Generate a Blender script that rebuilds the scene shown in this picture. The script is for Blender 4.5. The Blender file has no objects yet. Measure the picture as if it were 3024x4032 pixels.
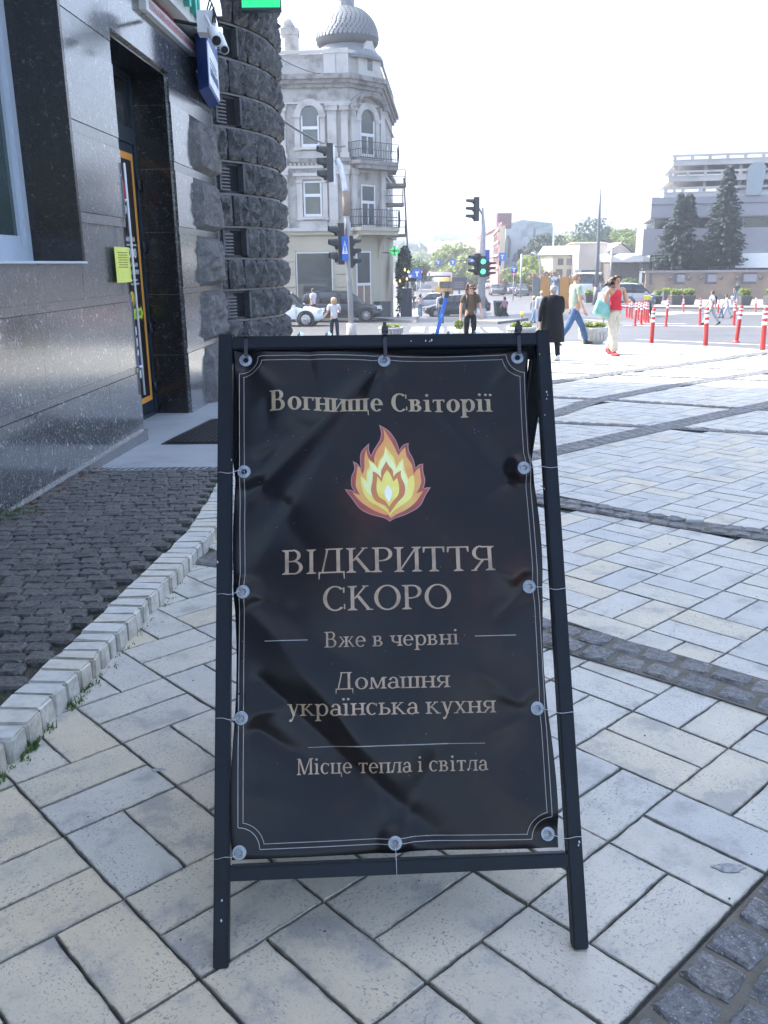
import bpy, bmesh, math, random
from mathutils import Vector, Matrix
R = math.radians
sc = bpy.context.scene
col = sc.collection

# ------------------------------------------------------------------ camera
CAM_H, FPX, PITCH, ROLL = 1.45, 3400.0, R(16.07), R(0.57)
FWD = Vector((0, math.cos(PITCH), -math.sin(PITCH)))
_up = Vector((0, math.sin(PITCH), math.cos(PITCH))); _rt = Vector((1, 0, 0))
RGT = _rt*math.cos(ROLL) - _up*math.sin(ROLL)
UPV = _rt*math.sin(ROLL) + _up*math.cos(ROLL)
cd = bpy.data.cameras.new('camera'); cam = bpy.data.objects.new('camera', cd); col.objects.link(cam)
cam.matrix_world = Matrix(((RGT.x, UPV.x, -FWD.x, 0), (RGT.y, UPV.y, -FWD.y, 0), (RGT.z, UPV.z, -FWD.z, CAM_H), (0, 0, 0, 1)))
cd.sensor_fit = 'VERTICAL'; cd.sensor_height = 24; cd.lens = 24*FPX/4032
cd.clip_start = 0.05; cd.clip_end = 6000
sc.camera = cam

# ------------------------------------------------------------------ light
SUN_EL, SUN_AZ = R(50), R(-62)          # azimuth from +Y, negative = to the left
w = bpy.data.worlds.new('World'); sc.world = w; w.use_nodes = True
nt = w.node_tree; nt.nodes.clear()
sky = nt.nodes.new('ShaderNodeTexSky'); sky.sky_type = 'NISHITA'; sky.sun_disc = False
sky.sun_elevation = SUN_EL; sky.sun_rotation = SUN_AZ
sky.air_density = 0.85; sky.dust_density = 2.2; sky.ozone_density = 1.3
bg = nt.nodes.new('ShaderNodeBackground'); bg.inputs[1].default_value = 0.15
wo = nt.nodes.new('ShaderNodeOutputWorld')
hs = nt.nodes.new('ShaderNodeHueSaturation'); hs.inputs['Saturation'].default_value = 0.88
nt.links.new(sky.outputs[0], hs.inputs['Color']); nt.links.new(hs.outputs[0], bg.inputs[0]); nt.links.new(bg.outputs[0], wo.inputs[0])
sd = bpy.data.lights.new('sun', 'SUN'); sun = bpy.data.objects.new('sun', sd); col.objects.link(sun)
sd.energy = 3.6; sd.angle = R(0.8); sd.color = (1.0, 0.95, 0.86)
SUND = Vector((math.sin(SUN_AZ)*math.cos(SUN_EL), math.cos(SUN_AZ)*math.cos(SUN_EL), math.sin(SUN_EL)))
sun.rotation_euler = SUND.to_track_quat('Z', 'Y').to_euler(); sun.location = SUND*60
sc.view_settings.view_transform = 'Standard'; sc.view_settings.look = 'None'
sc.view_settings.gamma = 1; sc.view_settings.use_curve_mapping = False
sc.view_settings.exposure = 2.4
sc.cycles.use_denoising = True
sc.cycles.max_bounces = 6; sc.cycles.diffuse_bounces = 3; sc.cycles.glossy_bounces = 3
sc.cycles.transmission_bounces = 3; sc.cycles.volume_bounces = 0; sc.cycles.transparent_max_bounces = 6
sc.cycles.sample_clamp_indirect = 6.0

# ------------------------------------------------------------------ survey helpers
def ray(px, py):
    return FWD + RGT*((px-1512)/FPX) - UPV*((py-2016)/FPX)
def interp(y, tab):
    for (a, za), (b, zb) in zip(tab, tab[1:]):
        if y <= b: return za + (zb-za)*(y-a)/(b-a)
    return tab[-1][1]
TR_ = [(-30, .705), (0, 0), (18, -.423), (42, -1.3), (80, -1.85), (150, -2.9), (4000, -3.0)]
TL_ = [(-30, .705), (0, 0), (18, -.423), (24, -.72), (30, -1.12), (42, -1.36), (52, -1.58), (60, -2.05), (70, -2.62), (80, -2.85), (150, -2.95), (4000, -3.0)]
def g(x, y):
    """height of the ground"""
    a = x/max(y, 1.0); k = min(1, max(0, (a-.08)/.17)); k = k*k*(3-2*k)
    return interp(y, TL_)*(1-k) + interp(y, TR_)*k
def at(px, py, y):
    d = ray(px, py); return Vector((0, 0, CAM_H)) + d*(y/d.y)
def gp(px, py):
    """ground point seen at a surveyed bearing"""
    d = ray(px, py); lo, hi = .5, 3000.
    for _ in range(60):
        m = (lo+hi)/2; p = Vector((0, 0, CAM_H)) + d*(m/d.y)
        if p.z > g(p.x, p.y): lo = m
        else: hi = m
    return Vector((0, 0, CAM_H)) + d*(lo/d.y)

# ------------------------------------------------------------------ object helpers
def link(o, parent=None):
    col.objects.link(o)
    if parent is not None: o.parent = parent
    return o
def tag(o, label=None, cat=None, group=None, kind=None):
    if label: o['label'] = label
    if cat: o['category'] = cat
    if group: o['group'] = group
    if kind: o['kind'] = kind
    return o
def thing(name, label, cat, loc=(0, 0, 0), rz=0, group=None):
    o = bpy.data.objects.new(name, None); o.empty_display_size = .2
    o.location = loc; o.rotation_euler = (0, 0, rz); link(o)
    return tag(o, label, cat, group)
def copy_tree(o, parent=None):
    c = o.copy(); col.objects.link(c)
    if parent is not None: c.parent = parent
    for ch in list(o.children): copy_tree(ch, c)
    return c

class MB:
    def __init__(s): s.v = []; s.f = []; s.m = []; s.cm = 0; s.sm = []
    def add(s, vs, fs, smooth=False):
        b = len(s.v); s.v += [tuple(p) for p in vs]
        for f in fs:
            s.f.append([b+i for i in f]); s.m.append(s.cm); s.sm.append(smooth)
        return s
    def frame(s, o, ax, ay, az, x0, x1, y0, y1, z0, z1):
        o = Vector(o)
        vs = [o + ax*x + ay*y + az*z for z in (z0, z1) for y in (y0, y1) for x in (x0, x1)]
        fl = ax.cross(ay).dot(az) < 0
        fs = [(0, 2, 3, 1), (4, 5, 7, 6), (0, 1, 5, 4), (2, 6, 7, 3), (0, 4, 6, 2), (1, 3, 7, 5)]
        if fl: fs = [f[::-1] for f in fs]
        return s.add(vs, fs)
    def box(s, c, d, rz=0, M=None):
        hx, hy, hz = d[0]/2, d[1]/2, d[2]/2
        m = M or (Matrix.Translation(Vector(c)) @ Matrix.Rotation(rz, 4, 'Z'))
        vs = [m @ Vector((x, y, z)) for z in (-hz, hz) for y in (-hy, hy) for x in (-hx, hx)]
        return s.add(vs, [(0, 2, 3, 1), (4, 5, 7, 6), (0, 1, 5, 4), (2, 6, 7, 3), (0, 4, 6, 2), (1, 3, 7, 5)])
    def prism(s, poly, z0, z1, bev=0):
        """vertical prism over a ccw polygon; z may be functions"""
        n = len(poly); f0 = z0 if callable(z0) else (lambda x, y: z0); f1 = z1 if callable(z1) else (lambda x, y: z1)
        if bev:
            cx = sum(p[0] for p in poly)/n; cy = sum(p[1] for p in poly)/n
            L = max(math.hypot(p[0]-cx, p[1]-cy) for p in poly)
            k = 1-bev/L*1.3
            ins = [(cx+(p[0]-cx)*k, cy+(p[1]-cy)*k) for p in poly]
            vs = [(x, y, f0(x, y)) for x, y in poly] + [(x, y, f1(x, y)-bev) for x, y in poly] + [(x, y, f1(x, y)) for x, y in ins]
            fs = [tuple(range(2*n, 3*n))]
            for i in range(n):
                j = (i+1) % n
                fs += [(i, j, n+j, n+i), (n+i, n+j, 2*n+j, 2*n+i)]
            return s.add(vs, fs)
        vs = [(x, y, f0(x, y)) for x, y in poly] + [(x, y, f1(x, y)) for x, y in poly]
        fs = [tuple(range(n))[::-1], tuple(range(n, 2*n))] + [(i, (i+1) % n, n+(i+1) % n, n+i) for i in range(n)]
        return s.add(vs, fs)
    def tube(s, pts, r, n=8, caps=True, smooth=True):
        pts = [Vector(p) for p in pts]; rr = r if isinstance(r, (list, tuple)) else [r]*len(pts)
        vs = []; prev = None
        for i, p in enumerate(pts):
            t = (pts[min(i+1, len(pts)-1)]-pts[max(i-1, 0)]).normalized()
            if prev is None:
                a = t.orthogonal().normalized()
            else:
                a = (prev - t*prev.dot(t)).normalized()
            prev = a; b = t.cross(a)
            vs += [p + (a*math.cos(2*math.pi*k/n+math.pi/n) + b*math.sin(2*math.pi*k/n+math.pi/n))*rr[i] for k in range(n)]
        fs = [(i*n+k, i*n+(k+1) % n, (i+1)*n+(k+1) % n, (i+1)*n+k) for i in range(len(pts)-1) for k in range(n)]
        s.add(vs, fs, smooth)
        if caps:
            b = len(s.v)-len(vs)
            s.f.append([b+k for k in range(n)][::-1]); s.m.append(s.cm); s.sm.append(False)
            s.f.append([b+(len(pts)-1)*n+k for k in range(n)]); s.m.append(s.cm); s.sm.append(False)
        return s
    def rings(s, rg, closed=True, cap=True, smooth=True):
        n = len(rg[0]); vs = [p for q in rg for p in q]
        fs = [(i*n+k, i*n+(k+1) % n, (i+1)*n+(k+1) % n, (i+1)*n+k) for i in range(len(rg)-1) for k in range(n if closed else n-1)]
        s.add(vs, fs, smooth)
        if cap:
            b = len(s.v)-len(vs)
            s.f.append([b+k for k in range(n)][::-1]); s.m.append(s.cm); s.sm.append(False)
            s.f.append([b+(len(rg)-1)*n+k for k in range(n)]); s.m.append(s.cm); s.sm.append(False)
        return s
    def lathe(s, prof, c=(0, 0, 0), n=16, smooth=True, cap=True, ax=None):
        """prof: list of (r,z)"""
        c = Vector(c)
        X, Y, Z = ax or (Vector((1, 0, 0)), Vector((0, 1, 0)), Vector((0, 0, 1)))
        return s.rings([[c + X*(r*math.cos(2*math.pi*k/n)) + Y*(r*math.sin(2*math.pi*k/n)) + Z*z for k in range(n)] for r, z in prof], cap=cap, smooth=smooth)
    def mesh(s, name, mats):
        me = bpy.data.meshes.new(name); me.from_pydata(s.v, [], s.f)
        for m in (mats if isinstance(mats, (list, tuple)) else [mats]): me.materials.append(m)
        me.polygons.foreach_set('use_smooth', s.sm)
        if any(s.m): me.polygons.foreach_set('material_index', s.m)
        me.update(); return me
    def build(s, name, mats, parent=None, world=False, label=None, cat=None, group=None, kind=None, loc=None):
        o = bpy.data.objects.new(name, s.mesh(name, mats)); link(o, parent)
        if world and parent is not None: o.matrix_parent_inverse = Matrix.Translation(-Vector(parent.location))
        if loc is not None:
            lv = Vector(loc); o.data.transform(Matrix.Translation(-lv)); o.location = lv
        return tag(o, label, cat, group, kind)

# ------------------------------------------------------------------ materials
def _n(t, kind, **kw):
    n = t.nodes.new(kind)
    for k, v in kw.items(): setattr(n, k, v)
    return n
def mixc(t, fac, a, b, mode='MIX'):
    m = _n(t, 'ShaderNodeMix', data_type='RGBA', blend_type=mode)
    for sck, v in ((m.inputs[0], fac), (m.inputs[6], a), (m.inputs[7], b)):
        if isinstance(v, bpy.types.NodeSocket): t.links.new(v, sck)
        elif isinstance(v, (tuple, list)): sck.default_value = (*v[:3], 1)
        else: sck.default_value = v
    return m.outputs[2]
def ramp(t, fac, stops, const=False):
    r = _n(t, 'ShaderNodeValToRGB')
    if const: r.color_ramp.interpolation = 'CONSTANT'
    e = r.color_ramp.elements
    while len(e) < len(stops): e.new(.5)
    for el, (p, c) in zip(e, stops):
        el.position = p; el.color = (*c, 1) if isinstance(c, (tuple, list)) else (c, c, c, 1)
    t.links.new(fac, r.inputs[0]); return r.outputs[0]
def noise(t, vec, scale, detail=3, rough=.55, kind='noise', dist=0):
    if kind == 'noise':
        n = _n(t, 'ShaderNodeTexNoise'); n.inputs['Detail'].default_value = detail; n.inputs['Roughness'].default_value = rough
        n.inputs['Distortion'].default_value = dist
    else:
        n = _n(t, 'ShaderNodeTexVoronoi')
    n.inputs['Scale'].default_value = scale
    if vec is not None: t.links.new(vec, n.inputs['Vector'])
    return n
def coords(t, scale=(1, 1, 1), rnd=False, rot=(0, 0, 0)):
    tc = _n(t, 'ShaderNodeTexCoord'); mp = _n(t, 'ShaderNodeMapping')
    mp.inputs['Scale'].default_value = scale; mp.inputs['Rotation'].default_value = rot
    t.links.new(tc.outputs['Object'], mp.inputs['Vector'])
    if rnd:
        oi = _n(t, 'ShaderNodeObjectInfo'); m = _n(t, 'ShaderNodeMath', operation='MULTIPLY'); m.inputs[1].default_value = 37.
        t.links.new(oi.outputs['Random'], m.inputs[0]); t.links.new(m.outputs[0], mp.inputs['Location'])
    return mp.outputs[0]
def rand01(t):
    oi = _n(t, 'ShaderNodeObjectInfo'); ge = _n(t, 'ShaderNodeNewGeometry')
    a = _n(t, 'ShaderNodeMath', operation='ADD'); b = _n(t, 'ShaderNodeMath', operation='FRACT')
    t.links.new(oi.outputs['Random'], a.inputs[0]); t.links.new(ge.outputs['Random Per Island'], a.inputs[1]); t.links.new(a.outputs[0], b.inputs[0])
    return b.outputs[0]
def new_mat(name):
    m = bpy.data.materials.new(name); m.use_nodes = True; t = m.node_tree
    return m, t, t.nodes['Principled BSDF']
def setc(t, p, c):
    if isinstance(c, bpy.types.NodeSocket): t.links.new(c, p.inputs['Base Color'])
    else: p.inputs['Base Color'].default_value = (*c, 1)
def bump(t, p, h, strength, dist=.01):
    b = _n(t, 'ShaderNodeBump'); b.inputs['Strength'].default_value = strength; b.inputs['Distance'].default_value = dist
    t.links.new(h, b.inputs['Height']); t.links.new(b.outputs[0], p.inputs['Normal'])
def mat(name, c, rough=.6, metal=0, var=.18, vs=6, bs=0, bscale=60, spec=.5, c2=None, rnd=False, coat=0, bd=.004):
    """paint / plastic / cloth / stone with slight unevenness and fine relief"""
    m, t, p = new_mat(name)
    v = coords(t, rnd=rnd)
    n = noise(t, v, vs, 4)
    c2 = c2 or tuple(min(1, x*(1-var)) for x in c)
    hi = tuple(min(1, x*(1+var*.5)) for x in c)
    setc(t, p, ramp(t, n.outputs[0], [(.3, c2), (.5, c), (.72, hi)]))
    p.inputs['Roughness'].default_value = rough; p.inputs['Metallic'].default_value = metal
    p.inputs['Specular IOR Level'].default_value = spec
    if coat: p.inputs['Coat Weight'].default_value = coat; p.inputs['Coat Roughness'].default_value = .08
    if bs:
        nb = noise(t, v, bscale, 3); bump(t, p, nb.outputs[0], bs, bd)
    return m
def glow(name, c, s=1.0):
    m, t, p = new_mat(name); p.inputs['Base Color'].default_value = (*[x*.3 for x in c], 1)
    p.inputs['Emission Color'].default_value = (*c, 1); p.inputs['Emission Strength'].default_value = s; return m
def glass(name, c=(.05, .07, .09), rough=.05):
    m, t, p = new_mat(name); n = noise(t, coords(t), .7, 2)
    setc(t, p, ramp(t, n.outputs[0], [(.35, tuple(x*.5 for x in c)), (.6, c)]))
    p.inputs['Roughness'].default_value = rough; p.inputs['Specular IOR Level'].default_value = .8
    return m
# ================================================================== PAVING
GO = (-0.41, 1.52); GE = (0.2546, 0.2381)     # grid origin, first axis of a two-slab square
def gxy(i, j): return (GO[0]+GE[0]*i+GE[1]*j, GO[1]+GE[1]*i-GE[0]*j)
def grid_ij(x, y):
    u = GE[0]**2+GE[1]**2; dx, dy = x-GO[0], y-GO[1]
    return ((dx*GE[0]+dy*GE[1])/u, (dx*GE[1]-dy*GE[0])/u)

# kerb line beside the dark side strip: outer (plaza side) foot
KERB = [(-1.29, 1.4), (-1.22, 2.0), (-1.175, 2.45), (-1.115, 3.0), (-1.07, 3.6), (-1.03, 4.3), (-1.0, 4.9), (-1.03, 5.5), (-1.08, 6.2), (-1.12, 7.0)]
def kerb_x(y):
    if y < KERB[0][1]: return KERB[0][0]
    return interp(y, [(b, a) for a, b in KERB])

def paver_material(edge=False):
    m, t, p = new_mat('travertine_paver'+('_near' if edge else ''))
    v = coords(t, rnd=True); r = rand01(t)
    base = ramp(t, r, [(0, (.50, .485, .43)), (.3, (.45, .445, .41)), (.5, (.53, .505, .435)), (.66, (.40, .415, .41)), (.76, (.53, .48, .37)), (.9, (.56, .49, .36)), (1, (.49, .485, .44))])
    # slab colour blends to cream towards the near left
    ge = _n(t, 'ShaderNodeNewGeometry'); vd = _n(t, 'ShaderNodeVectorMath', operation='DISTANCE'); vd.inputs[1].default_value = (-.9, 1.2, 0); t.links.new(ge.outputs['Position'], vd.inputs[0])
    near = ramp(t, vd.outputs['Value'], [(.55, .85), (1.0, .0)])
    hf = _n(t, 'ShaderNodeMath', operation='MULTIPLY'); t.links.new(vd.outputs['Value'], hf.inputs[0]); hf.inputs[1].default_value = .42
    near = ramp(t, hf.outputs[0], [(.22, .95), (.8, .0)])
    pk = _n(t, 'ShaderNodeMath', operation='MULTIPLY'); t.links.new(near, pk.inputs[0]); t.links.new(ramp(t, r, [(0, .55), (.12, 1), (.80, .8), (.82, .0), (1, .15)]), pk.inputs[1])
    base = mixc(t, pk.outputs[0], base, (.62, .51, .335))
    st = noise(t, v, 5.5, 5, .65)
    c = mixc(t, ramp(t, st.outputs[0], [(.36, .75), (.46, .22), (.62, 0)]), base, (.25, .25, .24))
    st2 = noise(t, v, 2.2, 3, .6); c = mixc(t, ramp(t, st2.outputs[0], [(.62, 0), (.74, .35)]), c, (.30, .27, .22))
    vv = coords(t, scale=(1, 1.35, 1), rnd=True)
    po = noise(t, vv, 118, 3, .6, dist=.15)
    pits = ramp(t, po.outputs[0], [(.575, 0), (.63, 1)])
    dens = noise(t, v, 9, 2); dm = ramp(t, dens.outputs[0], [(.36, .25), (.6, 1)])
    mm = _n(t, 'ShaderNodeMath', operation='MULTIPLY'); t.links.new(pits, mm.inputs[0]); t.links.new(dm, mm.inputs[1])
    c = mixc(t, mm.outputs[0], c, (.21, .215, .21))
    fine = noise(t, v, 260, 2); c = mixc(t, ramp(t, fine.outputs[0], [(.4, .18), (.55, 0)]), c, (.28, .29, .30))
    if edge:      # grime creeping in from the joints (slab-local coordinates)
        tc = _n(t, 'ShaderNodeTexCoord'); sx = _n(t, 'ShaderNodeSeparateXYZ'); t.links.new(tc.outputs['Object'], sx.inputs[0]); ds = []
        for k_, hf_ in ((0, U/2-.0055), (1, U/4-.0055)):
            a_ = _n(t, 'ShaderNodeMath', operation='ABSOLUTE'); b_ = _n(t, 'ShaderNodeMath', operation='SUBTRACT'); t.links.new(sx.outputs[k_], a_.inputs[0]); b_.inputs[0].default_value = hf_; t.links.new(a_.outputs[0], b_.inputs[1]); ds.append(b_.outputs[0])
        mn = _n(t, 'ShaderNodeMath', operation='MINIMUM'); t.links.new(ds[0], mn.inputs[0]); t.links.new(ds[1], mn.inputs[1])
        en = noise(t, v, 28, 4, .7); ad = _n(t, 'ShaderNodeMath', operation='MULTIPLY_ADD'); t.links.new(en.outputs[0], ad.inputs[0]); ad.inputs[1].default_value = -.028; ad.inputs[2].default_value = .0145
        su = _n(t, 'ShaderNodeMath', operation='ADD'); t.links.new(mn.outputs[0], su.inputs[0]); t.links.new(ad.outputs[0], su.inputs[1])
        ml = _n(t, 'ShaderNodeMath', operation='MULTIPLY'); t.links.new(su.outputs[0], ml.inputs[0]); ml.inputs[1].default_value = 60.
        c = mixc(t, ramp(t, ml.outputs[0], [(.0, .55), (.10, .16), (.5, 0)]), c, (.13, .128, .11))
    setc(t, p, c)
    p.inputs['Roughness'].default_value = .52
    inv = _n(t, 'ShaderNodeMath', operation='SUBTRACT'); inv.inputs[0].default_value = 1; t.links.new(mm.outputs[0], inv.inputs[1])
    bump(t, p, inv.outputs[0], .35, .002)
    return m
def cobble_material(name, a, b, c3):
    m, t, p = new_mat(name)
    v = coords(t, rnd=True); r = rand01(t)
    base = ramp(t, r, [(0, a), (.5, b), (1, c3)])
    n = noise(t, v, 45, 5, .7); c = mixc(t, ramp(t, n.outputs[0], [(.4, .75), (.62, 0)]), base, tuple(x*.35 for x in a))
    f = noise(t, v, 170, 2); c = mixc(t, ramp(t, f.outputs[0], [(.6, 0), (.7, .5)]), c, tuple(min(1, x*2.6) for x in c3))
    setc(t, p, c); p.inputs['Roughness'].default_value = .55
    bump(t, p, n.outputs[0], .9, .012)
    return m
M_COB = cobble_material('dark_granite_cobble', (.060, .061, .062), (.095, .094, .092), (.135, .127, .115))
M_COBB = cobble_material('band_cobble', (.11, .12, .13), (.15, .155, .165), (.20, .195, .19))
M_GROUT = mat('joint_dirt', (.060, .060, .055), .95, var=.4, vs=20, bs=.6, bscale=150)
M_MUD = mat('dry_mud_joint', (.125, .115, .095), .95, var=.35, vs=14, bs=.7, bscale=120, c2=(.08, .08, .06))
M_KERB = None

def zt(x, y): return g(x, y)
PLAZA = [(-1.7, -6), (26, -6), (26, 15), (13, 16.2), (9.6, 17.6), (8.4, 19), (7.75, 20.6), (6.9, 22.1), (5.95, 23), (4.8, 23.6), (2, 23.4), (-.4, 22), (-1.7, 19.5)]
def inside(x, y, P=PLAZA):
    c = False
    for (x0, y0), (x1, y1) in zip(P, P[1:]+P[:1]):
        if (y0 > y) != (y1 > y) and x < (x1-x0)*(y-y0)/(y1-y0)+x0: c = not c
    return c
# the dark cobble bands: centre line, width
BANDS = [
    ('A', [gxy(-1.2, 2.56), gxy(8, 2.56)], .37),
    ('B', [(-1.0, 4.55), (-.4, 4.25), (.3, 3.75), (.78, 3.33), (1.1, 3.06), (1.37, 2.80), (2.0, 2.2), (2.9, 1.3)], .27),
    ('C', [(-.9, 6.6), (.2, 6.3), (1.05, 5.80), (1.56, 5.36), (1.95, 5.03), (2.26, 4.83), (3.2, 4.1), (4.4, 3.0)], .23),
    ('D', [(-.6, 5.7), (.4, 6.55), (1.55, 7.58), (2.87, 8.8), (4.67, 10.42), (7.5, 13.0), (10, 15.2)], .27),
    ('E', [(-.3, 6.9), (.7, 8.4), (1.65, 9.5), (1.96, 9.8), (2.67, 10.93), (4.09, 12.39), (6.39, 14.39), (9.2, 16.9)], .25),
    ('F', [(-.9, 9.4), (.9, 11.4), (2.56, 13.09), (3.93, 14.47), (5.6, 15.89), (8.0, 18.3), (8.5, 18.8)], .27),
    ('G', [(-.8, 9.9), (.4, 9.6), (1.62, 9.22), (1.89, 9.18), (2.86, 8.8), (3.77, 8.34), (5.4, 7.3)], .14),
    ('H', [(-.6, 12.2), (.8, 11.9), (2.22, 11.33), (2.93, 10.98), (4.13, 10.17), (4.9, 9.7), (6.5, 8.5)], .13),
    ('I', [(-.4, 15.8), (1.5, 15.2), (2.84, 14.58), (3.85, 14.02), (5.16, 13.35), (5.78, 12.99), (8, 11.6)], .11),
    ('J', [(-.4, 18.2), (1.5, 17.3), (3.14, 16.5), (5.1, 15.3), (6.47, 14.6), (8.5, 13.4)], .10),
    ('K', [(-.4, 20), (1.8, 19.4), (3.68, 18.66), (5.8, 18.1), (7.77, 17.5)], .10),
]
def seg_dist(x, y, pts):
    best = 9e9
    for (x0, y0), (x1, y1) in zip(pts, pts[1:]):
        dx, dy = x1-x0, y1-y0; k = max(0, min(1, ((x-x0)*dx+(y-y0)*dy)/(dx*dx+dy*dy)))
        best = min(best, math.hypot(x-x0-k*dx, y-y0-k*dy))
    return best

# plaza bed (one sheet) with a real edge towards the road
def sheet(name, P, zoff, m, kind='structure', depth=.16, step=1.0, **kw):
    bm = bmesh.new(); vs = [bm.verts.new((x, y, 0)) for x, y in P]; bm.faces.new(vs)
    x0, x1 = min(p[0] for p in P), max(p[0] for p in P); y0, y1 = min(p[1] for p in P), max(p[1] for p in P)
    k = x0+step
    while k < x1:
        bmesh.ops.bisect_plane(bm, geom=bm.verts[:]+bm.edges[:]+bm.faces[:], plane_co=(k, 0, 0), plane_no=(1, 0, 0)); k += step
    k = y0+step
    while k < y1:
        bmesh.ops.bisect_plane(bm, geom=bm.verts[:]+bm.edges[:]+bm.faces[:], plane_co=(0, k, 0), plane_no=(0, 1, 0)); k += step
    if depth:
        r = bmesh.ops.extrude_face_region(bm, geom=bm.faces[:])
        top = set(e for e in r['geom'] if isinstance(e, bmesh.types.BMVert))
        for v in bm.verts: v.co.z = g(v.co.x, v.co.y)+zoff-(0 if v in top else depth)
    else:
        for v in bm.verts: v.co.z = g(v.co.x, v.co.y)+zoff
    bmesh.ops.recalc_face_normals(bm, faces=bm.faces[:])
    if not depth:
        for f in bm.faces:
            if f.normal.z < 0: f.normal_flip()
    me = bpy.data.meshes.new(name); bm.to_mesh(me); bm.free(); me.materials.append(m)
    o = bpy.data.objects.new(name, me); link(o); return tag(o, kind=kind, **kw)
plaza = sheet('plaza_paving', PLAZA, -.012, M_GROUT)

# slabs: two to a square, every other square turned
U = math.hypot(*GE)
ANG = math.atan2(GE[1], GE[0])
rnd = random.Random(7)
M_PAVER = paver_material(); M_PAVN = paver_material(True)
slabs = []
for i in range(-12, 70):
    for j in range(-52, 42):
        even = (i+j) % 2 == 0
        for k in (0, 1):
            if even: cx, cy = gxy(i+.25+.5*k, j+.5); L = 'e2'
            else: cx, cy = gxy(i+.5, j+.25+.5*k); L = 'e1'
            if not inside(cx, cy) or cy < -.5: continue
            if abs(cx) > 1.2+cy*.56: continue
            if cx < kerb_x(cy)-.22: continue
            if cy > 6 and cx < -1.25: continue
            if any(seg_dist(cx, cy, P) < w_/2-.055 for _, P, w_ in BANDS): continue
            slabs.append((math.hypot(cx, cy), cx, cy, L))
slabs.sort()
def slab_mesh(seed):
    rr = random.Random(seed); hx, hy = U/2-.0036, U/4-.0036
    def edge(x0, y0, x1, y1, n):
        return [(x0+(x1-x0)*q/n+rr.uniform(-1, 1)*.0020, y0+(y1-y0)*q/n+rr.uniform(-1, 1)*.0020) for q in range(n)]
    P = edge(-hx, -hy, hx, -hy, 9)+edge(hx, -hy, hx, hy, 5)+edge(hx, hy, -hx, hy, 9)+edge(-hx, hy, -hx, -hy, 5)
    mb = MB(); mb.prism(P, -.05, 0, bev=.0022); return mb.mesh('paving_slab', M_PAVN)
SM = [slab_mesh(s) for s in range(10)]
TILT = Matrix.Rotation(math.atan(-.0235), 4, 'X')
def near_key(s):
    # distance beyond what the frame shows goes last
    return s[0] if abs(s[1]) < .3+s[2]*.47 and s[2] > .9 else s[0]+100
slabs.sort(key=near_key)
for n_, (d, x, y, L) in enumerate(slabs[:300]):
    o = bpy.data.objects.new('paving_slab', rnd.choice(SM)); link(o, plaza)
    a = ANG + (0 if L == 'e1' else math.pi/2) + rnd.choice((0, math.pi)) + rnd.uniform(-1, 1)*.004
    o.matrix_world = Matrix.Translation((x, y, zt(x, y)+rnd.uniform(-.0018, .0012))) @ TILT @ Matrix.Rotation(rnd.uniform(-1, 1)*.004, 4, 'X') @ Matrix.Rotation(rnd.uniform(-1, 1)*.004, 4, 'Y') @ Matrix.Rotation(a, 4, 'Z')
mb = MB()
for d, x, y, L in slabs[300:]:
    a = ANG+(0 if L == 'e1' else math.pi/2)+rnd.uniform(-1, 1)*.005; hx, hy = U/2-.0045, U/4-.0045
    ca, sa = math.cos(a), math.sin(a)
    P = [(x+px*ca-py*sa, y+px*sa+py*ca) for px, py in ((-hx, -hy), (hx, -hy), (hx, hy), (-hx, hy))]
    dz = rnd.uniform(-.002, .001)
    mb.prism(P, lambda a_, b_: zt(a_, b_)-.03, lambda a_, b_: zt(a_, b_)+dz)
mb.build('paving_slab', M_PAVER, plaza, kind='stuff')

# irregular cobble: a lumpy low block
GRD = {4: (-1, -.80, 0, .80, 1), 3: (-1, -.5, .5, 1), 5: (-1, -.84, -.3, .3, .84, 1)}
def cobble_mesh(name, seed, lx, ly, h, m, lump=.006, n=4):
    rr = random.Random(seed); vs = []; fs = []
    for a in range(n+1):
        for b in range(n+1):
            u, v = GRD[n][a], GRD[n][b]
            e = max(abs(u), abs(v))
            r_ = 1 - .05*(abs(u*v)**2)
            z = h*(1 if e < .99 else .35) + (rr.uniform(-1, 1)*lump if e < .99 else -lump*.3)
            vs.append((u*lx/2*r_+rr.uniform(-1, 1)*lx*.035, v*ly/2*r_+rr.uniform(-1, 1)*ly*.035, z))
    q = lambda a, b: a*(n+1)+b
    for a in range(n):
        for b in range(n): fs.append((q(a, b), q(a+1, b), q(a+1, b+1), q(a, b+1)))
    rim = [q(a, 0) for a in range(n)]+[q(n, b) for b in range(n)]+[q(a, n) for a in range(n, 0, -1)]+[q(0, b) for b in range(n, 0, -1)]
    k = len(vs)
    for r_ in rim: vs.append((vs[r_][0]*1.04, vs[r_][1]*1.04, -.04))
    for i in range(len(rim)): fs.append((rim[i], k+i, k+(i+1) % len(rim), rim[(i+1) % len(rim)]))
    mb = MB(); mb.add(vs, [f[::-1] for f in fs[n*n:]] and fs, True); me = mb.mesh(name, m)
    bm = bmesh.new(); bm.from_mesh(me); bmesh.ops.recalc_face_normals(bm, faces=bm.faces[:]); bm.to_mesh(me); bm.free()
    for p_ in me.polygons: p_.use_smooth = False
    return me
def resample(P, step):
    out = []; L = [0]
    for a, b in zip(P, P[1:]): L.append(L[-1]+math.hypot(b[0]-a[0], b[1]-a[1]))
    s_ = step/2
    while s_ < L[-1]:
        for i in range(len(P)-1):
            if s_ <= L[i+1]:
                k = (s_-L[i])/(L[i+1]-L[i]); dx, dy = P[i+1][0]-P[i][0], P[i+1][1]-P[i][1]; q = math.hypot(dx, dy)
                out.append((P[i][0]+dx*k, P[i][1]+dy*k, dx/q, dy/q)); break
        s_ += step
    return out
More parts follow.
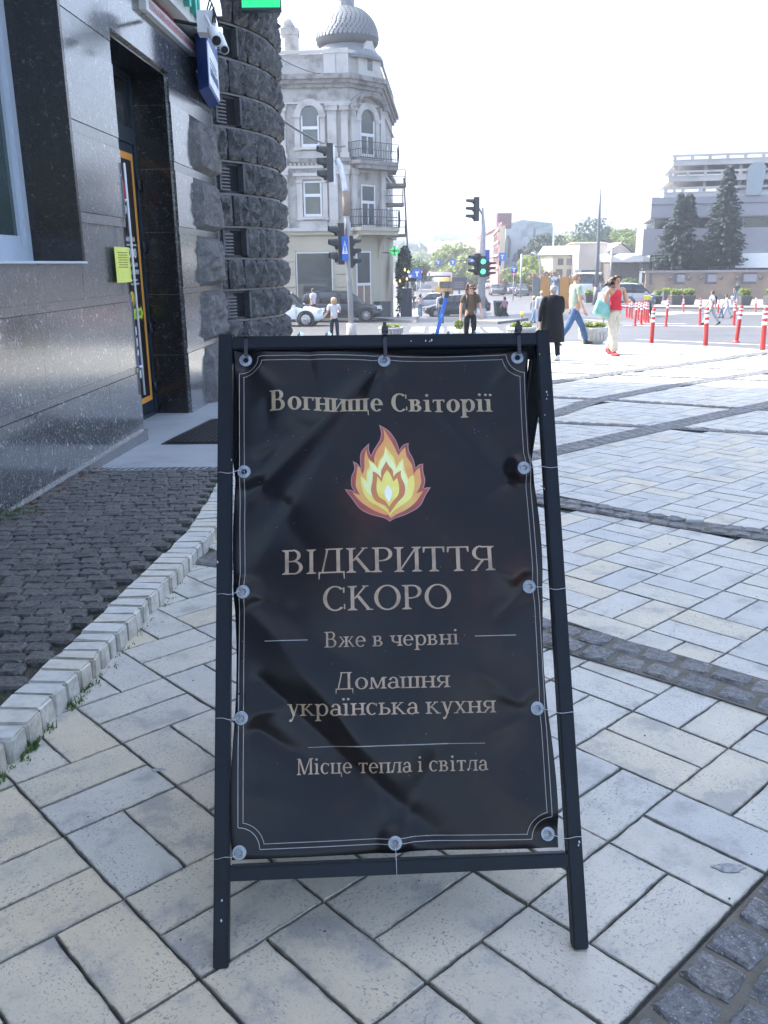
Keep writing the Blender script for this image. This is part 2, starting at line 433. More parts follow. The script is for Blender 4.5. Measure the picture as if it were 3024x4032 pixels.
BM_ = [cobble_mesh('cobble', 20+s, .108, .102, .010, M_COBB, .0042) for s in range(8)]
BMn = [cobble_mesh('cobble', 60+s, .100, .096, .009, M_COBB, .0035, 3) for s in range(4)]
for nm, P, wd in BANDS:
    rs = resample(P, .2); mb = MB(); ring = []
    for x, y, dx, dy in [(P[0][0], P[0][1], rs[0][2], rs[0][3])]+rs:
        ring.append([(x-dy*s_*wd/2, y+dx*s_*wd/2, g(x-dy*s_*wd/2, y+dx*s_*wd/2)+.0045) for s_ in (1, -1)])
    mb.rings(ring, closed=False, cap=False, smooth=False)
    mb.f = [f[::-1] for f in mb.f]
    bo = mb.build('cobble_band', M_MUD, None, kind='structure')
    rows = 3 if wd > .3 else 2 if wd > .2 else 1
    rw = wd/rows; near = nm in 'ABC'; big = []; rest = []
    for r_ in range(rows):
        off = (r_-(rows-1)/2)*rw
        for q, (x, y, dx, dy) in enumerate(resample(P, rw*1.04 if rows > 1 else wd*1.02)):
            sh = .5*rw*(r_ % 2); px, py = x-dy*off+dx*sh, y+dx*off+dy*sh
            if not inside(px, py) or abs(px) > .8+py*.56 or px < kerb_x(py)+.02 or py < .2: continue
            (big if near and abs(px) < .15+py*.46 and py < 6.4 else rest).append((px, py, math.atan2(dy, dx), rw))
    for px, py, a, rw_ in big[:290]:
        o = bpy.data.objects.new('cobble', rnd.choice(BM_)); link(o, bo); s_ = rw_/.112
        o.matrix_world = Matrix.Translation((px+rnd.uniform(-1, 1)*.004, py+rnd.uniform(-1, 1)*.004, g(px, py)+.002+rnd.uniform(-.003, .004))) @ TILT @ Matrix.Rotation(a+rnd.choice((0, math.pi))+rnd.uniform(-1, 1)*.08, 4, 'Z') @ Matrix.Diagonal((s_*rnd.uniform(.86, 1.02), s_*rnd.uniform(.86, 1.0), 1, 1))
    if rest:
        mb = MB()
        for px, py, a, rw_ in rest:
            me = rnd.choice(BMn); s_ = rw_/.106; M = Matrix.Translation((px, py, g(px, py)+.003)) @ Matrix.Rotation(a+rnd.uniform(-1, 1)*.08, 4, 'Z') @ Matrix.Scale(s_, 4)
            mb.add([M @ v.co for v in me.vertices], [tuple(p_.vertices) for p_ in me.polygons], False)
        mb.build('cobble', M_COBB, bo, kind='stuff')

# side strip of dark cobbles, raised behind the kerb, up to the house wall
VD = Vector((.0397, .9992, 0)); WB = Vector((-2.329, 8.319, -.195)); WN = Vector((.9992, -.0397, 0))
def wall_x(y): return WB.x + (y-WB.y)*VD.x/VD.y
def zs(x, y):
    y0 = max(0, min(1, (7.2-y)/3.2)); return g(x, y)+.060*y0+.012
SP = []
ys = [-2+.4*i for i in range(23)]
ring = [[(wall_x(y)-.1, y, zs(0, y)-.016), (kerb_x(y)-.15, y, zs(0, y)-.016)] for y in ys]
mb = MB(); mb.rings(ring, closed=False, cap=False, smooth=False)
mb.f = [f[::-1] for f in mb.f]
M_SOIL = mat('strip_soil', (.055, .05, .038), .95, var=.5, vs=9, bs=.8, bscale=90, c2=(.03, .035, .02))
strip = mb.build('side_pavement', M_SOIL, None, kind='structure')
SCM = [cobble_mesh('cobblestone', 100+s, .122, .088, .016, M_COB, .0032, 5) for s in range(10)]
st = []; y = 1.9
r_ = 0
while y < 6.78:
    x = kerb_x(y)-.165-.06; o_ = .5*(r_ % 2)
    x -= o_*.12
    while x > wall_x(y)+.03:
        wd = rnd.uniform(.085, .125)
        st.append((x-wd/2+.06, y+.016*math.sin(x*4+r_*.5)+rnd.uniform(-1, 1)*.004, wd)); x -= wd+.005
    y += .094; r_ += 1
def inframe(x, y): return abs(x) < .12+y*.45
st.sort(key=lambda s_: (not inframe(s_[0], s_[1]), s_[1]))
rest = MB()
for n_, (x, y, wd) in enumerate(st):
    M = Matrix.Translation((x, y, zs(x, y)-.006+rnd.uniform(-.003, .005))) @ TILT @ Matrix.Rotation(rnd.uniform(-1, 1)*.05+rnd.choice((0, math.pi)), 4, 'Z') @ Matrix.Rotation(rnd.uniform(-1, 1)*.03, 4, 'X') @ Matrix.Diagonal((wd/.121, rnd.uniform(.94, 1.05), rnd.uniform(.85, 1.3), 1))
    me = rnd.choice(SCM)
    if n_ < 300:
        o = bpy.data.objects.new('cobblestone', me); link(o, strip); o.matrix_world = M
    elif inframe(x, y-.8):
        rest.add([M @ v.co for v in me.vertices], [tuple(p_.vertices) for p_ in me.polygons], False)
rest.build('cobblestone', M_COB, strip, kind='stuff')

# kerb of sawn limestone blocks
M_KERB = None
def kerb_material():
    m, t, p = new_mat('limestone_kerb'); v = coords(t, rnd=True); r = rand01(t)
    base = ramp(t, r, [(0, (.54, .53, .49)), (.55, (.50, .495, .46)), (.88, (.54, .50, .42)), (1, (.55, .54, .50))])
    n = noise(t, v, 22, 4, .6); c = mixc(t, ramp(t, n.outputs[0], [(.35, .35), (.55, 0)]), base, (.27, .28, .26))
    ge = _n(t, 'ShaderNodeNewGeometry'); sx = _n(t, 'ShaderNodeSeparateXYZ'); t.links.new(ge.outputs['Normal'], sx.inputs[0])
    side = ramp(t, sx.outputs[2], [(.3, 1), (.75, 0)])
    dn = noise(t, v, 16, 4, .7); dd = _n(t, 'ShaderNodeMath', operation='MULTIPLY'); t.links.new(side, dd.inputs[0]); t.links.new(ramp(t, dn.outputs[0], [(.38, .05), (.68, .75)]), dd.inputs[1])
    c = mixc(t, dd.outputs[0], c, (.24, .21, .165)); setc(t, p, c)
    p.inputs['Roughness'].default_value = .62; bump(t, p, n.outputs[0], .5, .004); return m
M_KERB = kerb_material()
kerb = bpy.data.objects.new('kerb', None); link(kerb); tag(kerb, kind='structure')
def kerb_block(seed):
    rr = random.Random(seed); bm = bmesh.new(); bmesh.ops.create_cube(bm, size=1)
    for v in bm.verts:
        v.co.x *= .158; v.co.y *= .098; v.co.z = v.co.z*.16-.08
        v.co += Vector((rr.uniform(-1, 1)*.008, rr.uniform(-1, 1)*.003, rr.uniform(-1, 1)*.004))
    bmesh.ops.bevel(bm, geom=bm.edges[:], offset=.0085, segments=2, affect='EDGES')
    for v in bm.verts: v.co += Vector((rr.uniform(-1, 1), rr.uniform(-1, 1), rr.uniform(-1, 1)))*.0022
    me = bpy.data.meshes.new('kerb_stone'); bm.to_mesh(me); bm.free(); me.materials.append(M_KERB); return me
KM = [kerb_block(s) for s in range(8)]
y = .9
while y < 6.75:
    bw_ = rnd.choice((.085, .092, .10, .105, .112)); y += bw_/2
    x = kerb_x(y)-.079; dx = kerb_x(y+.05)-kerb_x(y-.05)
    o = bpy.data.objects.new('kerb_stone', rnd.choice(KM)); link(o, kerb)
    o.matrix_world = Matrix.Translation((x+rnd.uniform(-1, 1)*.004, y, zs(x, y)+.012+rnd.uniform(-.002, .002))) @ TILT @ Matrix.Rotation(-math.atan2(dx, .1)+rnd.uniform(-1, 1)*.02, 4, 'Z') @ Matrix.Diagonal((1, (bw_-.003)/.101, 1, 1))
    y += bw_/2

# weeds in the kerb joints and by the wall
M_GRASS = mat('weed_leaf', (.07, .13, .03), .7, var=.5, vs=30)
def tufts(name, pts, hgt, n, label=None):
    mb = MB(); rr = random.Random(3)
    for x, y, z, r_, k in pts:
        for _ in range(int(n*k)):
            a = rr.uniform(0, 6.28); d = r_*math.sqrt(rr.random()); bx, by = x+d*math.cos(a), y+d*math.sin(a)
            h = hgt*rr.uniform(.3, 1)*k; le = rr.uniform(0, 6.28); wx, wy = math.cos(le)*h*.16, math.sin(le)*h*.16
            tx, ty = bx+rr.uniform(-1, 1)*h*.7, by+rr.uniform(-1, 1)*h*.7
            mb.add([(bx-wx, by-wy, z), (bx+wx, by+wy, z), (tx+wx*.6, ty+wy*.6, z+h*.8), (tx, ty, z+h)], [(0, 1, 2, 3)])
    return mb.build(name, M_GRASS, None, kind='stuff', label=label, cat='weeds')
pts = []
for _ in range(150):
    y = 1.9+4*rnd.random()**1.6; x = kerb_x(y)+rnd.uniform(-.004, .035); k = .5+1.0*max(0, 1-abs(y-2.55)/.8)*rnd.random()
    pts.append((x, y, g(x, y)-.004, .02, k))
tufts('kerb_weeds', pts, .030, 12, 'low green weeds growing along the foot of the limestone kerb')
pts = [(kerb_x(y)-.175, y, zs(-1.2, y)-.01, .02, rnd.uniform(.4, 1.1)) for y in [2.5+4.2*rnd.random() for _ in range(60)]]
pts += [(wall_x(5.3)+.05+.1*rnd.random(), 5.1+.35*rnd.random(), zs(-2.3, 5.3)-.008, .05, 1.6) for _ in range(26)]
pts += [(-2.2+.75*rnd.random(), 5.12+.12*rnd.random(), zs(-2.3, 5.2)-.004, .03, .7) for _ in range(22)]
tufts('strip_weeds', pts, .028, 9, 'tufts of grass between the dark cobbles beside the polished granite wall')
# dry leaves and crumbs against the wall foot
M_LITTER = mat('dry_litter', (.16, .085, .05), .9, var=.5, vs=40, c2=(.07, .05, .03))
mb = MB()
for _ in range(420):
    y = 5.0+1.9*rnd.random(); x = wall_x(y)+.02+abs(rnd.gauss(0, .12)); z = zs(x, y)+.011; a = rnd.uniform(0, 6.3); r_ = rnd.uniform(.003, .011)
    mb.add([(x+r_*math.cos(a+q*1.57)*(1+.5*(q % 2)), y+r_*math.sin(a+q*1.57), z+rnd.uniform(0, .006)) for q in range(4)], [(0, 1, 2, 3)])
mb.build('leaf_litter', M_LITTER, None, kind='stuff', label='brown dry leaf litter against the foot of the granite wall', cat='litter')
# ================================================================== A-FRAME SIGN
S0 = Vector((-.386, 1.544, -.036)); SW_ = Vector((.835, .040, -.001)).normalized()
_al = R(26.5); _nb = Vector((-SW_.y, SW_.x, 0)).normalized()
SD_ = (Vector((0, 0, 1))*math.cos(_al) + _nb*math.sin(_al) + SW_*.005).normalized()
SN_ = SW_.cross(SD_).normalized()                    # towards the viewer
if SN_.y > 0: SN_ = -SN_
def PL(s, t, k=0): return S0 + SW_*s + SD_*t + SN_*k
WID, HGT, TB = .837, 1.475, .034
M_FRAME = mat('dark_powder_coat', (.0045, .0075, .013), .42, var=.3, vs=12, spec=.22, bs=.12, bscale=240, bd=.001)
M_SCUFF = mat('paint_chip', (.45, .46, .47), .6)
M_ZIP = mat('black_nylon', (.012, .013, .016), .4)
M_ZINC = mat('zinc_grommet', (.22, .24, .26), .32, metal=.75, var=.25, vs=60)
M_WIRE = mat('thin_wire', (.5, .51, .52), .35, metal=.8)
M_BOLT = mat('zinc_bolt', (.6, .7, .75), .25, metal=.9)
M_BACK = mat('banner_reverse', (.20, .20, .215), .6)
sign = thing('a_frame_sign', 'dark steel pavement A-frame sign with black fabric banner showing a flame', 'sign', (0, 1.9, -.045))
def bev_bar(name, s0, s1, t0, t1, k0=-TB, k1=0, parent=sign, fr=None):
    o_, ax, ay, az = fr or (S0, SW_, SD_, SN_)
    bm = bmesh.new(); bmesh.ops.create_cube(bm, size=1)
    for v in bm.verts:
        x = s0 if v.co.x < 0 else s1; y = t0 if v.co.y < 0 else t1; z = k0 if v.co.z < 0 else k1
        v.co = o_ + ax*x + ay*y + az*z
    bmesh.ops.bevel(bm, geom=bm.edges[:], offset=.0028, segments=2, affect='EDGES')
    bmesh.ops.recalc_face_normals(bm, faces=bm.faces[:])
    me = bpy.data.meshes.new(name); bm.to_mesh(me); bm.free(); me.materials.append(M_FRAME)
    for p_ in me.polygons: p_.use_smooth = False
    o = bpy.data.objects.new(name, me); link(o, parent); o.matrix_parent_inverse = Matrix.Translation(-Vector(parent.location)); return o
bev_bar('leg', 0, TB, 0, HGT); bev_bar('leg', WID-TB, WID, .006, HGT+.001)
bev_bar('top_rail', TB+.0004, WID-TB-.0004, HGT-TB-.006, HGT-.006, -TB+.0006, -.0006)
bev_bar('crossbar', TB+.0004, WID-TB-.0004, .180, .212, -TB+.0006, -.0006)
# rear frame leaning the other way
RD_ = (Vector((0, 0, 1))*math.cos(_al*.93) - _nb*math.sin(_al*.93)).normalized()
RO = PL(0, HGT-.012, -TB-.006); RN = SW_.cross(RD_).normalized()
if RN.y < 0: RN = -RN
RFR = (RO, SW_, RD_, RN)
bev_bar('rear_leg', .002, TB, -1.468, 0, -TB, 0, fr=RFR); bev_bar('rear_leg', WID-TB, WID-.002, -1.468, 0, -TB, 0, fr=RFR)
bev_bar('rear_rail', TB+.0004, WID-TB-.0004, -TB, -.0005, -TB, -.001, fr=RFR)
bev_bar('rear_crossbar', TB+.0004, WID-TB-.0004, -1.30, -1.268, -TB, -.001, fr=RFR)
def RP(s, t, k=0): return RO + SW_*s + RD_*t + RN*k
mb = MB(); N_ = 12
ring = [[RP(.05+.735*q/N_, -.043-1.19*r_/20, -.012+.004*math.sin(q*1.1+r_*.7)) for q in range(N_+1)] for r_ in range(21)]
mb.rings(ring, closed=False, cap=False); mb.build('rear_banner', M_BACK, sign, world=True)
# bolts on top of the hinge, weld chips
for s_ in (.205, .275, .585, .652, .758):
    mb = MB(); c = PL(s_, HGT-.004, -.018)
    mb.lathe([(.0075, -.002), (.0085, .002), (.0085, .0075), (.006, .0085), (0.004, .012), (.001, .0125)], c, 8, ax=(SW_, _nb, Vector((0, 0, 1)))); mb.build('hinge_bolt', M_BOLT, sign, world=True)
mb = MB(); rr = random.Random(5)
for s_, t_ in [(.019, .142), (.018, .10), (.83, .235), (.828, .228), (.82, 1.31), (.822, 1.302), (.819, 1.292), (.52, 1.4495), (.53, 1.448), (.535, 1.451), (.483, 1.449), (.812, 1.25), (.808, 1.41), (.003, .9), (.0345, 1.15)]:
    z = .0004; a = rr.uniform(0, 6); r_ = rr.uniform(.0012, .0026)
    mb.add([PL(s_+r_*math.cos(a+q*1.57), t_+1.6*r_*math.sin(a+q*1.57), z) for q in range(4)], [(0, 1, 2, 3)])
mb.build('paint_chip', M_SCUFF, sign, world=True, kind='stuff')

# ---- banner: creased cloth
GROM = [(.066, 1.410), (.414, 1.404), (.754, 1.407), (.063, 1.123), (.061, .829), (.058, .535), (.755, 1.119), (.751, .823), (.754, .535), (.055, .238), (.409, .245), (.762, .252)]
B0, B1, T0, T1 = .040, .782, .222, 1.434
FOLDS = [((.063, 1.12), (.18, 1.03), -.006, .012, .4), ((.061, .829), (.17, .80), .005, .010, .4), ((.061, .829), (.15, .73), -.006, .012, .4), ((.058, .535), (.16, .56), .005, .012, .4), ((.058, .535), (.17, .45), -.007, .014, .4), ((.755, 1.119), (.67, 1.06), -.005, .012, .4), ((.751, .823), (.66, .87), .005, .012, .4), ((.751, .823), (.67, .75), -.006, .012, .4), ((.754, .535), (.67, .57), .005, .012, .4), ((.409, .245), (.38, .36), -.006, .012, .4), ((.409, .245), (.46, .34), .005, .012, .4), ((.414, 1.404), (.37, 1.30), .007, .014, .4), ((.414, 1.404), (.46, 1.30), -.006, .013, .4), ((.066, 1.41), (.15, 1.33), .005, .012, .4), ((.754, 1.407), (.68, 1.32), -.006, .014, .4),
         ((.414, 1.40), (.063, 1.05), -.016, .034, .25), ((.39, 1.36), (.10, .98), .010, .05, .2), ((.36, 1.31), (.02, .80), -.011, .055, .2), ((.414, 1.40), (.72, 1.10), -.012, .045, .2), ((.45, 1.37), (.60, 1.17), .009, .05, .3),
         ((.13, 1.18), (.06, 1.12), -.006, .02, .3), ((.063, 1.12), (.22, .93), -.007, .03, .6), ((.065, .83), (.30, .66), -.009, .03, .55), ((.065, .82), (.44, .33), .016, .06, .4),
         ((.062, .53), (.34, .36), -.010, .045, .5), ((.10, .62), (.50, .26), -.016, .04, .3), ((.41, .25), (.25, .62), .009, .04, .5), ((.41, .25), (.55, .50), -.007, .04, .5),
         ((.75, 1.12), (.60, 1.13), -.004, .03, .6), ((.75, 1.12), (.66, 1.25), .006, .03, .6), ((.75, .825), (.64, .79), -.005, .035, .7), ((.75, .825), (.52, 1.0), .006, .05, .5),
         ((.753, .535), (.66, .50), -.005, .035, .7), ((.753, .535), (.62, .47), .008, .03, .5), ((.74, .30), (.45, .48), .006, .06, .3), ((.22, 1.44), (.235, 1.33), -.005, .018, .5), ((.10, 1.36), (.22, 1.25), .008, .04, .2),
         ((.12, 1.24), (.27, 1.235), -.004, .035, .1), ((.12, 1.30), (.12, 1.24), -.005, .02, .1), ((.08, .36), (.18, .33), .003, .03, .1), ((.05, .60), (.1, .40), -.006, .02, .3), ((.62, .62), (.73, .56), .005, .03, .3)]
def wr(s, t):
    h = 0
    for (ax, ay), (bx, by), am, wd, tp in FOLDS:
        dx, dy = bx-ax, by-ay; L2 = dx*dx+dy*dy; k = ((s-ax)*dx+(t-ay)*dy)/L2
        kc = max(0, min(1, k)); px, py = s-ax-kc*dx, t-ay-kc*dy; d = math.hypot(px, py)
        over = abs(k-kc)*math.sqrt(L2)
        ww = wd*(.35+.65*min(1, kc*1.8+tp))
        h += am*math.exp(-(d/ww)**1.35)*(.55+.45*math.sin(math.pi*min(1, max(0, kc*.9+.08))))
    h += .011*math.sin(s*6.5+t*4.6+.6)+.0035*math.sin(s*15-t*11)+.005*math.sin(s*3-t*8)
    gd = min(math.hypot(s-a_, t-b_) for a_, b_ in GROM); kk = max(0, min(1, (gd-.014)/.035)); kk = kk*kk*(3-2*kk)
    return h*1.1*kk
def edge(s, t):
    """pull of the eyelets on the outline"""
    u, v = (s-B0)/(B1-B0), (t-T0)/(T1-T0)
    ds = .006*math.sin(v*math.pi*4+.4)*(1 if u > .95 else -1 if u < .05 else 0)
    dt = -.006*abs(math.sin(u*math.pi*2))*(1 if v > .95 else 0)
    return s+ds, t+dt
def BP(s, t, k=0): return PL(s, t, -.017+wr(s, t)+k)
def banner_material():
    m, t, p = new_mat('printed_banner'); v = coords(t)
    n = noise(t, v, 3.2, 4, .6)
    c = ramp(t, n.outputs[0], [(.3, (.004, .0045, .007)), (.5, (.007, .006, .007)), (.62, (.016, .009, .008)), (.72, (.04, .013, .010))])
    sp = noise(t, v, 95, 1, kind='voronoi'); stars = ramp(t, sp.outputs[0], [(.05, 1), (.085, 0)])
    n2 = noise(t, v, 7, 3); dm = ramp(t, n2.outputs[0], [(.48, 0), (.6, 1)])
    sel = _n(t, 'ShaderNodeSeparateColor'); t.links.new(sp.outputs['Color'], sel.inputs[0])
    pick = ramp(t, sel.outputs[0], [(.80, 0), (.82, 1)])
    a = _n(t, 'ShaderNodeMath', operation='MULTIPLY'); t.links.new(stars, a.inputs[0]); t.links.new(dm, a.inputs[1])
    b = _n(t, 'ShaderNodeMath', operation='MULTIPLY'); t.links.new(a.outputs[0], b.inputs[0]); t.links.new(pick, b.inputs[1])
    c = mixc(t, b.outputs[0], c, (.45, .40, .36)); setc(t, p, c)
    p.inputs['Roughness'].default_value = .30; p.inputs['Specular IOR Level'].default_value = .25
    nn = noise(t, v, 420, 2); bump(t, p, nn.outputs[0], .12, .0006); return m
M_BAN = banner_material()
mb = MB(); NX, NY = 88, 140
ring = []
for r_ in range(NY+1):
    row = []
    for q in range(NX+1):
        s_, t_ = B0+(B1-B0)*q/NX, T0+(T1-T0)*r_/NY
        s2, t2 = edge(s_, t_)
        if q in (0, NX) or r_ in (0, NY): row.append(PL(s2, t2, -.020+wr(s_, t_)))
        else: row.append(BP(s_, t_))
    ring.append(row)
mb.rings(ring, closed=False, cap=False)
banner = mb.build('banner', M_BAN, sign, world=True)
def sub(mb, name, m, kind=None, parent=None):
    o = mb.build(name, m, parent or banner, kind=kind)
    o.matrix_parent_inverse = Matrix.Identity(4)
    # banner carries the sign's inverse: stay in world coordinates
    return o
M_SILV = mat('print_silver', (.30, .29, .28), .45, var=.2, vs=40)
M_TAN = mat('print_tan', (.33, .25, .155), .45, var=.22, vs=30)
M_TAN2 = mat('print_bronze', (.36, .255, .175), .45, var=.35, vs=30)
_ctr = [0]
def strip(mb, L, Rr, k0):
    """ribbon between two point lists"""
    vs = [BP(x, y, k0) for x, y in L]+[BP(x, y, k0) for x, y in Rr]; n = len(L)
    mb.add(vs, [(i, i+1, n+i+1, n+i) for i in range(n-1)])
def line(mb, pts, wd, k0=.0009):
    P = []
    for a, b in zip(pts, pts[1:]):
        n = max(1, int(math.hypot(b[0]-a[0], b[1]-a[1])/.009))
        P += [(a[0]+(b[0]-a[0])*q/n, a[1]+(b[1]-a[1])*q/n) for q in range(n)]
    P.append(pts[-1]); L = []; Q = []
    for i, p_ in enumerate(P):
        a, b = P[max(0, i-1)], P[min(len(P)-1, i+1)]; dx, dy = b[0]-a[0], b[1]-a[1]; q = math.hypot(dx, dy) or 1
        L.append((p_[0]-dy/q*wd/2, p_[1]+dx/q*wd/2)); Q.append((p_[0]+dy/q*wd/2, p_[1]-dx/q*wd/2))
    strip(mb, L, Q, k0)
def arcp(cx, cy, r_, a0, a1, n=10): return [(cx+r_*math.cos(R(a0+(a1-a0)*q/n)), cy+r_*math.sin(R(a0+(a1-a0)*q/n))) for q in range(n+1)]
mb = MB()
def border(x0, x1, y0, y1, rc):
    p = arcp(x0, y1, rc, -2, -88)[::-1]; q = arcp(x1, y1, rc, 182, 268); u = arcp(x1, y0, rc, 178, 92)[::-1]; v = arcp(x0, y0, rc, 88, 2)[::-1]
    pts = p+q+[(x1, y1-rc), (x1, y0+rc)]+u+[(x1-rc, y0), (x0+rc, y0)]+v[::-1]+[(x0, y0+rc), (x0, y1-rc), p[0]]
    return pts
x0, x1, y0, y1 = .052, .772, .243, 1.417
line(mb, [(x0, y0+.05), (x0, y1-.045)], .0016); line(mb, [(x0, y1-.045)]+arcp(x0, y1, .046, -88, -2)+[(x0+.047, y1)], .0016)
line(mb, [(x0+.047, y1), (x1-.047, y1)], .0016); line(mb, [(x1-.047, y1)]+arcp(x1, y1, .046, 182, 268)+[(x1, y1-.046)], .0016)
line(mb, [(x1, y1-.046), (x1, y0+.05)], .0016); line(mb, [(x1, y0+.05)]+arcp(x1, y0, .048, 92, 178)+[(x1-.049, y0)], .0016)
line(mb, [(x1-.049, y0), (x0+.05, y0)], .0016); line(mb, [(x0+.05, y0)]+arcp(x0, y0, .049, 2, 88)+[(x0, y0+.05)], .0016)
d_ = .0115
line(mb, [(x0+d_, y0+.062), (x0+d_, y1-.057)], .0014); line(mb, [(x0+d_, y1-.057)]+arcp(x0, y1, .057, -80, -10)+[(x0+.057, y1-d_)], .0014)
line(mb, [(x0+.057, y1-d_), (x1-.057, y1-d_)], .0014); line(mb, [(x1-.057, y1-d_)]+arcp(x1, y1, .057, 190, 260)+[(x1-d_, y1-.057)], .0014)
line(mb, [(x1-d_, y1-.057), (x1-d_, y0+.062)], .0014); line(mb, [(x1-d_, y0+.062)]+arcp(x1, y0, .06, 100, 170)+[(x1-.06, y0+d_)], .0014)
line(mb, [(x1-.06, y0+d_), (x0+.06, y0+d_)], .0014); line(mb, [(x0+.06, y0+d_)]+arcp(x0, y0, .06, 10, 80)+[(x0+d_, y0+.062)], .0014)
sub(mb, 'border_line', M_SILV)
mb = MB(); line(mb, [(.113, .711), (.214, .711)], .0017); sub(mb, 'rule_line', M_SILV)
mb = MB(); line(mb, [(.611, .708), (.711, .708)], .0017); sub(mb, 'rule_line', M_SILV)
mb = MB()
line(mb, [(.212, .4615), (.30, .462)], .0012); line(mb, [(.30, .462), (.54, .4612)], .0021, .0010); line(mb, [(.54, .4612), (.626, .460)], .0012)
sub(mb, 'rule_line', M_SILV)

# ---- serif lettering drawn stroke by stroke (units: cap height 10)
class GL:
    def __init__(s, x, y, k, sx, bold, mb):
        s.x, s.y, s.k, s.sx, s.mb, s.W, s.T = x, y, k, sx, mb, (1.85 if bold else 1.25), (.62 if bold else .55)
    def P(s, px, py): return (s.x+px*s.k*s.sx, s.y+py*s.k)
    def poly(s, L, Q):
        _ctr[0] += 1
        A = []; B = []
        for i in range(len(L)-1):
            (ax, ay), (bx, by), (cx, cy), (dx, dy) = L[i], L[i+1], Q[i], Q[i+1]
            n = max(1, int(max(math.hypot(bx-ax, by-ay), math.hypot(dx-cx, dy-cy))*s.k/.012))
            for q in range(n): A.append((ax+(bx-ax)*q/n, ay+(by-ay)*q/n)); B.append((cx+(dx-cx)*q/n, cy+(dy-cy)*q/n))
        A.append(L[-1]); B.append(Q[-1])
        strip(s.mb, [s.P(*p) for p in A], [s.P(*p) for p in B], .0010+.000035*(_ctr[0] % 14))
    def q(s, a, b, c, d): s.poly([a, b], [d, c])
    def V(s, x, y0, y1, w=None, st='lr', sb='lr'):
        w = w or s.W; s.q((x-w/2, y0), (x-w/2, y1), (x+w/2, y1), (x+w/2, y0))
        for y, ss, up in ((y1, st, -1), (y0, sb, 1)):
            if not ss: continue
            l = 1.0 if 'l' in ss else 0; r_ = 1.0 if 'r' in ss else 0
            s.q((x-w/2-l, y), (x-w/2-l, y+up*.42), (x+w/2+r_, y+up*.42), (x+w/2+r_, y))
            if l: s.q((x-w/2-.01, y+up*.4), (x-w/2-.01, y+up*1.0), (x-w/2-.01, y+up*1.0), (x-w/2-.7, y+up*.4))
            if r_: s.q((x+w/2+.01, y+up*.4), (x+w/2+.01, y+up*1.0), (x+w/2+.01, y+up*1.0), (x+w/2+.7, y+up*.4))
    def H(s, x0, x1, y, t=None):
        t = t or s.T; s.q((x0, y-t/2), (x0, y+t/2), (x1, y+t/2), (x1, y-t/2))
    def D(s, x0, y0, x1, y1, w): s.q((x0-w/2, y0), (x1-w/2, y1), (x1+w/2, y1), (x0+w/2, y0))
    def S(s, x, y, up, h=1.25): s.q((x-h, y), (x-h, y+up*.4), (x+h, y+up*.4), (x+h, y))
    def A(s, cx, cy, rx, ry, a0, a1, ws=None, wt=None, n=14):
        ws = ws or s.W; wt = wt or s.T
        L = []; Q = []
        for i in range(n+1):
            a = R(a0+(a1-a0)*i/n); L.append((cx+rx*math.cos(a), cy+ry*math.sin(a))); Q.append((cx+(rx-ws)*math.cos(a), cy+(ry-wt)*math.sin(a)))
        s.poly(L, Q)
    def dot(s, x, y, r_=.78): s.A(x, y, r_, r_, 0, 360, r_*.98, r_*.98, 10)
    def tick(s, x, y, dy, w=.5): s.q((x-w/2, y), (x-w/2, y+dy), (x+w/2, y+dy), (x+w/2, y))
XH = 6.7
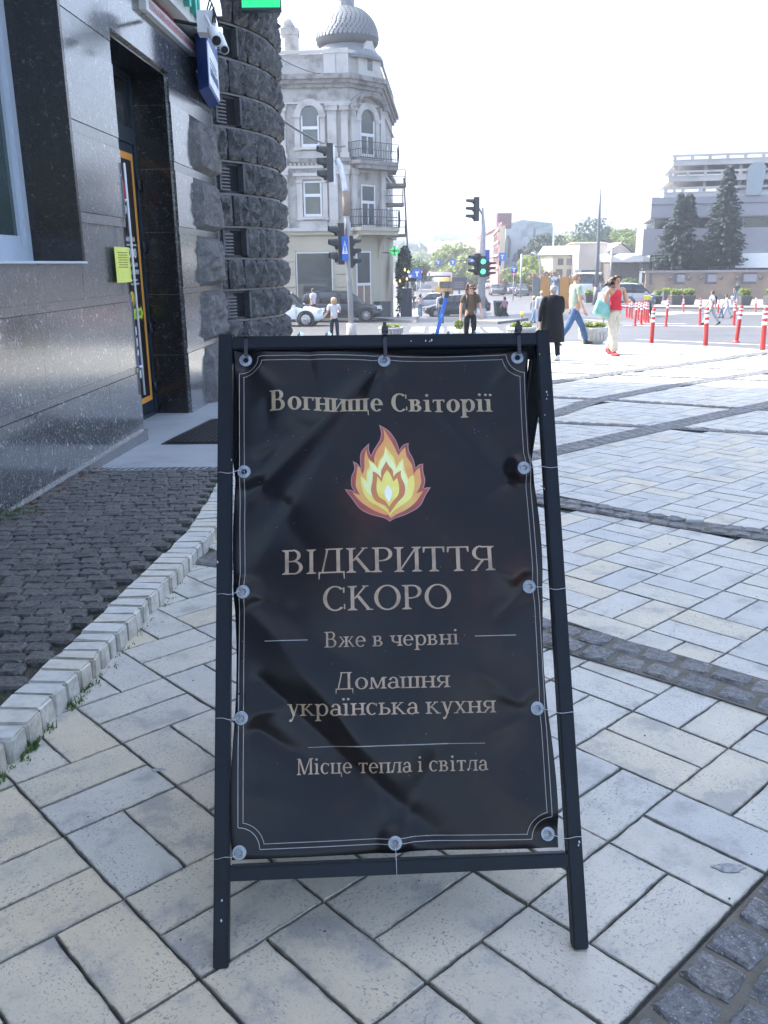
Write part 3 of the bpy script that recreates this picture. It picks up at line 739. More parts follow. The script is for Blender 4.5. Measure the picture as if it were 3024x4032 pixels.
def glyph(G_, ch):
    W, T = G_.W, G_.T
    if ch in 'Вв':
        c = ch == 'В'; H_ = 10 if c else XH; k = H_/10
        G_.V(1.6, 0, H_, st='l', sb='l'); m_ = 5.25*k; wx = 1.0 if c else .86
        G_.H(2.2, 3.6*wx, H_-T/2); G_.H(2.2, 3.9*wx, m_); G_.H(2.2, 3.8*wx, T/2)
        G_.A(3.6*wx, (H_+m_)/2, 2.7*wx, (H_-m_+T/2)/2+.02, 90, -90, W*.95); G_.A(3.8*wx, m_/2+.1, 3.2*wx, (m_+T/2)/2+.08, 90, -90, W)
        return 7.9 if c else 7.0
    if ch in 'ІіЇї':
        c = ch in 'ІЇ'; G_.V(2.0, 0, 10 if c else XH, sb='lr', st='lr' if c else 'l')
        if ch == 'і': G_.dot(1.9, XH+2.4)
        if ch == 'ї': G_.dot(.75, XH+2.4, .7); G_.dot(3.15, XH+2.4, .7)
        return 4.2
    if ch in 'Дд':
        c = ch == 'Д'; H_ = 10 if c else XH; w_ = 1 if c else .82
        G_.D(1.5*w_, .4, 3.3*w_, H_-.3, T*1.15); G_.V(6.9*w_, .3, H_, st='r', sb=''); G_.H(2.6*w_, 6.9*w_, H_-T/2)
        G_.H(.2*w_, 9.0*w_, T*.5+.05, T*1.1); G_.q((.2*w_, -2.4), (.2*w_, .1), (.75*w_, .1), (.5*w_, -2.4)); G_.q((8.7*w_, -2.4), (8.45*w_, .1), (9.0*w_, .1), (9.0*w_, -2.4))
        return 9.6*w_
    if ch in 'Кк':
        c = ch == 'К'; H_ = 10 if c else XH; k = H_/10; e = 1 if c else .87
        G_.V(1.6, 0, H_); G_.D(2.3*e, 4.7*k, 6.1*e, H_-.2, T*1.3); G_.D(7.3*e, .2, 3.4*e, 6.0*k, W*1.05); G_.S(6.1*e, H_, -1, 1.1); G_.S(7.5*e, 0, 1, 1.2)
        return 8.7*e
    if ch == 'Р':
        G_.V(1.6, 0, 10, st='l'); G_.H(2.2, 3.6, 10-T/2); G_.H(2.2, 3.6, 4.6); G_.A(3.6, 7.25, 3.2, 2.78, 90, -90); return 7.4
    if ch in 'Ии':
        c = ch == 'И'; H_ = 10 if c else XH; x2 = 7.6 if c else 6.2
        G_.V(1.6, 0, H_); G_.V(x2, 0, H_); G_.D(2.2, 1.1*H_/10, x2-.6, H_*.9, T*1.25); return x2+1.7
    if ch in 'Тт':
        c = ch == 'Т'; H_ = 10 if c else XH; x = 4.1 if c else 3.4; l = 3.7 if c else 2.9
        G_.V(x, 0, H_, st=''); G_.H(x-l, x+l, H_-T/2, T*1.05)
        for sg in (-1, 1): G_.q((x+sg*l, H_), (x+sg*(l-.05), H_-2.3*H_/10), (x+sg*(l-.45), H_-2.3*H_/10), (x+sg*(l-.9), H_-.2))
        return 2*x
    if ch in 'Яя':
        c = ch == 'Я'; H_ = 10 if c else XH; k = H_/10; x = 6.6 if c else 5.5; e = 1 if c else .82
        G_.V(x, 0, H_, st='r'); m_ = 4.5*k; G_.H(3.6*e, x, H_-T/2); G_.H(3.6*e, x, m_); G_.A(3.8*e, (H_+m_)/2, 3.1*e, (H_-m_+T)/2, 90, 270); G_.D(1.3*e, .2, 4.3*e, m_, W*.8); G_.S(1.2*e, 0, 1, 1.0); return x+1.7
    if ch in 'Сс':
        c = ch == 'С'; H_ = 10 if c else XH; rx, ry = (4.2, 5.2) if c else (3.0, 3.5)
        G_.A(rx+.3, H_/2, rx, ry, 48, 312, W*1.08, T); x = rx+.3+rx*.72
        G_.tick(x, H_/2+ry*.42, ry*.42, T)
        if c: G_.tick(x+.2, H_/2-ry*.86, ry*.40, T*.8)
        return 2*rx+.5
    if ch in 'Оо':
        c = ch == 'О'; H_ = 10 if c else XH; rx, ry = (4.6, 5.2) if c else (3.25, 3.5)
        G_.A(rx+.4, H_/2, rx, ry, 0, 360, W*1.08, T, 24); return 2*rx+.9
    if ch == 'М':
        G_.V(1.7, 0, 10, T*1.2, st='', sb='lr'); G_.D(5.3, .3, 2.1, 10, W); G_.D(5.3, .3, 8.9, 10, T*1.2); G_.V(9.4, 0, 10, st='r'); G_.S(1.5, 10, -1, .9); return 11.2
    if ch == 'м':
        G_.V(1.3, 0, XH, T*1.2, st='', sb='lr'); G_.D(4.2, .2, 1.7, XH, W*.95); G_.D(4.2, .2, 6.9, XH, T*1.2); G_.V(7.3, 0, XH, st='r'); return 9.0
    if ch == 'г': G_.V(1.6, 0, XH, st='l'); G_.H(2, 5.2, XH-T/2); G_.q((5.3, XH), (5.2, XH-1.9), (4.8, XH-1.9), (4.3, XH-.3)); return 5.6
    if ch == 'н': G_.V(1.6, 0, XH); G_.V(6.1, 0, XH); G_.H(2.1, 5.6, XH/2+.1); return 7.7
    if ch == 'п': G_.V(1.6, 0, XH, st='l'); G_.V(6.1, 0, XH, st='r'); G_.H(2.1, 5.6, XH-T/2); return 7.7
    if ch == 'л':
        G_.V(5.7, 0, XH, st='r'); G_.H(2.2, 5.5, XH-T/2); G_.D(1.5, .9, 2.6, XH-.2, T*1.2); G_.dot(.95, .75, .8); return 7.3
    if ch in 'шщ':
        for x in (1.6, 5.2, 8.8): G_.V(x, 0, XH, sb='')
        G_.H(.5, 9.9 if ch == 'ш' else 10.3, T/2)
        if ch == 'щ': G_.q((9.8, .2), (10.3, .2), (10.4, -2.3), (9.9, -2.0))
        return 10.4 if ch == 'ш' else 11
    if ch == 'ц':
        G_.V(1.6, 0, XH, sb=''); G_.V(5.8, 0, XH, sb=''); G_.H(.5, 7.4, T/2); G_.q((6.9, .2), (7.4, .2), (7.5, -2.3), (7.0, -2.0)); return 7.9
    if ch == 'е':
        G_.A(3.3, XH/2, 3.0, 3.5, -2, 318, W*1.02, T, 20); G_.H(1.2, 6.1, XH/2+.25); return 6.7
    if ch == 'р':
        G_.V(1.6, -3, XH, st='l'); G_.A(3.9, XH/2, 3.0, 3.5, -150, 150, W*1.02, T, 20); return 7.4
    if ch == 'ж':
        G_.V(4.9, 0, XH)
        for sg in (-1, 1):
            G_.D(4.9+sg*1.2, XH*.48, 4.9+sg*3.4, XH-.2, T*1.2); G_.D(4.9+sg*3.9, .2, 4.9+sg*1.4, XH*.60, W*.85); G_.S(4.9+sg*3.4, XH, -1, .9); G_.S(4.9+sg*4.0, 0, 1, .9)
        return 9.9
    if ch == 'ч':
        G_.V(5.7, 0, XH); G_.V(1.6, XH*.58, XH, sb=''); G_.A(3.6, XH*.60, 2.65, 2.0, 180, 300, W, T, 8); G_.H(3.4, 5.4, XH*.31); return 7.4
    if ch == 'а':
        G_.V(5.0, .3, XH*.70, st='', sb='r'); G_.A(3.3, XH*.64, 2.35, XH*.36, 10, 165, W*.95, T, 10); G_.A(2.9, 1.85, 2.5, 2.0, 60, 320, W, T, 14); G_.H(3.2, 4.7, XH*.52); return 6.5
    if ch == 'у':
        G_.D(3.6, .2, 1.6, XH, W*1.02); G_.D(2.5, -2.6, 5.6, XH, T*1.25); G_.S(1.5, XH, -1, 1.2); G_.S(5.7, XH, -1, 1.0); G_.dot(1.9, -2.5, .75); return 6.7
    if ch == 'х':
        G_.D(5.4, .2, 1.7, XH-.2, W*1.05); G_.D(1.4, .2, 5.2, XH-.2, T*1.2)
        for x, y, u in ((1.6, XH, -1), (5.4, XH, -1), (1.3, 0, 1), (5.5, 0, 1)): G_.S(x, y, u, 1.1)
        return 6.9
    if ch == 'ь':
        G_.V(1.6, 0, XH, sb='l'); G_.H(2.1, 3.6, T/2); G_.H(2.1, 3.6, 3.7); G_.A(3.5, 1.98, 2.6, 2.0, 90, -90); return 6.4
    return 3.4
def adv(ch):
    class Z(GL):
        def poly(s, L, Q): pass
    return glyph(Z(0, 0, 1, 1, False, None), ch)
def text(txt, s0, s1, t0, cap, m, bold=False, t1=None):
    w_ = sum(adv(c) if c != ' ' else 3.4 for c in txt); k = cap/10; sx = (s1-s0)/(w_*k); x = s0; mb = MB()
    for c in txt:
        a = 3.4 if c == ' ' else None
        y = t0+(0 if t1 is None else (t1-t0)*(x-s0)/(s1-s0))
        if a is None: a = glyph(GL(x, y, k, sx, bold, mb), c)
        elif mb.v: sub(mb, 'lettering', m); mb = MB()
        x += a*k*sx
    return sub(mb, 'lettering', m)
text('Вогнище Світорії', .129, .688, 1.2735, .049, M_TAN, True, 1.270)
text('ВІДКРИТТЯ', .154, .668, .869, .060, M_TAN2, False, .863)
text('СКОРО', .250, .562, .778, .058, M_TAN2, False, .775)
text('Вже в червні', .254, .574, .692, .0365, M_TAN2, False, .690)
text('Домашня', .278, .549, .593, .040, M_TAN2, False, .591)
text('українська кухня', .163, .656, .535, .041, M_TAN2, False, .529)
text('Місце тепла і світла', .184, .631, .401, .036, M_TAN2, False, .398)

# ---- flame print: closed outlines filled in thin horizontal bands
def FZ(x, y): return (.310+(x-215)*.000168, 1.237-(y-245)*.0001716)
def smooth(P, n=6):
    """outline with 'c' = corner; curves between corners"""
    out = []; N = len(P)
    for i in range(N):
        p0, p1, p2, p3 = P[(i-1) % N], P[i], P[(i+1) % N], P[(i+2) % N]
        m1 = (0, 0) if len(p1) > 2 else ((p2[0]-p0[0])/2, (p2[1]-p0[1])/2); m2 = (0, 0) if len(p2) > 2 else ((p3[0]-p1[0])/2, (p3[1]-p1[1])/2)
        if len(p1) > 2: m1 = ((p2[0]-p1[0])*.8-m2[0]*.2, (p2[1]-p1[1])*.8-m2[1]*.2)
        if len(p2) > 2: m2 = ((p2[0]-p1[0])*.8-m1[0]*.2, (p2[1]-p1[1])*.8-m1[1]*.2)
        for q in range(n):
            u = q/n; a, b, c, d = 2*u**3-3*u*u+1, u**3-2*u*u+u, -2*u**3+3*u*u, u**3-u*u
            out.append(tuple(a*p1[j]+b*m1[j]+c*p2[j]+d*m2[j] for j in (0, 1)))
    return out
def fill(mb, P, k0, step=9):
    ys_ = sorted(set([min(p[1] for p in P)+.01, max(p[1] for p in P)-.01]+[q for q in range(int(min(p[1] for p in P)), int(max(p[1] for p in P)), step)]))
    def cross(y):
        xs = []
        for (x0, y0), (x1, y1) in zip(P, P[1:]+P[:1]):
            if (y0 > y) != (y1 > y): xs.append(x0+(y-y0)*(x1-x0)/(y1-y0))
        return sorted(xs)
    for ya, yb in zip(ys_, ys_[1:]):
        A, B = cross(ya+.01), cross(yb-.01)
        if len(A) != len(B):
            ym = (ya+yb)/2; A = B = cross(ym)
        for i in range(0, len(A)-1, 2):
            n = max(1, int(max(A[i+1]-A[i], B[i+1]-B[i])/60))
            for q in range(n):
                f = lambda X, u: X[i]+(X[i+1]-X[i])*u
                mb.add([BP(*FZ(f(A, q/n), ya), k0), BP(*FZ(f(B, q/n), yb), k0), BP(*FZ(f(B, (q+1)/n), yb), k0), BP(*FZ(f(A, (q+1)/n), ya), k0)], [(0, 1, 2, 3)])
C = 'c'
OUT = [(735, 245, C), (880, 340), (985, 500), (1022, 635, C), (1080, 560), (1163, 525, C), (1165, 640), (1225, 770), (1252, 912, C), (1300, 860), (1367, 842, C), (1365, 960), (1388, 1090), (1360, 1215, C), (1410, 1200), (1467, 1198, C), (1390, 1310), (1290, 1480), (1100, 1590), (920, 1650), (848, 1692, C), (770, 1640), (560, 1575), (420, 1490), (330, 1370), (212, 1203, C), (290, 1208), (355, 1238, C), (305, 1150), (310, 1010), (355, 900), (333, 787, C), (400, 825), (458, 905, C), (440, 800), (460, 650), (583, 520, C), (575, 620), (606, 715, C), (635, 640), (735, 480), (760, 370)]
def inset(P, d):
    n = len(P); o = []; ar = sum(P[i][0]*P[(i+1) % n][1]-P[(i+1) % n][0]*P[i][1] for i in range(n)); s_ = 1 if ar > 0 else -1
    for i in range(n):
        a, b = P[i-1], P[(i+1) % n]; dx, dy = b[0]-a[0], b[1]-a[1]; q = math.hypot(dx, dy) or 1
        o.append((P[i][0]-s_*dy/q*d, P[i][1]+s_*dx/q*d))
    return o
ORG = [(795, 300, C), (870, 430), (940, 560), (1008, 718, C), (1050, 650), (1112, 592, C), (1130, 730), (1200, 860), (1222, 1010, C), (1255, 950), (1312, 905, C), (1325, 1050), (1320, 1150), (1250, 1290, C), (1300, 1270), (1350, 1250, C), (1240, 1410), (1100, 1520), (950, 1590), (868, 1645, C), (850, 1600), (780, 1590), (640, 1530), (500, 1440), (400, 1350), (320, 1248, C), (380, 1270), (432, 1292, C), (370, 1160), (380, 1020), (402, 860, C), (440, 900), (468, 985, C), (500, 900), (505, 750), (535, 605, C), (560, 730), (655, 850, C), (650, 740), (700, 620), (800, 470)]
YEL = [(815, 565, C), (880, 670), (940, 760), (975, 895, C), (1010, 820), (1075, 765, C), (1090, 900), (1140, 1080, C), (1170, 1035), (1222, 1015, C), (1225, 1180), (1170, 1350), (1030, 1460), (890, 1560), (850, 1650, C), (830, 1570), (700, 1470), (560, 1380), (470, 1230), (442, 1015, C), (490, 1040), (530, 1085, C), (535, 950), (575, 870), (562, 770, C), (640, 820), (692, 895, C), (720, 790), (790, 690)]
PAL = [(818, 600, C), (850, 700), (915, 790), (970, 920, C), (1015, 850), (1062, 800, C), (1070, 940), (1125, 1080), (1120, 1230), (1040, 1370), (930, 1450), (880, 1510, C), (850, 1470), (760, 1420), (640, 1340), (520, 1230), (470, 1060, C), (510, 1090), (545, 1120, C), (545, 980), (590, 900), (580, 810, C), (650, 850), (700, 925, C), (740, 800), (790, 720)]
BUD = [(827, 797, C), (860, 870), (915, 940), (920, 1040, C), (965, 985), (1038, 945, C), (1035, 1040), (1085, 1170), (1070, 1310), (960, 1430), (850, 1575, C), (800, 1470), (650, 1380), (590, 1240), (615, 1080), (625, 945, C), (690, 985), (747, 1055, C), (745, 950), (790, 860)]
COR = [(830, 930, C), (880, 1000), (920, 1110, C), (975, 1050, C), (1000, 1180), (985, 1300), (900, 1400), (845, 1480, C), (790, 1390), (700, 1320), (670, 1200), (688, 1025, C), (748, 1110, C), (780, 1010)]
WHT = [(838, 1160, C), (890, 1240), (885, 1320), (842, 1405, C), (795, 1320), (790, 1240)]
fl = []
for nm, P, c, k0 in [('flame_rim', OUT, (.42, .22, .22), .0010), ('flame_outer', inset(smooth(OUT), 12), (.38, .075, .055), .0013), ('flame_orange', ORG, (.70, .30, .09), .0016), ('flame_yellow', YEL, (.80, .62, .13), .0019), ('flame_pale', PAL, (.82, .84, .40), .0022), ('flame_bud', BUD, (.58, .20, .07), .0025), ('flame_core', COR, (.80, .60, .10), .0028), ('flame_heart', WHT, (.85, .88, .92), .0031)]:
    Q = P if nm == 'flame_outer' else smooth(P)
    mb = MB(); fill(mb, Q, k0)
    c2 = {'flame_orange': (.72, .46, .12), 'flame_outer': (.24, .05, .05), 'flame_core': (.86, .80, .22), 'flame_yellow': (.82, .74, .2)}.get(nm)
    sub(mb, nm, mat('print_'+nm, c, .45, var=.12, vs=9, c2=c2))

# ---- eyelets, ties
for n_, (s_, t_) in enumerate(GROM):
    mb = MB(); c = BP(s_, t_, .0006)
    mb.lathe([(.0095, 0), (.0165, .0), (.0165, .0015), (.0145, .0022), (.0125, .0010), (.0105, .0026), (.0080, .0030), (.0066, .0022), (.0062, .0004)], c, 24, ax=(SW_, SD_, SN_), cap=False)
    sub(mb, 'grommet', M_ZINC)
    mb = MB(); mb.lathe([(.0001, 0), (.0064, 0)], BP(s_, t_, .0006), 14, ax=(SW_, SD_, SN_), cap=False)
    sub(mb, 'eyelet_hole', [M_FRAME, M_BACK, M_FRAME, M_FRAME, M_SILV, M_SILV, M_SILV, M_SILV, M_SILV, M_SILV, M_BACK, M_SILV][n_])
for s_, t_ in GROM[:3]:
    mb = MB(); e = s_-.414
    x = s_+.003
    mb.frame(PL(x, 0, 0), SW_, SD_, SN_, -.0045, .0045, t_+.005, HGT-.004, .0005, .0022)
    mb.frame(PL(x, 0, 0), SW_, SD_, SN_, -.0048, .0048, HGT-.012, HGT+.016, .001, .010)
    mb.frame(PL(x, 0, 0), SW_, SD_, SN_, -.008, .008, HGT-.003, HGT+.010, -.004, .0115)
    mb.frame(PL(x, 0, 0), SW_, SD_, SN_, -.0042, .0042, HGT+.016, HGT+.024, .003, .0052)
    mb.build('zip_tie', M_ZIP, sign, world=True)
for n_, ((s_, t_), (e_, f_)) in enumerate([(GROM[3], (-.002, 1.118)), (GROM[4], (-.003, .823)), (GROM[5], (-.002, .540)), (GROM[9], (-.002, .232)), (GROM[6], (.840, 1.117)), (GROM[7], (.841, .815)), (GROM[8], (.842, .523)), (GROM[11], (.842, .246)), (GROM[10], (.410, .176))]):
    mb = MB(); P = []
    for q in range(9):
        u = q/8; P.append(PL(s_+(e_-s_)*u, t_+(f_-t_)*u-.003*math.sin(u*3.14)+.002*math.sin(u*9+n_), .001+.004*math.sin(u*3.1) - (.014 if u == 0 else 0)))
    mb.tube(P, .0007, 5); mb.build('wire_tie', M_WIRE, sign, world=True)
mb = MB(); P = [PL(.795+.012*math.sin(u/7*3.1)+.012*u/7, 1.075-.075*u/7, -.02+.01*math.sin(u)) for u in range(8)]
mb.tube(P, .0012, 5); mb.build('wire_tie', M_WIRE, sign, world=True)
# ================================================================== GRANITE HOUSE ON THE LEFT
def WP(s, z, off=0): return WB*1 + VD*s + WN*off + Vector((0, 0, z-WB.z))
ZZ = Vector((0, 0, 1))
def polished(name, dark, mid, light, rough, sc_=(1, 1, 1.0), bright=.5):
    m, t, p = new_mat(name); v = coords(t, scale=sc_)
    n = noise(t, v, 17, 4, .8, dist=.8); n2 = noise(t, v, 55, 3, .65)
    c = ramp(t, n.outputs[0], [(.40, dark), (.52, mid), (.60, mid), (.66, light)])
    c = mixc(t, ramp(t, n2.outputs[0], [(.55, 0), (.66, bright)]), c, light)
    lo = noise(t, v, .9, 3); c = mixc(t, ramp(t, lo.outputs[0], [(.4, .3), (.6, 0)]), c, mid)
    setc(t, p, c); p.inputs['Roughness'].default_value = rough; p.inputs['Specular IOR Level'].default_value = 1.0; p.inputs['IOR'].default_value = 1.85
    return m
M_GRAN = polished('polished_grey_granite', (.035, .038, .042), (.075, .08, .085), (.46, .46, .45), .13)
M_GRANJ = polished('granite_band', (.030, .034, .04), (.085, .088, .092), (.24, .24, .245), .2)
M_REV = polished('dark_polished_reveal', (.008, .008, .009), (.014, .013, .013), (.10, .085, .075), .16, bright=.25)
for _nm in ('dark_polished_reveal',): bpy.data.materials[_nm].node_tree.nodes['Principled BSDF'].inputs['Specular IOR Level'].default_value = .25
def rough_mat():
    m, t, p = new_mat('rock_faced_granite'); v = coords(t, rnd=False)
    n = noise(t, v, 9, 5, .7); n2 = noise(t, v, 60, 3, .6)
    c = ramp(t, n.outputs[0], [(.3, (.055, .055, .056)), (.5, (.115, .112, .110)), (.7, (.20, .19, .182))])
    c = mixc(t, ramp(t, n2.outputs[0], [(.4, .6), (.55, 0)]), c, (.04, .042, .048))
    setc(t, p, c); p.inputs['Roughness'].default_value = .7; bump(t, p, n2.outputs[0], .8, .02); return m
M_ROCK = rough_mat()
M_ROCKB = mat('granite_bed', (.085, .085, .09), .7, var=.3, vs=12, bs=.5, bscale=60)
M_METAL = mat('grey_window_frame', (.42, .47, .53), .4, var=.06)
M_DOOR = mat('dark_aluminium', (.016, .024, .036), .35, var=.2, vs=4)
M_ORANGE = mat('orange_border', (.62, .27, .045), .5, var=.06)
M_PANEL = mat('door_poster_brown', (.014, .009, .008), .35, var=.3, vs=5)
M_WHITE = mat('white_paint', (.62, .63, .64), .45, var=.08)
M_YEL = mat('yellow_paper', (.62, .66, .12), .6, var=.05, vs=8)
M_INK = mat('printed_ink', (.03, .03, .035), .6)
M_CREAM = mat('cream_box', (.50, .50, .47), .5, var=.1)
M_RED = mat('red_print', (.42, .035, .05), .5)
house = thing('granite_building', 'polished grey granite house front with deep doorway and rock faced round corner tower', 'building', (-2.6, 9, -.2))
HTOP = 15.
HZ = [(-.9, .463), (.530, 1.13), (1.20, 1.785), (1.868, 2.45), (2.545, 3.14), (3.322, 4.6), (4.68, 5.4), (5.48, 6.4)]    # panel rows; the gaps are the narrow bands
def gz(s): p = WP(s, 0); return g(p.x, p.y)
def wallpart(mb, s0, s1, z0, z1, o0, o1): mb.frame(WP(0, 0)-VD*0, VD, WN, ZZ, s0, s1, o0, o1, z0, z1)
# core behind the facing, leaving door and window recesses
core = MB()
def cb(s0, s1, z0, z1, o0=-9, o1=-.04): wallpart(core, s0, s1, z0, z1, o0, o1)
cb(-15, -6.2, -.9, HTOP); cb(-6.2, -1.10, -.9, 1.47); cb(-6.2, -1.10, 5.2, HTOP); cb(-1.09, 0, -.9, HTOP); cb(.001, 1.84, 3.43, HTOP); cb(1.841, 3.86, -.9, HTOP)
cb(.001, 1.84, -.9, 3.429, -9, -.5); cb(-6.2, -1.1, 1.471, 5.199, -9, -.52)
core.build('wall_core', M_GRANJ, house, world=True)
# polished panels
def panels(s0, s1, z0, z1, row=None):
    mb = MB(); wallpart(mb, s0+.002, s1-.002, z0, z1, -.04, 0)
    o = mb.build('wall_panel', M_GRAN, house, world=True); return o
rp = random.Random(11)
for i_, (z0, z1) in enumerate(HZ):
    cuts = [-15, -12, -9.3, -7.6, -6.2]
    if z1 < 1.5: cuts += [-4.1, -2.35+.25*(i_ % 2), -.85+.3*(i_ % 2), 0]
    elif z1 < 5: cuts += [-6.2]
    segs = [(a, b) for a, b in zip(cuts, cuts[1:]) if b-a > .1]
    if 1.5 < z0 and z0 < 5: segs += [(-1.108, 0)]
    if z0 > 5 or z0 < 1.2 and z1 > 1.5: segs += [(-4.1, -1.108), (-1.108, 0)]
    for a, b in segs:
        zb = z1
        if z1 > 1.5 and z0 < 1.5 and a >= -6.2 and b <= -1.1: zb = 1.47
        panels(a, b, z0, min(zb, z1))
    if z0 >= 3.3: panels(0, 1.84, max(z0, 3.43), z1)
    panels(1.84, 2.62 if z1 < 3.2 else 3.86, z0, z1)
# flush thin bands between the courses, set a little back
for (a0, a1), (b0, b1) in zip(HZ, HZ[1:]):
    for s0, s1 in ([(-15, -6.2), (-6.19, 0)] if a1 < 1.4 else [(-15, -6.2), (-1.108, 0)])+[(1.84, 3.84)]:
        mb = MB(); wallpart(mb, s0, s1, a1+.004, b0-.004, -.038, -.007); mb.build('wall_band', M_GRANJ, house, world=True)
mb = MB(); wallpart(mb, 0.001, 1.839, 4.604, 4.676, -.038, -.007); mb.build('wall_band', M_GRANJ, house, world=True)
# plinth
mb = MB(); wallpart(mb, -15, -.003, -.9, -.08, 0, .035); mb.build('plinth', M_GRANJ, house, world=True)
# door recess faces
mb = MB()
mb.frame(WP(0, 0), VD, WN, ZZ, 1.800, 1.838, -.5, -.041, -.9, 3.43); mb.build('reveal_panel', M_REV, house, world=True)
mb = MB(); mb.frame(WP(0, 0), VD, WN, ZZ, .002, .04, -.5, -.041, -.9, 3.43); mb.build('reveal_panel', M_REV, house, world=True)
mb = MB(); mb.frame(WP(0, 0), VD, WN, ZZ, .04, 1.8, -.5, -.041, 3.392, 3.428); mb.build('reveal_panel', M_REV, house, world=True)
mb = MB()
for z in (.45, 1.13, 1.8, 2.46, 3.1): mb.frame(WP(0, 0), VD, WN, ZZ, 1.7965, 1.80, -.44, -.045, z, z+.006)
mb.build('reveal_joint', M_GRANJ, house, world=True)
# window recess: dark reveal, sill, frame, glass, curtain
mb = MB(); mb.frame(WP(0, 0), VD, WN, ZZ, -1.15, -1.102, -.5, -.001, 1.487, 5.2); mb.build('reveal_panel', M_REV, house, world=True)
mb = MB(); mb.frame(WP(0, 0), VD, WN, ZZ, -6.2, -1.10, -.5, .014, 1.4715, 1.488); mb.build('window_sill', M_METAL, house, world=True)
win = thing_part = None
def part(mb, name, m, parent, kind=None, label=None):
    o = mb.build(name, m, parent, world=True, kind=kind, label=label); return o
wf = MB()
def wbox(mb, s0, s1, z0, z1, o0, o1): mb.frame(WP(0, 0), VD, WN, ZZ, s0, s1, o0, o1, z0, z1)
wbox(wf, -1.235, -1.152, 1.49, 5.15, -.46, -.40); wbox(wf, -6.1, -1.236, 1.49, 1.60, -.46, -.40); wbox(wf, -6.1, -1.31, 1.601, 1.68, -.455, -.415)
wbox(wf, -1.30, -1.236, 1.601, 5.1, -.455, -.415); wbox(wf, -3.2, -3.1, 1.60, 5.1, -.455, -.405)
window = part(wf, 'window', M_METAL, house)
def subp(mb, name, m, parent, kind=None):
    o = mb.build(name, m, parent, kind=kind); return o
mb = MB(); wbox(mb, -6.1, -1.302, 1.68, 5.1, -.448, -.440); subp(mb, 'pane', glass('window_glass', (.05, .085, .085), .03), window)
mb = MB()
for q in range(10):
    s_ = -1.33-.05*q; wbox(mb, s_-.045, s_, 1.7, 5.0, -.50+.01*(q % 2), -.47+.01*(q % 2))
subp(mb, 'curtain', mat('grey_curtain', (.22, .25, .27), .8), window)
# doorway: frame, transom, leaf with poster
D0 = -.42
mb = MB()
wbox(mb, 1.72, 1.798, -.20, 3.39, D0-.05, D0+.02); wbox(mb, .06, 1.719, 2.70, 2.86, D0-.05, D0+.02); wbox(mb, .06, .14, -.2, 2.70, D0-.05, D0+.02); wbox(mb, .06, 1.719, 3.33, 3.39, D0-.05, D0+.015); wbox(mb, .06, 1.719, -.24, -.17, D0-.05, D0+.02)
part(mb, 'door_frame', M_DOOR, house)
mb = MB(); wbox(mb, .06, 1.72, 2.86, 3.33, D0-.04, D0-.02); part(mb, 'transom_window', glass('dark_transom', (.02, .024, .028)), house)
mb = MB(); wbox(mb, .15, 1.71, -.165, 2.695, D0-.03, D0+.005)
door = part(mb, 'door', M_DOOR, house)
mb = MB(); wbox(mb, .30, 1.60, .02, 2.53, D0+.0055, D0+.0085); subp(mb, 'poster_panel', M_PANEL, door)
mb = MB()
wbox(mb, 1.60, 1.665, -.04, 2.60, D0+.0055, D0+.011); wbox(mb, .24, 1.599, 2.53, 2.60, D0+.0055, D0+.011); wbox(mb, .24, 1.599, -.04, .019, D0+.0055, D0+.011); wbox(mb, .24, .30, .019, 2.53, D0+.0055, D0+.011)
subp(mb, 'poster_border', M_ORANGE, door)
# white print on the door poster
def wall_text(txt, s0, z0, h, off, m, parent, name='lettering', bold=0, depth=.0, sx=1, ax=None):
    cu = bpy.data.curves.new(name, 'FONT'); cu.body = txt; cu.size = h/.73; cu.offset = bold; cu.extrude = depth; cu.resolution_u = 3
    o = bpy.data.objects.new(name, cu); link(o); bpy.context.view_layer.update()
    dg = bpy.context.evaluated_depsgraph_get(); me = bpy.data.meshes.new_from_object(o.evaluated_get(dg)); bpy.data.objects.remove(o)
    X, Y, N = ax or (VD, ZZ, WN); o_ = WP(s0, z0, off) if ax is None else Vector(s0)
    for v in me.vertices: v.co = o_ + X*(v.co.x*sx) + Y*v.co.y + N*v.co.z
    me.materials.clear(); me.materials.append(m); o = bpy.data.objects.new(name, me); link(o, parent); return o
P_ = D0+.009
wall_text('ЕКС', 1.22, 1.98, .075, P_, M_WHITE, door, bold=.004)
wall_text('10:00', 1.19, 1.535, .10, P_, M_WHITE, door, bold=.004, sx=1.1)
rr = random.Random(4)
def marks(mb, s0, s1, z0, h, off, hook=False, P=WP, X=VD, N=WN, Z=ZZ):
    """a row of small upright print marks, too small to read"""
    s_ = s0
    while s_ < s1:
        w_ = h*rr.uniform(.5, .8)
        mb.frame(P(s_, z0, off), X, N, Z, 0, w_*.25, 0, .0008, 0, h)
        mb.frame(P(s_+w_*.55, z0, off), X, N, Z, 0, w_*.25, 0, .0009, 0, h*rr.uniform(.6, 1))
        mb.frame(P(s_+w_*.26, z0+h*rr.uniform(.1, .85), off), X, N, Z, 0, w_*.28, 0, .0008, 0, h*.15)
        s_ += w_*1.15
mb = MB()
marks(mb, 1.22, 1.50, 1.70, .05, P_); marks(mb, 1.22, 1.54, 1.655, .02, P_); marks(mb, 1.24, 1.52, 1.44, .045, P_); marks(mb, 1.24, 1.53, 1.36, .05, P_); marks(mb, 1.26, 1.48, 1.29, .02, P_); marks(mb, 1.26, 1.53, 1.25, .02, P_)
subp(mb, 'print_marks', M_WHITE, door)
mb = MB(); mb.lathe([(.12, 0), (.12, .003), (0.001, .003)], WP(1.24, 2.20, P_), 20, ax=(VD, ZZ, WN)); subp(mb, 'red_emblem', M_RED, door)
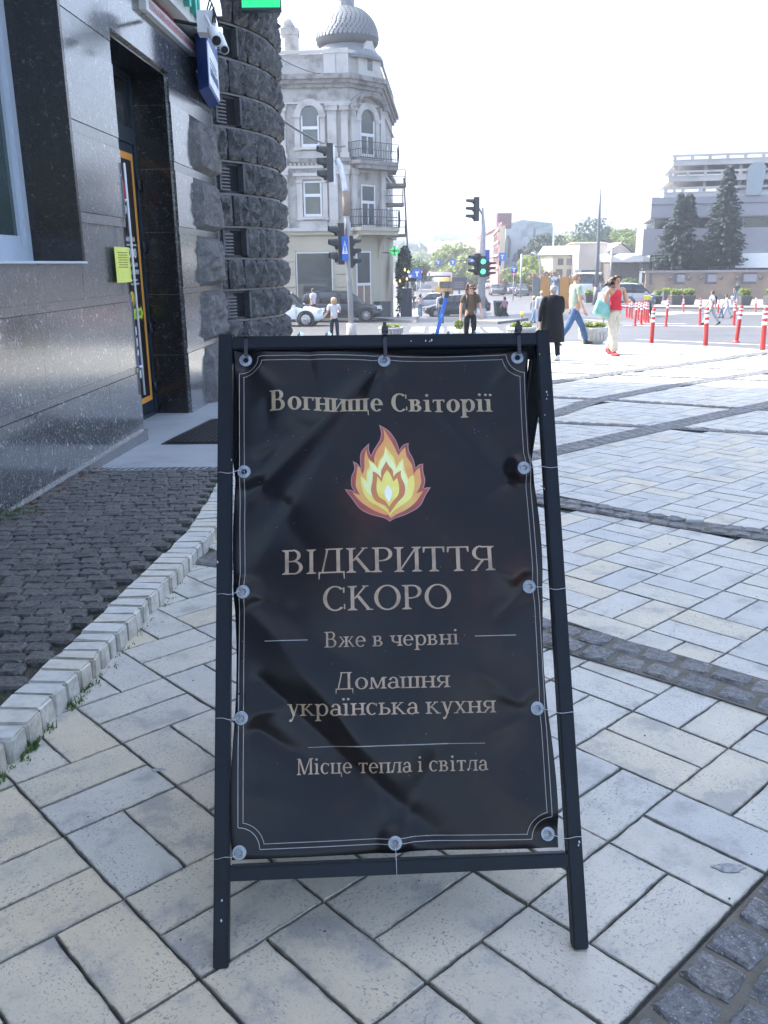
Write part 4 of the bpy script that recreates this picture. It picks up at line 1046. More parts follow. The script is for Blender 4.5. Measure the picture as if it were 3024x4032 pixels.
mb = MB(); mb.lathe([(.085, 0), (.085, .003), (0.001, .003)], WP(1.25, 1.10, P_), 20, ax=(VD, ZZ, WN)); subp(mb, 'round_sticker', mat('sticker_yellow', (.62, .42, .03), .5), door)
mb = MB()
A_ = [(1.27, .89), (1.52, .89), (1.52, .86), (1.585, .945), (1.52, 1.03), (1.52, 1.0), (1.27, 1.0)]
vs = [WP(s_, z_, P_) for s_, z_ in A_]; mb.add(vs, [(0, 1, 5, 6), (1, 2, 3, 4, 5)]); subp(mb, 'arrow_sticker', mat('arrow_lime', (.42, .60, .03), .5), door)
mb = MB(); marks(mb, 1.33, 1.50, .92, .05, P_+.001); subp(mb, 'print_marks', M_INK, door)
mb = MB()
for z_, h_, b_ in ((.72, .09, 0), (.60, .09, 0), (.50, .06, 0), (.36, .12, 1), (.25, .09, 0)): mb.cm = b_; mb.frame(WP(1.24+(.9-z_)*.07, z_, P_), VD, WN, ZZ, 0, .05, 0, .002, 0, h_)
subp(mb, 'payment_sticker', [M_WHITE, mat('sticker_navy', (.015, .03, .22), .5)], door)
for z_ in (2.25, 1.60, .72, .05):
    mb = MB(); wbox(mb, 1.715, 1.765, z_, z_+.10, D0+.02, D0+.05); mb.tube([WP(1.712, z_-.01, D0+.036), WP(1.712, z_+.11, D0+.036)], .012, 8); part(mb, 'hinge', M_DOOR, house)
# long upright pull on the nearer wall edge
mb = MB(); mb.tube([WP(.022, 2.34, .02), WP(.022, 2.0, .022), WP(.03, .25, .024)], .011, 8)
for z_ in (2.02, .52): mb.tube([WP(.0, z_, 0), WP(.022, z_, .024)], .016, 6)
bar = part(mb, 'upright_rail', M_WHITE, house)
# lintel sensor
mb = MB(); mb.lathe([(.03, 0), (.03, .02), (.02, .04), (.002, .045)], WP(1.1, 3.83, 0), 12, ax=(VD, ZZ, WN)); part(mb, 'wall_lamp', mat('amber_glass', (.35, .22, .08), .3), house)
# rock-faced quoins at the right edge of the front
def rock(name, o_, ax, ay, az, sx, sz, dep, seed, m=M_ROCK, n=7, am=.035, parent=house, bulge=.5):
    """bossed stone: ax along, az up, ay outwards"""
    q = random.Random(seed); vs = []; fs = []
    ph = [q.uniform(0, 6) for _ in range(6)]
    for i in range(n+1):
        for j in range(n+1):
            u, v = i/n*2-1, j/n*2-1; e = max(abs(u), abs(v))
            d = dep*(1-e**8)**.5*(.75+.25*bulge) if e < 1 else 0
            d += am*(1-e**3)*(math.sin(u*4.1+ph[0]+1.3*math.sin(v*2+ph[1]))*.5+math.sin(v*3.1+ph[2]+u*5.3)*.25+q.uniform(-1, 1)*.75)
            vs.append(o_+ax*(u*sx/2*(1-.06*v*v*u*u))+az*(v*sz/2*(1-.05*u*u*v*v))+ay*max(-.002 if e >= 1 else .004, d))
    K = lambda a, b: a*(n+1)+b
    fs = [(K(a, b), K(a+1, b), K(a+1, b+1), K(a, b+1)) for a in range(n) for b in range(n)]
    if ax.cross(az).dot(ay) < 0: fs = [f[::-1] for f in fs]
    mb = MB(); mb.add(vs, fs, False); return mb.build(name, m, parent, world=True)
for i_, (z0, z1) in enumerate(HZ[:5]):
    a = 2.64+.03*math.sin(i_*2)
    rock('rusticated_stone', WP((a+3.92)/2, (z0+z1)/2, -.012), VD, WN, ZZ, 3.92-a, (z1-z0)+.01, .11, 30+i_, am=.05, n=10)
mb = MB(); wallpart(mb, 2.62, 3.84, -.9, 3.139, -.04, -.012); mb.build('quoin_bed', M_ROCKB, house, world=True)
mb = MB(); mb.frame(WP(0, 0), VD, WN, ZZ, 3.861, 4.02, -.35, -.03, -.9, 3.6); mb.build('quoin_return', M_ROCKB, house, world=True)

# ---- round tower of bossed courses
TC = Vector((-4.09, 14.3, 0)); TR = 2.56
M_LIP = mat('tower_ledge', (.11, .11, .115), .35, var=.25, vs=20, spec=.6)
mb = MB(); mb.lathe([(TR-.12, -1.2), (TR-.12, 15)], TC, 56, smooth=False); mb.build('tower_core', M_ROCKB, house, world=True)
ch = .430; z = -.50; k = 0
vent_rows = [0.245+.86*q for q in range(-1, 9)]
angs0, angs1 = R(-72), R(40)
row = 0; nst = 0
z = -.615
M_VENT = mat('vent_slats', (.14, .14, .145), .6)
stuffmb = MB()
while z < 9.0:
    zc = z+ch/2; vent = row % 2 == 1
    lip = MB(); lip.lathe([(TR-.13, z-.016), (TR-.055, z-.016), (TR-.055, z+.012), (TR-.13, z+.012)], TC, 64, smooth=False, cap=False)
    lip.build('tower_ledge', M_LIP, house, world=True)
    a = angs0+(.05 if row % 2 else 0)
    va = R(-37)
    while a < angs1:
        wd = .30*rp.uniform(.82, 1.25)/TR
        if vent and a < va+R(5.2) and a+wd > va-R(5.2):
            if a < va-R(5.2)-.03: wd = va-R(5.2)-a
            else: a = va+R(5.2); continue
        am = a+wd/2; ax = Vector((-math.sin(am), math.cos(am), 0)); ay = Vector((math.cos(am), math.sin(am), 0))
        rock('tower_stone', TC+ay*(TR-.035)+ZZ*zc, ax, ay, ZZ, wd*TR-.034, ch-.03, .055, 200+nst, am=.055, n=8); nst += 1
        a += wd
    if vent:
        ay = Vector((math.cos(va), math.sin(va), 0)); ax = Vector((-math.sin(va), math.cos(va), 0)); o_ = TC+ay*(TR-.1)+ZZ*zc
        mb = MB()
        mb.frame(o_, ax, ay, ZZ, -.24, -.205, -.02, .10, -.17, .17); mb.frame(o_, ax, ay, ZZ, .205, .24, -.02, .10, -.17, .17)
        mb.frame(o_, ax, ay, ZZ, -.24, .24, -.022, -.016, -.17, .17)
        v_ = mb.build('vent', M_ROCKB, house, world=True)
        mb = MB(); mb.frame(o_, ax, ay, ZZ, .0, .204, -.015, -.008, -.165, .165); mb.build('vent_opening', mat('vent_dark', (.004, .004, .005), .9) if row == 1 else bpy.data.materials['vent_dark'], v_)
        for q in range(7):
            mb = MB(); mb.frame(o_+ZZ*(-.15+.045*q), ax, (ay-ZZ*.4).normalized(), ZZ, -.204, -.0, -.005, .05, 0, .016); mb.build('slat', M_VENT, v_)
    z += ch; row += 1
# tower above what the frame shows stays plain ashlar
mb = MB()
while z < 14.8:
    mb.lathe([(TR-.05, z), (TR+.05, z+.03), (TR+.05, z+ch-.05), (TR-.05, z+ch-.02)], TC, 48, smooth=False, cap=False); z += ch
mb.lathe([(TR+.25, 14.9), (TR+.3, 15.2), (TR, 15.3)], TC, 40); mb.build('tower_top', M_ROCKB, house, world=True)
# ---- step, grate, mat
M_STEP = mat('grey_concrete_step', (.30, .32, .335), .6, var=.16, vs=3, bs=.25, bscale=80)
P4 = [(wall_x(6.93)+.02, 6.93), (-.96, 6.90), (-.96, 12.2), (-1.9, 12.6), (-2.75, 12.2), (-2.8, 9.9), (-2.8, 8.34), (wall_x(8.32)+.04, 8.32)]
step = sheet('entrance_landing', P4, .012, M_STEP, depth=.12, step=.9)
grate = thing('drain_grate', 'long narrow slotted drain grate between dark cobbles and doorway landing', 'grate', (-1.6, 6.86, g(-1.6, 6.86)))
mb = MB(); y0 = 6.80
def gxz(x, y): return g(x, y)+.014
xs0, xs1 = wall_x(6.85)+.03, -.98
mb.add([(xs0, y0, gxz(0, y0)-.004), (xs1, y0, gxz(0, y0)-.004), (xs1, y0+.12, gxz(0, y0+.12)-.004), (xs0, y0+.12, gxz(0, y0+.12)-.004)], [(0, 1, 2, 3)])
mb.build('slot_bed', M_INK, grate, world=True)
mb = MB(); n_ = 0; x = xs0
M_GAL = mat('galvanised', (.34, .37, .40), .45, metal=.5)
mb.box(((xs0+xs1)/2, y0+.008, gxz(0, y0)+.004), (xs1-xs0, .016, .01)); mb.box(((xs0+xs1)/2, y0+.112, gxz(0, y0+.11)+.004), (xs1-xs0, .016, .01))
while x < xs1-.05:
    mb.add([(x, y0+.016, gxz(0, y0)+.006), (x+.028, y0+.016, gxz(0, y0)+.006), (x+.062, y0+.104, gxz(0, y0+.1)+.006), (x+.034, y0+.104, gxz(0, y0+.1)+.006)], [(0, 1, 2, 3)]); x += .058
mb.build('bars', M_GAL, grate, world=True)
dm = thing('door_mat', 'black ribbed rubber door mat on the grey landing', 'door mat', (-1.5, 8.6, g(-1.5, 8.6)+.015))
M_RUB = mat('black_rubber', (.012, .013, .015), .6, var=.3)
mp = [(-2.10, 8.02), (-.95, 8.02), (-.75, 9.55), (-1.93, 9.55)]
mb = MB(); mb.prism(mp, lambda x, y: g(x, y)+.0125, lambda x, y: g(x, y)+.020); mb.build('mat_base', M_RUB, dm, world=True)
mb = MB()
for q in range(26):
    y = 8.06+q*.0575; k = (y-8.02)/1.53
    mb.box(((-2.06+.16*k+-1.0+.2*k)/2, y, g(0, y)+.026), (1.04, .022, .014))
for q in range(20):
    k = q/19; x = -2.07+1.1*k
    mb.add([(x, 8.04, g(0, 8.04)+.036), (x+.012, 8.04, g(0, 8.04)+.036), (x+.19, 9.53, g(0, 9.53)+.036), (x+.178, 9.53, g(0, 9.53)+.036)], [(0, 1, 2, 3)])
mb.build('rib', M_RUB, dm, world=True, kind='stuff')

# ---- things fixed to the wall
note = MB(); note.frame(WP(0, 0), VD, WN, ZZ, -.40, .0, .0015, .004, 1.305, 1.612)
nt_ = thing('paper_notice', 'yellow paper notice with small dark print taped on the granite beside the door', 'notice', WP(-.2, 1.45, .003))
note.build('sheet', M_YEL, nt_, world=True)
mb = MB()
for q in range(7): marks(mb, -.33+.02*(q % 2), -.07, 1.56-q*.021, .009, .0042)
mb.build('print_marks', mat('faded_ink', (.28, .28, .05), .6), nt_, world=True, kind='stuff')
# cream shop fascia with letters
fb = thing('shop_fascia', 'cream shop fascia box with white and teal raised letters over the doorway', 'sign', WP(2.1, 4.2, .1))
mb = MB(); wallpart(mb, .5, 3.42, 3.98, 5.0, .012, .20); mb.build('box', M_CREAM, fb, world=True)
for tx, s_, m_ in (('ОНЕ', 1.42, mat('teal_letter', (.05, .42, .33), .4)), ('ЕКС', 2.42, glow('white_letter', (.85, .95, 1.0), .30))):
    o = wall_text(tx, s_, 4.09, .44, .235, m_, None, name='raised_letters', bold=.012, depth=.03, sx=.95); o.parent = fb; o.matrix_parent_inverse = Matrix.Translation(-Vector(fb.location))
rs_ = thing('red_print_strip', 'white strip of tiny red print hanging below the cream fascia', 'sign', WP(2, 3.9, .06))
mb = MB(); wallpart(mb, .95, 2.92, 3.80, 3.93, .05, .07); wallpart(mb, .95, 2.92, 3.805, 3.9, .0, .05); mb.build('strip', M_WHITE, rs_, world=True)
mb = MB(); marks(mb, 1.05, 2.88, 3.835, .07, .0705); marks(mb, 1.05, 2.1, 3.935, .05, .06); mb.build('print_marks', M_RED, rs_, world=True)
rb = thing('red_wall_emblem', 'dark red rounded emblem box above the left end of the print strip', 'emblem', WP(.9, 4.15, .15))
mb = MB(); mb.lathe([(.001, -.1), (.30, -.1), (.33, -.02), (.30, .10), (.22, .16), (.001, .17)], WP(.72, 4.28, .16), 20, ax=(VD, ZZ, WN)); mb.build('body', M_RED, rb, world=True)
# blue box sign hung across the wall near the corner
bs_ = thing('blue_box_sign', 'blue sided hanging box sign with white face and dark blue print', 'sign', WP(3.55, 3.9, .3))
bo_ = Vector((at(783, 250, 11.2).x, 11.2, 0)); BX = Vector((.87, .49, 0)).normalized(); BN = Vector((.49, -.87, 0)).normalized()
def BZ(py, y=11.2): return at(790, py, y).z
zt_, zb_ = BZ(125), BZ(372)
M_BLUE = mat('blue_plastic', (.012, .055, .26), .4, var=.1)
fx = Vector((1, .05, 0)).normalized()
b0 = at(783, 372, 10.95); b1 = at(825, 372, 10.7); b2 = at(863, 400, 11.9)
mb = MB()
def vbox(mb, P, z0, z1):
    n = len(P); mb.add([(p.x, p.y, z0) for p in P]+[(p.x, p.y, z1) for p in P], [tuple(range(n))[::-1], tuple(range(n, 2*n))]+[(i, (i+1) % n, n+(i+1) % n, n+i) for i in range(n)])
b3 = b2+(b0-b1)
vbox(mb, [b0, b1, b2, b3], zb_, zt_); mb.build('box', M_BLUE, bs_, world=True)
fd = (b2-b1); fd.z = 0; fl_ = fd.length; fd.normalize(); fn = Vector((fd.y, -fd.x, 0))
mb = MB(); q0 = Vector((b1.x, b1.y, 0))+fn*.0
mb.frame(q0, fd, fn, ZZ, .02, fl_-.02, .001, .012, zb_+.03, zt_-.20); mb.build('white_face', mat('white_sign_face', (.72, .76, .80), .35), bs_, world=True)  # plain white face, no emission
mb = MB(); mb.frame(q0, fd, fn, ZZ, .02, fl_-.02, .001, .012, zt_-.199, zt_-.02); mb.build('blue_face', M_BLUE, bs_, world=True)
mb = MB(); FP = lambda s_, z_, off: q0+fd*s_+fn*off+ZZ*z_
marks(mb, .15, fl_-.15, zb_+.14, .11, .013, P=FP, X=fd, N=fn); marks(mb, .15, fl_-.3, zt_-.36, .018, .013, P=FP, X=fd, N=fn); marks(mb, .15, fl_-.3, zt_-.40, .018, .013, P=FP, X=fd, N=fn)
mb.build('print_marks', mat('navy_print', (.02, .06, .22), .5), bs_, world=True)
mb = MB(); mb.tube([WP(3.2, zt_-.1, 0), b0+ZZ*(zt_-.1-b0.z)], .02, 6); mb.tube([WP(3.2, zb_+.2, 0), b0+ZZ*(zb_+.2-b0.z)], .02, 6); mb.build('bracket', M_DOOR, bs_, world=True)
# two bullet cameras on a white junction box
def cctv(lbl, a, b, r_):
    t_ = thing('security_camera', lbl, 'security camera', a)
    d = (b-a).normalized(); u_ = d.orthogonal().normalized(); w_ = d.cross(u_); L = (b-a).length
    mb = MB(); mb.lathe([(r_*.6, 0), (r_*.95, L*.05), (r_, L*.2), (r_, L*.9), (r_*1.05, L*.92), (r_*1.05, L), (r_*.85, L)], a, 18, ax=(u_, w_, d)); mb.build('body', M_WHITE, t_, world=True)
    mb = MB(); mb.lathe([(r_*.84, L*1.004), (.001, L*1.006)], a, 18, ax=(u_, w_, d), cap=False); mb.build('lens', mat('lens_black', (.01, .01, .012), .1) if 'lens_black' not in bpy.data.materials else bpy.data.materials['lens_black'], t_, world=True)
    j = WP(3.35, 4.30, .03)
    mb = MB(); mb.tube([a+d*L*.2, a+d*L*.1+Vector((-.03, 0, .08)), a+Vector((-.06, .02, .13))], r_*.28, 8); mb.build('mount', M_WHITE, t_, world=True)
    return t_
cctv('white bullet security camera nearer the doorway pointing down over the blue box sign', at(834, 118, 9.6), at(852, 160, 9.2), .052)
cctv('second white bullet camera behind the first, aimed lower to the right', at(862, 138, 10.0), at(884, 196, 9.75), .045)
jb = thing('junction_box', 'white junction box with black cables holding the security cameras', 'junction box', at(815, 95, 9.8))
c_ = at(815, 95, 9.8); mb = MB(); mb.box(c_, (.18, .22, .20), .1); mb.build('box', M_WHITE, jb, world=True)
mb = MB()
for q in range(3): mb.tube([c_+Vector((.02*q, 0, .1)), c_+Vector((.05+.02*q, -.04, .22-.04*q)), c_+Vector((.10, -.12, .1)), c_+Vector((.08+.03*q, -.14, -.02))], .008, 6)
mb.tube([c_+Vector((-.08, .05, 0)), c_+Vector((-.35, .1, .06))], .02, 6); mb.build('cable', M_ZIP, jb, world=True)
# green LED pharmacy panel on the tower
lp = thing('led_panel', 'bright green LED matrix panel jutting from the round tower', 'LED sign', at(1028, -40, 12.6))
p0, p1 = at(953, 31, 12.6), at(1103, 33, 12.6)
m, t, p = new_mat('green_led'); v = coords(t); vo = _n(t, 'ShaderNodeTexChecker'); 
wv = _n(t, 'ShaderNodeTexWave'); wv.wave_type = 'BANDS'; wv.bands_direction = 'X'; wv.inputs['Scale'].default_value = 12; t.links.new(v, wv.inputs[0])
wz = _n(t, 'ShaderNodeTexWave'); wz.wave_type = 'BANDS'; wz.bands_direction = 'Z'; wz.inputs['Scale'].default_value = 12; t.links.new(v, wz.inputs[0])
mm = _n(t, 'ShaderNodeMath', operation='MULTIPLY'); t.links.new(wv.outputs[1], mm.inputs[0]); t.links.new(wz.outputs[1], mm.inputs[1])
t.links.new(ramp(t, mm.outputs[0], [(.1, (.0, .16, .04)), (.5, (.02, .42, .14))]), p.inputs['Emission Color']); p.inputs['Emission Strength'].default_value = 1; p.inputs['Base Color'].default_value = (.01, .03, .02, 1)
mb = MB(); mb.frame(p0, Vector((1, 0, 0)), Vector((0, 1, 0)), ZZ, 0, p1.x-p0.x, -.012, -.002, .0, .62); mb.build('led_face', m, lp, world=True)
mb = MB(); mb.frame(p0, Vector((1, 0, 0)), Vector((0, 1, 0)), ZZ, -.012, p1.x-p0.x+.012, 0, .12, -.03, .66); mb.frame(p0, Vector((1, 0, 0)), Vector((0, 1, 0)), ZZ, .05, .12, .12, 1.0, .1, .18); mb.build('housing', M_DOOR, lp, world=True)
# ================================================================== ROAD, TERRAIN
def asphalt():
    m, t, p = new_mat('asphalt'); v = coords(t)
    n = noise(t, v, .35, 5, .6); n2 = noise(t, v, 40, 3); lanes = noise(t, coords(t, scale=(.25, 2.2, 1)), .6, 3)
    c = ramp(t, n.outputs[0], [(.35, (.050, .050, .055)), (.6, (.075, .074, .078))]); c = mixc(t, ramp(t, n2.outputs[0], [(.4, .3), (.6, 0)]), c, (.08, .08, .085))
    c = mixc(t, ramp(t, lanes.outputs[0], [(.45, 0), (.6, .35)]), c, (.10, .098, .10)); setc(t, p, c)
    p.inputs['Roughness'].default_value = .55; return m
M_ASPH = asphalt()
M_LINE = mat('road_paint', (.45, .45, .45), .55, var=.3, vs=3)
M_CONC = mat('pale_kerb_concrete', (.38, .38, .38), .7, var=.2, vs=2)
# one ground sheet out to the horizon
mb = MB(); XS = [-3000, -1400, -700, -350, -180, -100, -60, -40, -30, -22, -16, -12, -9, -6, -4, -2, 0, 2, 4, 6, 8, 10, 13, 16, 20, 25, 30, 36, 44, 54, 70, 90, 120, 180, 350, 700, 1400, 3000]
YS = [-60, -30, -12, -4, 0, 4, 8, 12, 15, 18, 20, 22, 24, 27, 30, 34, 38, 42, 46, 50, 56, 60, 68, 75, 80, 90, 105, 125, 150, 200, 300, 450, 700, 1200, 2200, 4000]
mb.rings([[(x, y, g(x, y)-.13) for x in XS] for y in YS], closed=False, cap=False, smooth=True); mb.f = [f for f in mb.f]
road = mb.build('road', M_ASPH, None, kind='structure')
if road.data.polygons[0].normal.z < 0: road.data.flip_normals()
# kerb stones round the plaza edge
mb = MB(); E_ = PLAZA[2:]
for a, b in zip(E_, E_[1:]):
    n = max(1, int(math.hypot(b[0]-a[0], b[1]-a[1])/1.0))
    for q in range(n):
        p0 = (a[0]+(b[0]-a[0])*q/n, a[1]+(b[1]-a[1])*q/n); p1 = (a[0]+(b[0]-a[0])*(q+.985)/n, a[1]+(b[1]-a[1])*(q+.985)/n)
        d = Vector((p1[0]-p0[0], p1[1]-p0[1], 0)).normalized(); o_ = Vector((d.y, -d.x, 0))*.15
        mb.prism([(p0[0], p0[1]), (p0[0]+o_.x, p0[1]+o_.y), (p1[0]+o_.x, p1[1]+o_.y), (p1[0], p1[1])], lambda x, y: g(x, y)-.3, lambda x, y: g(x, y)+.006)
mb.build('plaza_kerb', M_CONC, None, kind='structure')
def ribbon(name, pts, wd, m, dz=-.122, kind='structure', parent=None):
    mb = MB(); P = []
    for a, b in zip(pts, pts[1:]):
        n = max(1, int(math.hypot(b[0]-a[0], b[1]-a[1])/2.5)); P += [(a[0]+(b[0]-a[0])*q/n, a[1]+(b[1]-a[1])*q/n) for q in range(n)]
    P.append(pts[-1]); ring = []
    for i, p_ in enumerate(P):
        a, b = P[max(0, i-1)], P[min(len(P)-1, i+1)]; dx, dy = b[0]-a[0], b[1]-a[1]; q = math.hypot(dx, dy)
        ring.append([(p_[0]-s_*dy/q*wd/2, p_[1]+s_*dx/q*wd/2, g(p_[0], p_[1])+dz) for s_ in (-1, 1)])
    mb.rings(ring, closed=False, cap=False, smooth=False)
    o = mb.build(name, m, parent, kind=kind)
    if o.data.polygons[0].normal.z < 0: o.data.flip_normals()
    return o
def gpx(px, py): p = gp(px, py); return (p.x, p.y)
ribbon('road_line', [gpx(2505, 1320), gpx(3060, 1342)], .15, M_LINE)
ribbon('road_line', [gpx(2455, 1270), gpx(2750, 1272), gpx(3060, 1275)], .3, M_LINE)
ribbon('road_line', [gpx(2290, 1246), gpx(2440, 1262), gpx(2700, 1264)], .25, M_LINE, -.121)
for k in range(5):
    a = gpx(1640+k*78, 1296); ribbon('crossing_stripe', [a, (a[0]+.25, a[1]+4.2)], .62, M_LINE)
# pale island and far pavement
isl = [gpx(2420, 1262), gpx(2300, 1240), gpx(2420, 1215), gpx(2480, 1218), gpx(2560, 1222), gpx(2510, 1245)]
M_PAVE = mat('pale_far_paving', (.17, .168, .165), .7, var=.15, vs=1.5)
M_PINKP = mat('pinkish_far_paving', (.22, .19, .18), .75, var=.15, vs=.8)
far_walk = sheet('far_pavement', [gpx(2440, 1206), gpx(2560, 1207), gpx(3200, 1212), (66, 80), (21.5, 80)], -.01, M_PINKP, depth=.12, step=4)
left_walk = sheet('left_pavement', [gpx(1200, 1250), gpx(1480, 1252), gpx(1640, 1262), gpx(1650, 1240), gpx(1660, 1190), gpx(1645, 1160), (-14, 60), (-14, 41)], -.005, M_PAVE, depth=.12, step=4)
mid_isl = sheet('traffic_island', [gpx(1850, 1262), gpx(1960, 1266), gpx(2080, 1252), gpx(2060, 1240), gpx(1900, 1244)], -.005, M_PAVE, depth=.12, step=3)
for k, (px, py, r_) in enumerate([(2700, 1224, 1.1), (2975, 1226, 1.1), (2600, 1228, 1.2)]):
    c = gp(px, py); mb = MB(); mb.lathe([(r_, 0), (r_, .02), (0.01, .02)], (c.x, c.y, c.z-.125), 20); mb.build('painted_disc', M_LINE, None, kind='structure')

# ================================================================== CORNER HOUSE WITH DOME
M_STUC = mat('weathered_stucco', (.34, .325, .31), .85, var=.3, vs=1.6, c2=(.17, .155, .15), bs=.4, bscale=9, bd=.03)
M_STUCP = mat('pale_stucco', (.44, .425, .41), .8, var=.15, vs=1.2, c2=(.30, .285, .275))
M_STAIN = mat('sooty_cornice', (.22, .21, .205), .85, var=.4, vs=2.5, c2=(.07, .066, .064), bs=.4, bscale=9, bd=.03)
M_CREAMW = mat('cream_ground_floor', (.40, .36, .28), .75, var=.1, vs=1)
M_DOME = mat('zinc_dome', (.17, .185, .20), .45, metal=.3, var=.2, vs=1.5)
M_GL = glass('house_glass', (.045, .06, .065), .06); M_WFR = mat('white_window_frame', (.60, .61, .62), .5, var=.05)
M_IRON = mat('balcony_iron', (.03, .032, .04), .5)
corner = thing('corner_house', 'weathered ornate corner house with scaly zinc dome, balconies and cream ground floor', 'building', (-3, 53, -1.9))
FP_ = [(-11, 52.6), (-1.75, 52.0), (-.04, 53.7), (.86, 66), (-11, 66)]
def face(i):
    a, b = Vector((*FP_[i], 0)), Vector((*FP_[i+1], 0)); d = (b-a).normalized(); n = Vector((d.y, -d.x, 0)); return a, d, n, (b-a).length
FA, FB, FC_ = face(0), face(1), face(2)
def ex(y): return lambda e: 1.45+e*y
def cpart(mb, name, m, parent=corner, kind=None): return mb.build(name, m, parent, world=(parent is corner), kind=kind)
def fb_(mb, F, s0, s1, z0, z1, o0, o1): mb.frame(F[0], F[1], F[2], ZZ, s0, s1, o0, o1, z0, z1)
mb = MB(); vbox(mb, [Vector((x*1, y, 0)) for x, y in FP_], 3.25, 12.2); cpart(mb, 'upper_walls', M_STUC)
mb = MB(); vbox(mb, [Vector((x, y, 0)) for x, y in FP_], -3.2, 3.249); cpart(mb, 'ground_floor', M_CREAMW)
LA = FA[3]
def band(name, z0, z1, o_, m, faces=(0, 1, 2)):
    for k in faces:
        F = (FA, FB, FC_)[k]; mb = MB(); fb_(mb, F, -.001-o_*.4, F[3]+o_*.4, z0, z1, 0.002*k, o_+.003*k); cpart(mb, name, m)
def sA(px, py, y=52.1): return at(px, py, y).x+11     # distance along front A
band('cornice', 11.15, 11.4, .45, M_STAIN); band('cornice', 10.95, 11.149, .3, M_STAIN); band('cornice', 10.75, 10.949, .16, M_STAIN)
band('frieze_band', 9.95, 10.05, .12, M_STUCP); band('string_course', 6.95, 7.15, .22, M_STAIN); band('string_course', 6.62, 6.76, .12, M_STUCP)
band('string_course', 3.25, 3.42, .40, M_STUCP); band('string_course', 3.05, 3.249, .25, M_CREAMW); band('parapet_cap', 12.45, 12.62, .12, M_STUCP)
for k, F in enumerate((FA, FB, FC_)):
    mb = MB(); fb_(mb, F, .0, F[3], 11.4, 12.45, -.4, -.05+.003*k); cpart(mb, 'parapet', M_STUC)
mb = MB(); fb_(mb, FA, LA-3.7, LA-1.5, 11.65, 12.25, -.047, -.02); cpart(mb, 'parapet_panel', M_STUC)
for s_ in (LA-4.2, LA-.95, LA-.3):
    mb = MB(); fb_(mb, FA, s_-.35, s_+.35, 11.42, 12.7, -.045, .08); cpart(mb, 'parapet_pier', M_STUCP)
# dentils under the middle course
mb = MB(); s_ = LA-6
while s_ < LA-1.6: fb_(mb, FA, s_, s_+.10, 6.77, 6.93, 0, .12); s_ += .24
cpart(mb, 'dentil', M_STUCP, kind='stuff')
# pilasters
for s_, w_ in ((LA-6.6, .5), (LA-3.75, .42), (LA-.92, .5), (LA-.22, .36)):
    for z0, z1 in ((3.5, 6.6), (7.2, 9.9)):
        mb = MB(); fb_(mb, FA, s_-w_/2, s_+w_/2, z0, z1, 0, .18); fb_(mb, FA, s_-w_/2-.07, s_+w_/2+.07, z0-.05, z0+.22, 0, .24); fb_(mb, FA, s_-w_/2-.08, s_+w_/2+.08, z1-.32, z1-.02, 0, .26); fb_(mb, FA, s_-w_/2-.12, s_+w_/2+.12, z1-.1, z1+.02, 0, .30); cpart(mb, 'pilaster', M_STUCP)
for s_ in (.25, 2.5):
    for z0, z1 in ((3.5, 6.6), (7.2, 9.9)):
        mb = MB(); fb_(mb, FB, s_-.16, s_+.16, z0, z1, 0, .2); fb_(mb, FB, s_-.24, s_+.24, z1-.3, z1, 0, .28); cpart(mb, 'pilaster', M_STUCP)
# windows
def window_unit(F, s0, s1, z0, z1, arch=False, mull=True, sur=True, name='window', fr=M_WFR):
    mb = MB(); f_ = .09; w_ = s1-s0; c = (s0+s1)/2
    fb_(mb, F, s0, s0+f_, z0, z1, .012, .06); fb_(mb, F, s1-f_, s1, z0, z1, .012, .06); fb_(mb, F, s0+f_, s1-f_, z0, z0+.14, .012, .07)
    zt = z0+(z1-z0)*.56
    fb_(mb, F, s0+f_, s1-f_, zt, zt+.16, .012, .06)
    if mull: fb_(mb, F, c-.04, c+.04, z0+.14, zt, .012, .055)
    if not arch: fb_(mb, F, s0+f_, s1-f_, z1-.09, z1, .012, .06)
    w__ = cpart(mb, name, fr)
    mb = MB()
    if arch:
        P = [(s0+.02, z0), (s1-.02, z0)]+[(c+(w_/2-.02)*math.cos(a), z1+(w_/2)*math.sin(a)) for a in [math.pi*q/12 for q in range(13)]]
        mb.add([F[0]+F[1]*a+F[2]*.014+ZZ*b for a, b in P], [tuple(range(len(P)))])
    else: fb_(mb, F, s0+.02, s1-.02, z0+.02, z1-.02, -.01, .014)
    cpart(mb, 'pane', M_GL, w__)
    if sur:
        mb = MB()
        for a, b in ((s0-.36, s0-.06), (s1+.06, s1+.33)):
            fb_(mb, F, a, b, z0-.1, z1-.1, 0, .14); fb_(mb, F, a-.05, b+.05, z1-.1, z1+.08, 0, .2); fb_(mb, F, a-.05, b+.05, z0-.2, z0-.05, 0, .18)
        if arch:
            ring = []
            for q in range(17):
                a = math.pi*q/16; ring.append([F[0]+F[1]*(c+r_*math.cos(a))+F[2]*o_+ZZ*(z1+r_*math.sin(a)) for r_, o_ in ((w_/2, 0), (w_/2, .16), (w_/2+.34, .16), (w_/2+.34, 0))])
            mb.rings(ring, smooth=False)
        else:
            fb_(mb, F, s0-.55, s1+.55, z1+.25, z1+.42, 0, .28); fb_(mb, F, s0-.4, s1+.4, z1+.09, z1+.249, 0, .14)
        fb_(mb, F, s0-.12, s1+.12, z0-.16, z0-.02, 0, .25); fb_(mb, F, s0-.3, s1+.3, z0-.85, z0-.22, 0, .09)
        cpart(mb, 'window_surround', M_STUCP)
    return w__
sw0, sw1 = sA(1190, 620), sA(1261, 620)
window_unit(FA, sw0, sw1, 7.75, 9.35, arch=True, mull=False); window_unit(FA, sw0+.02, sw1+.05, 4.05, 5.95, mull=False)
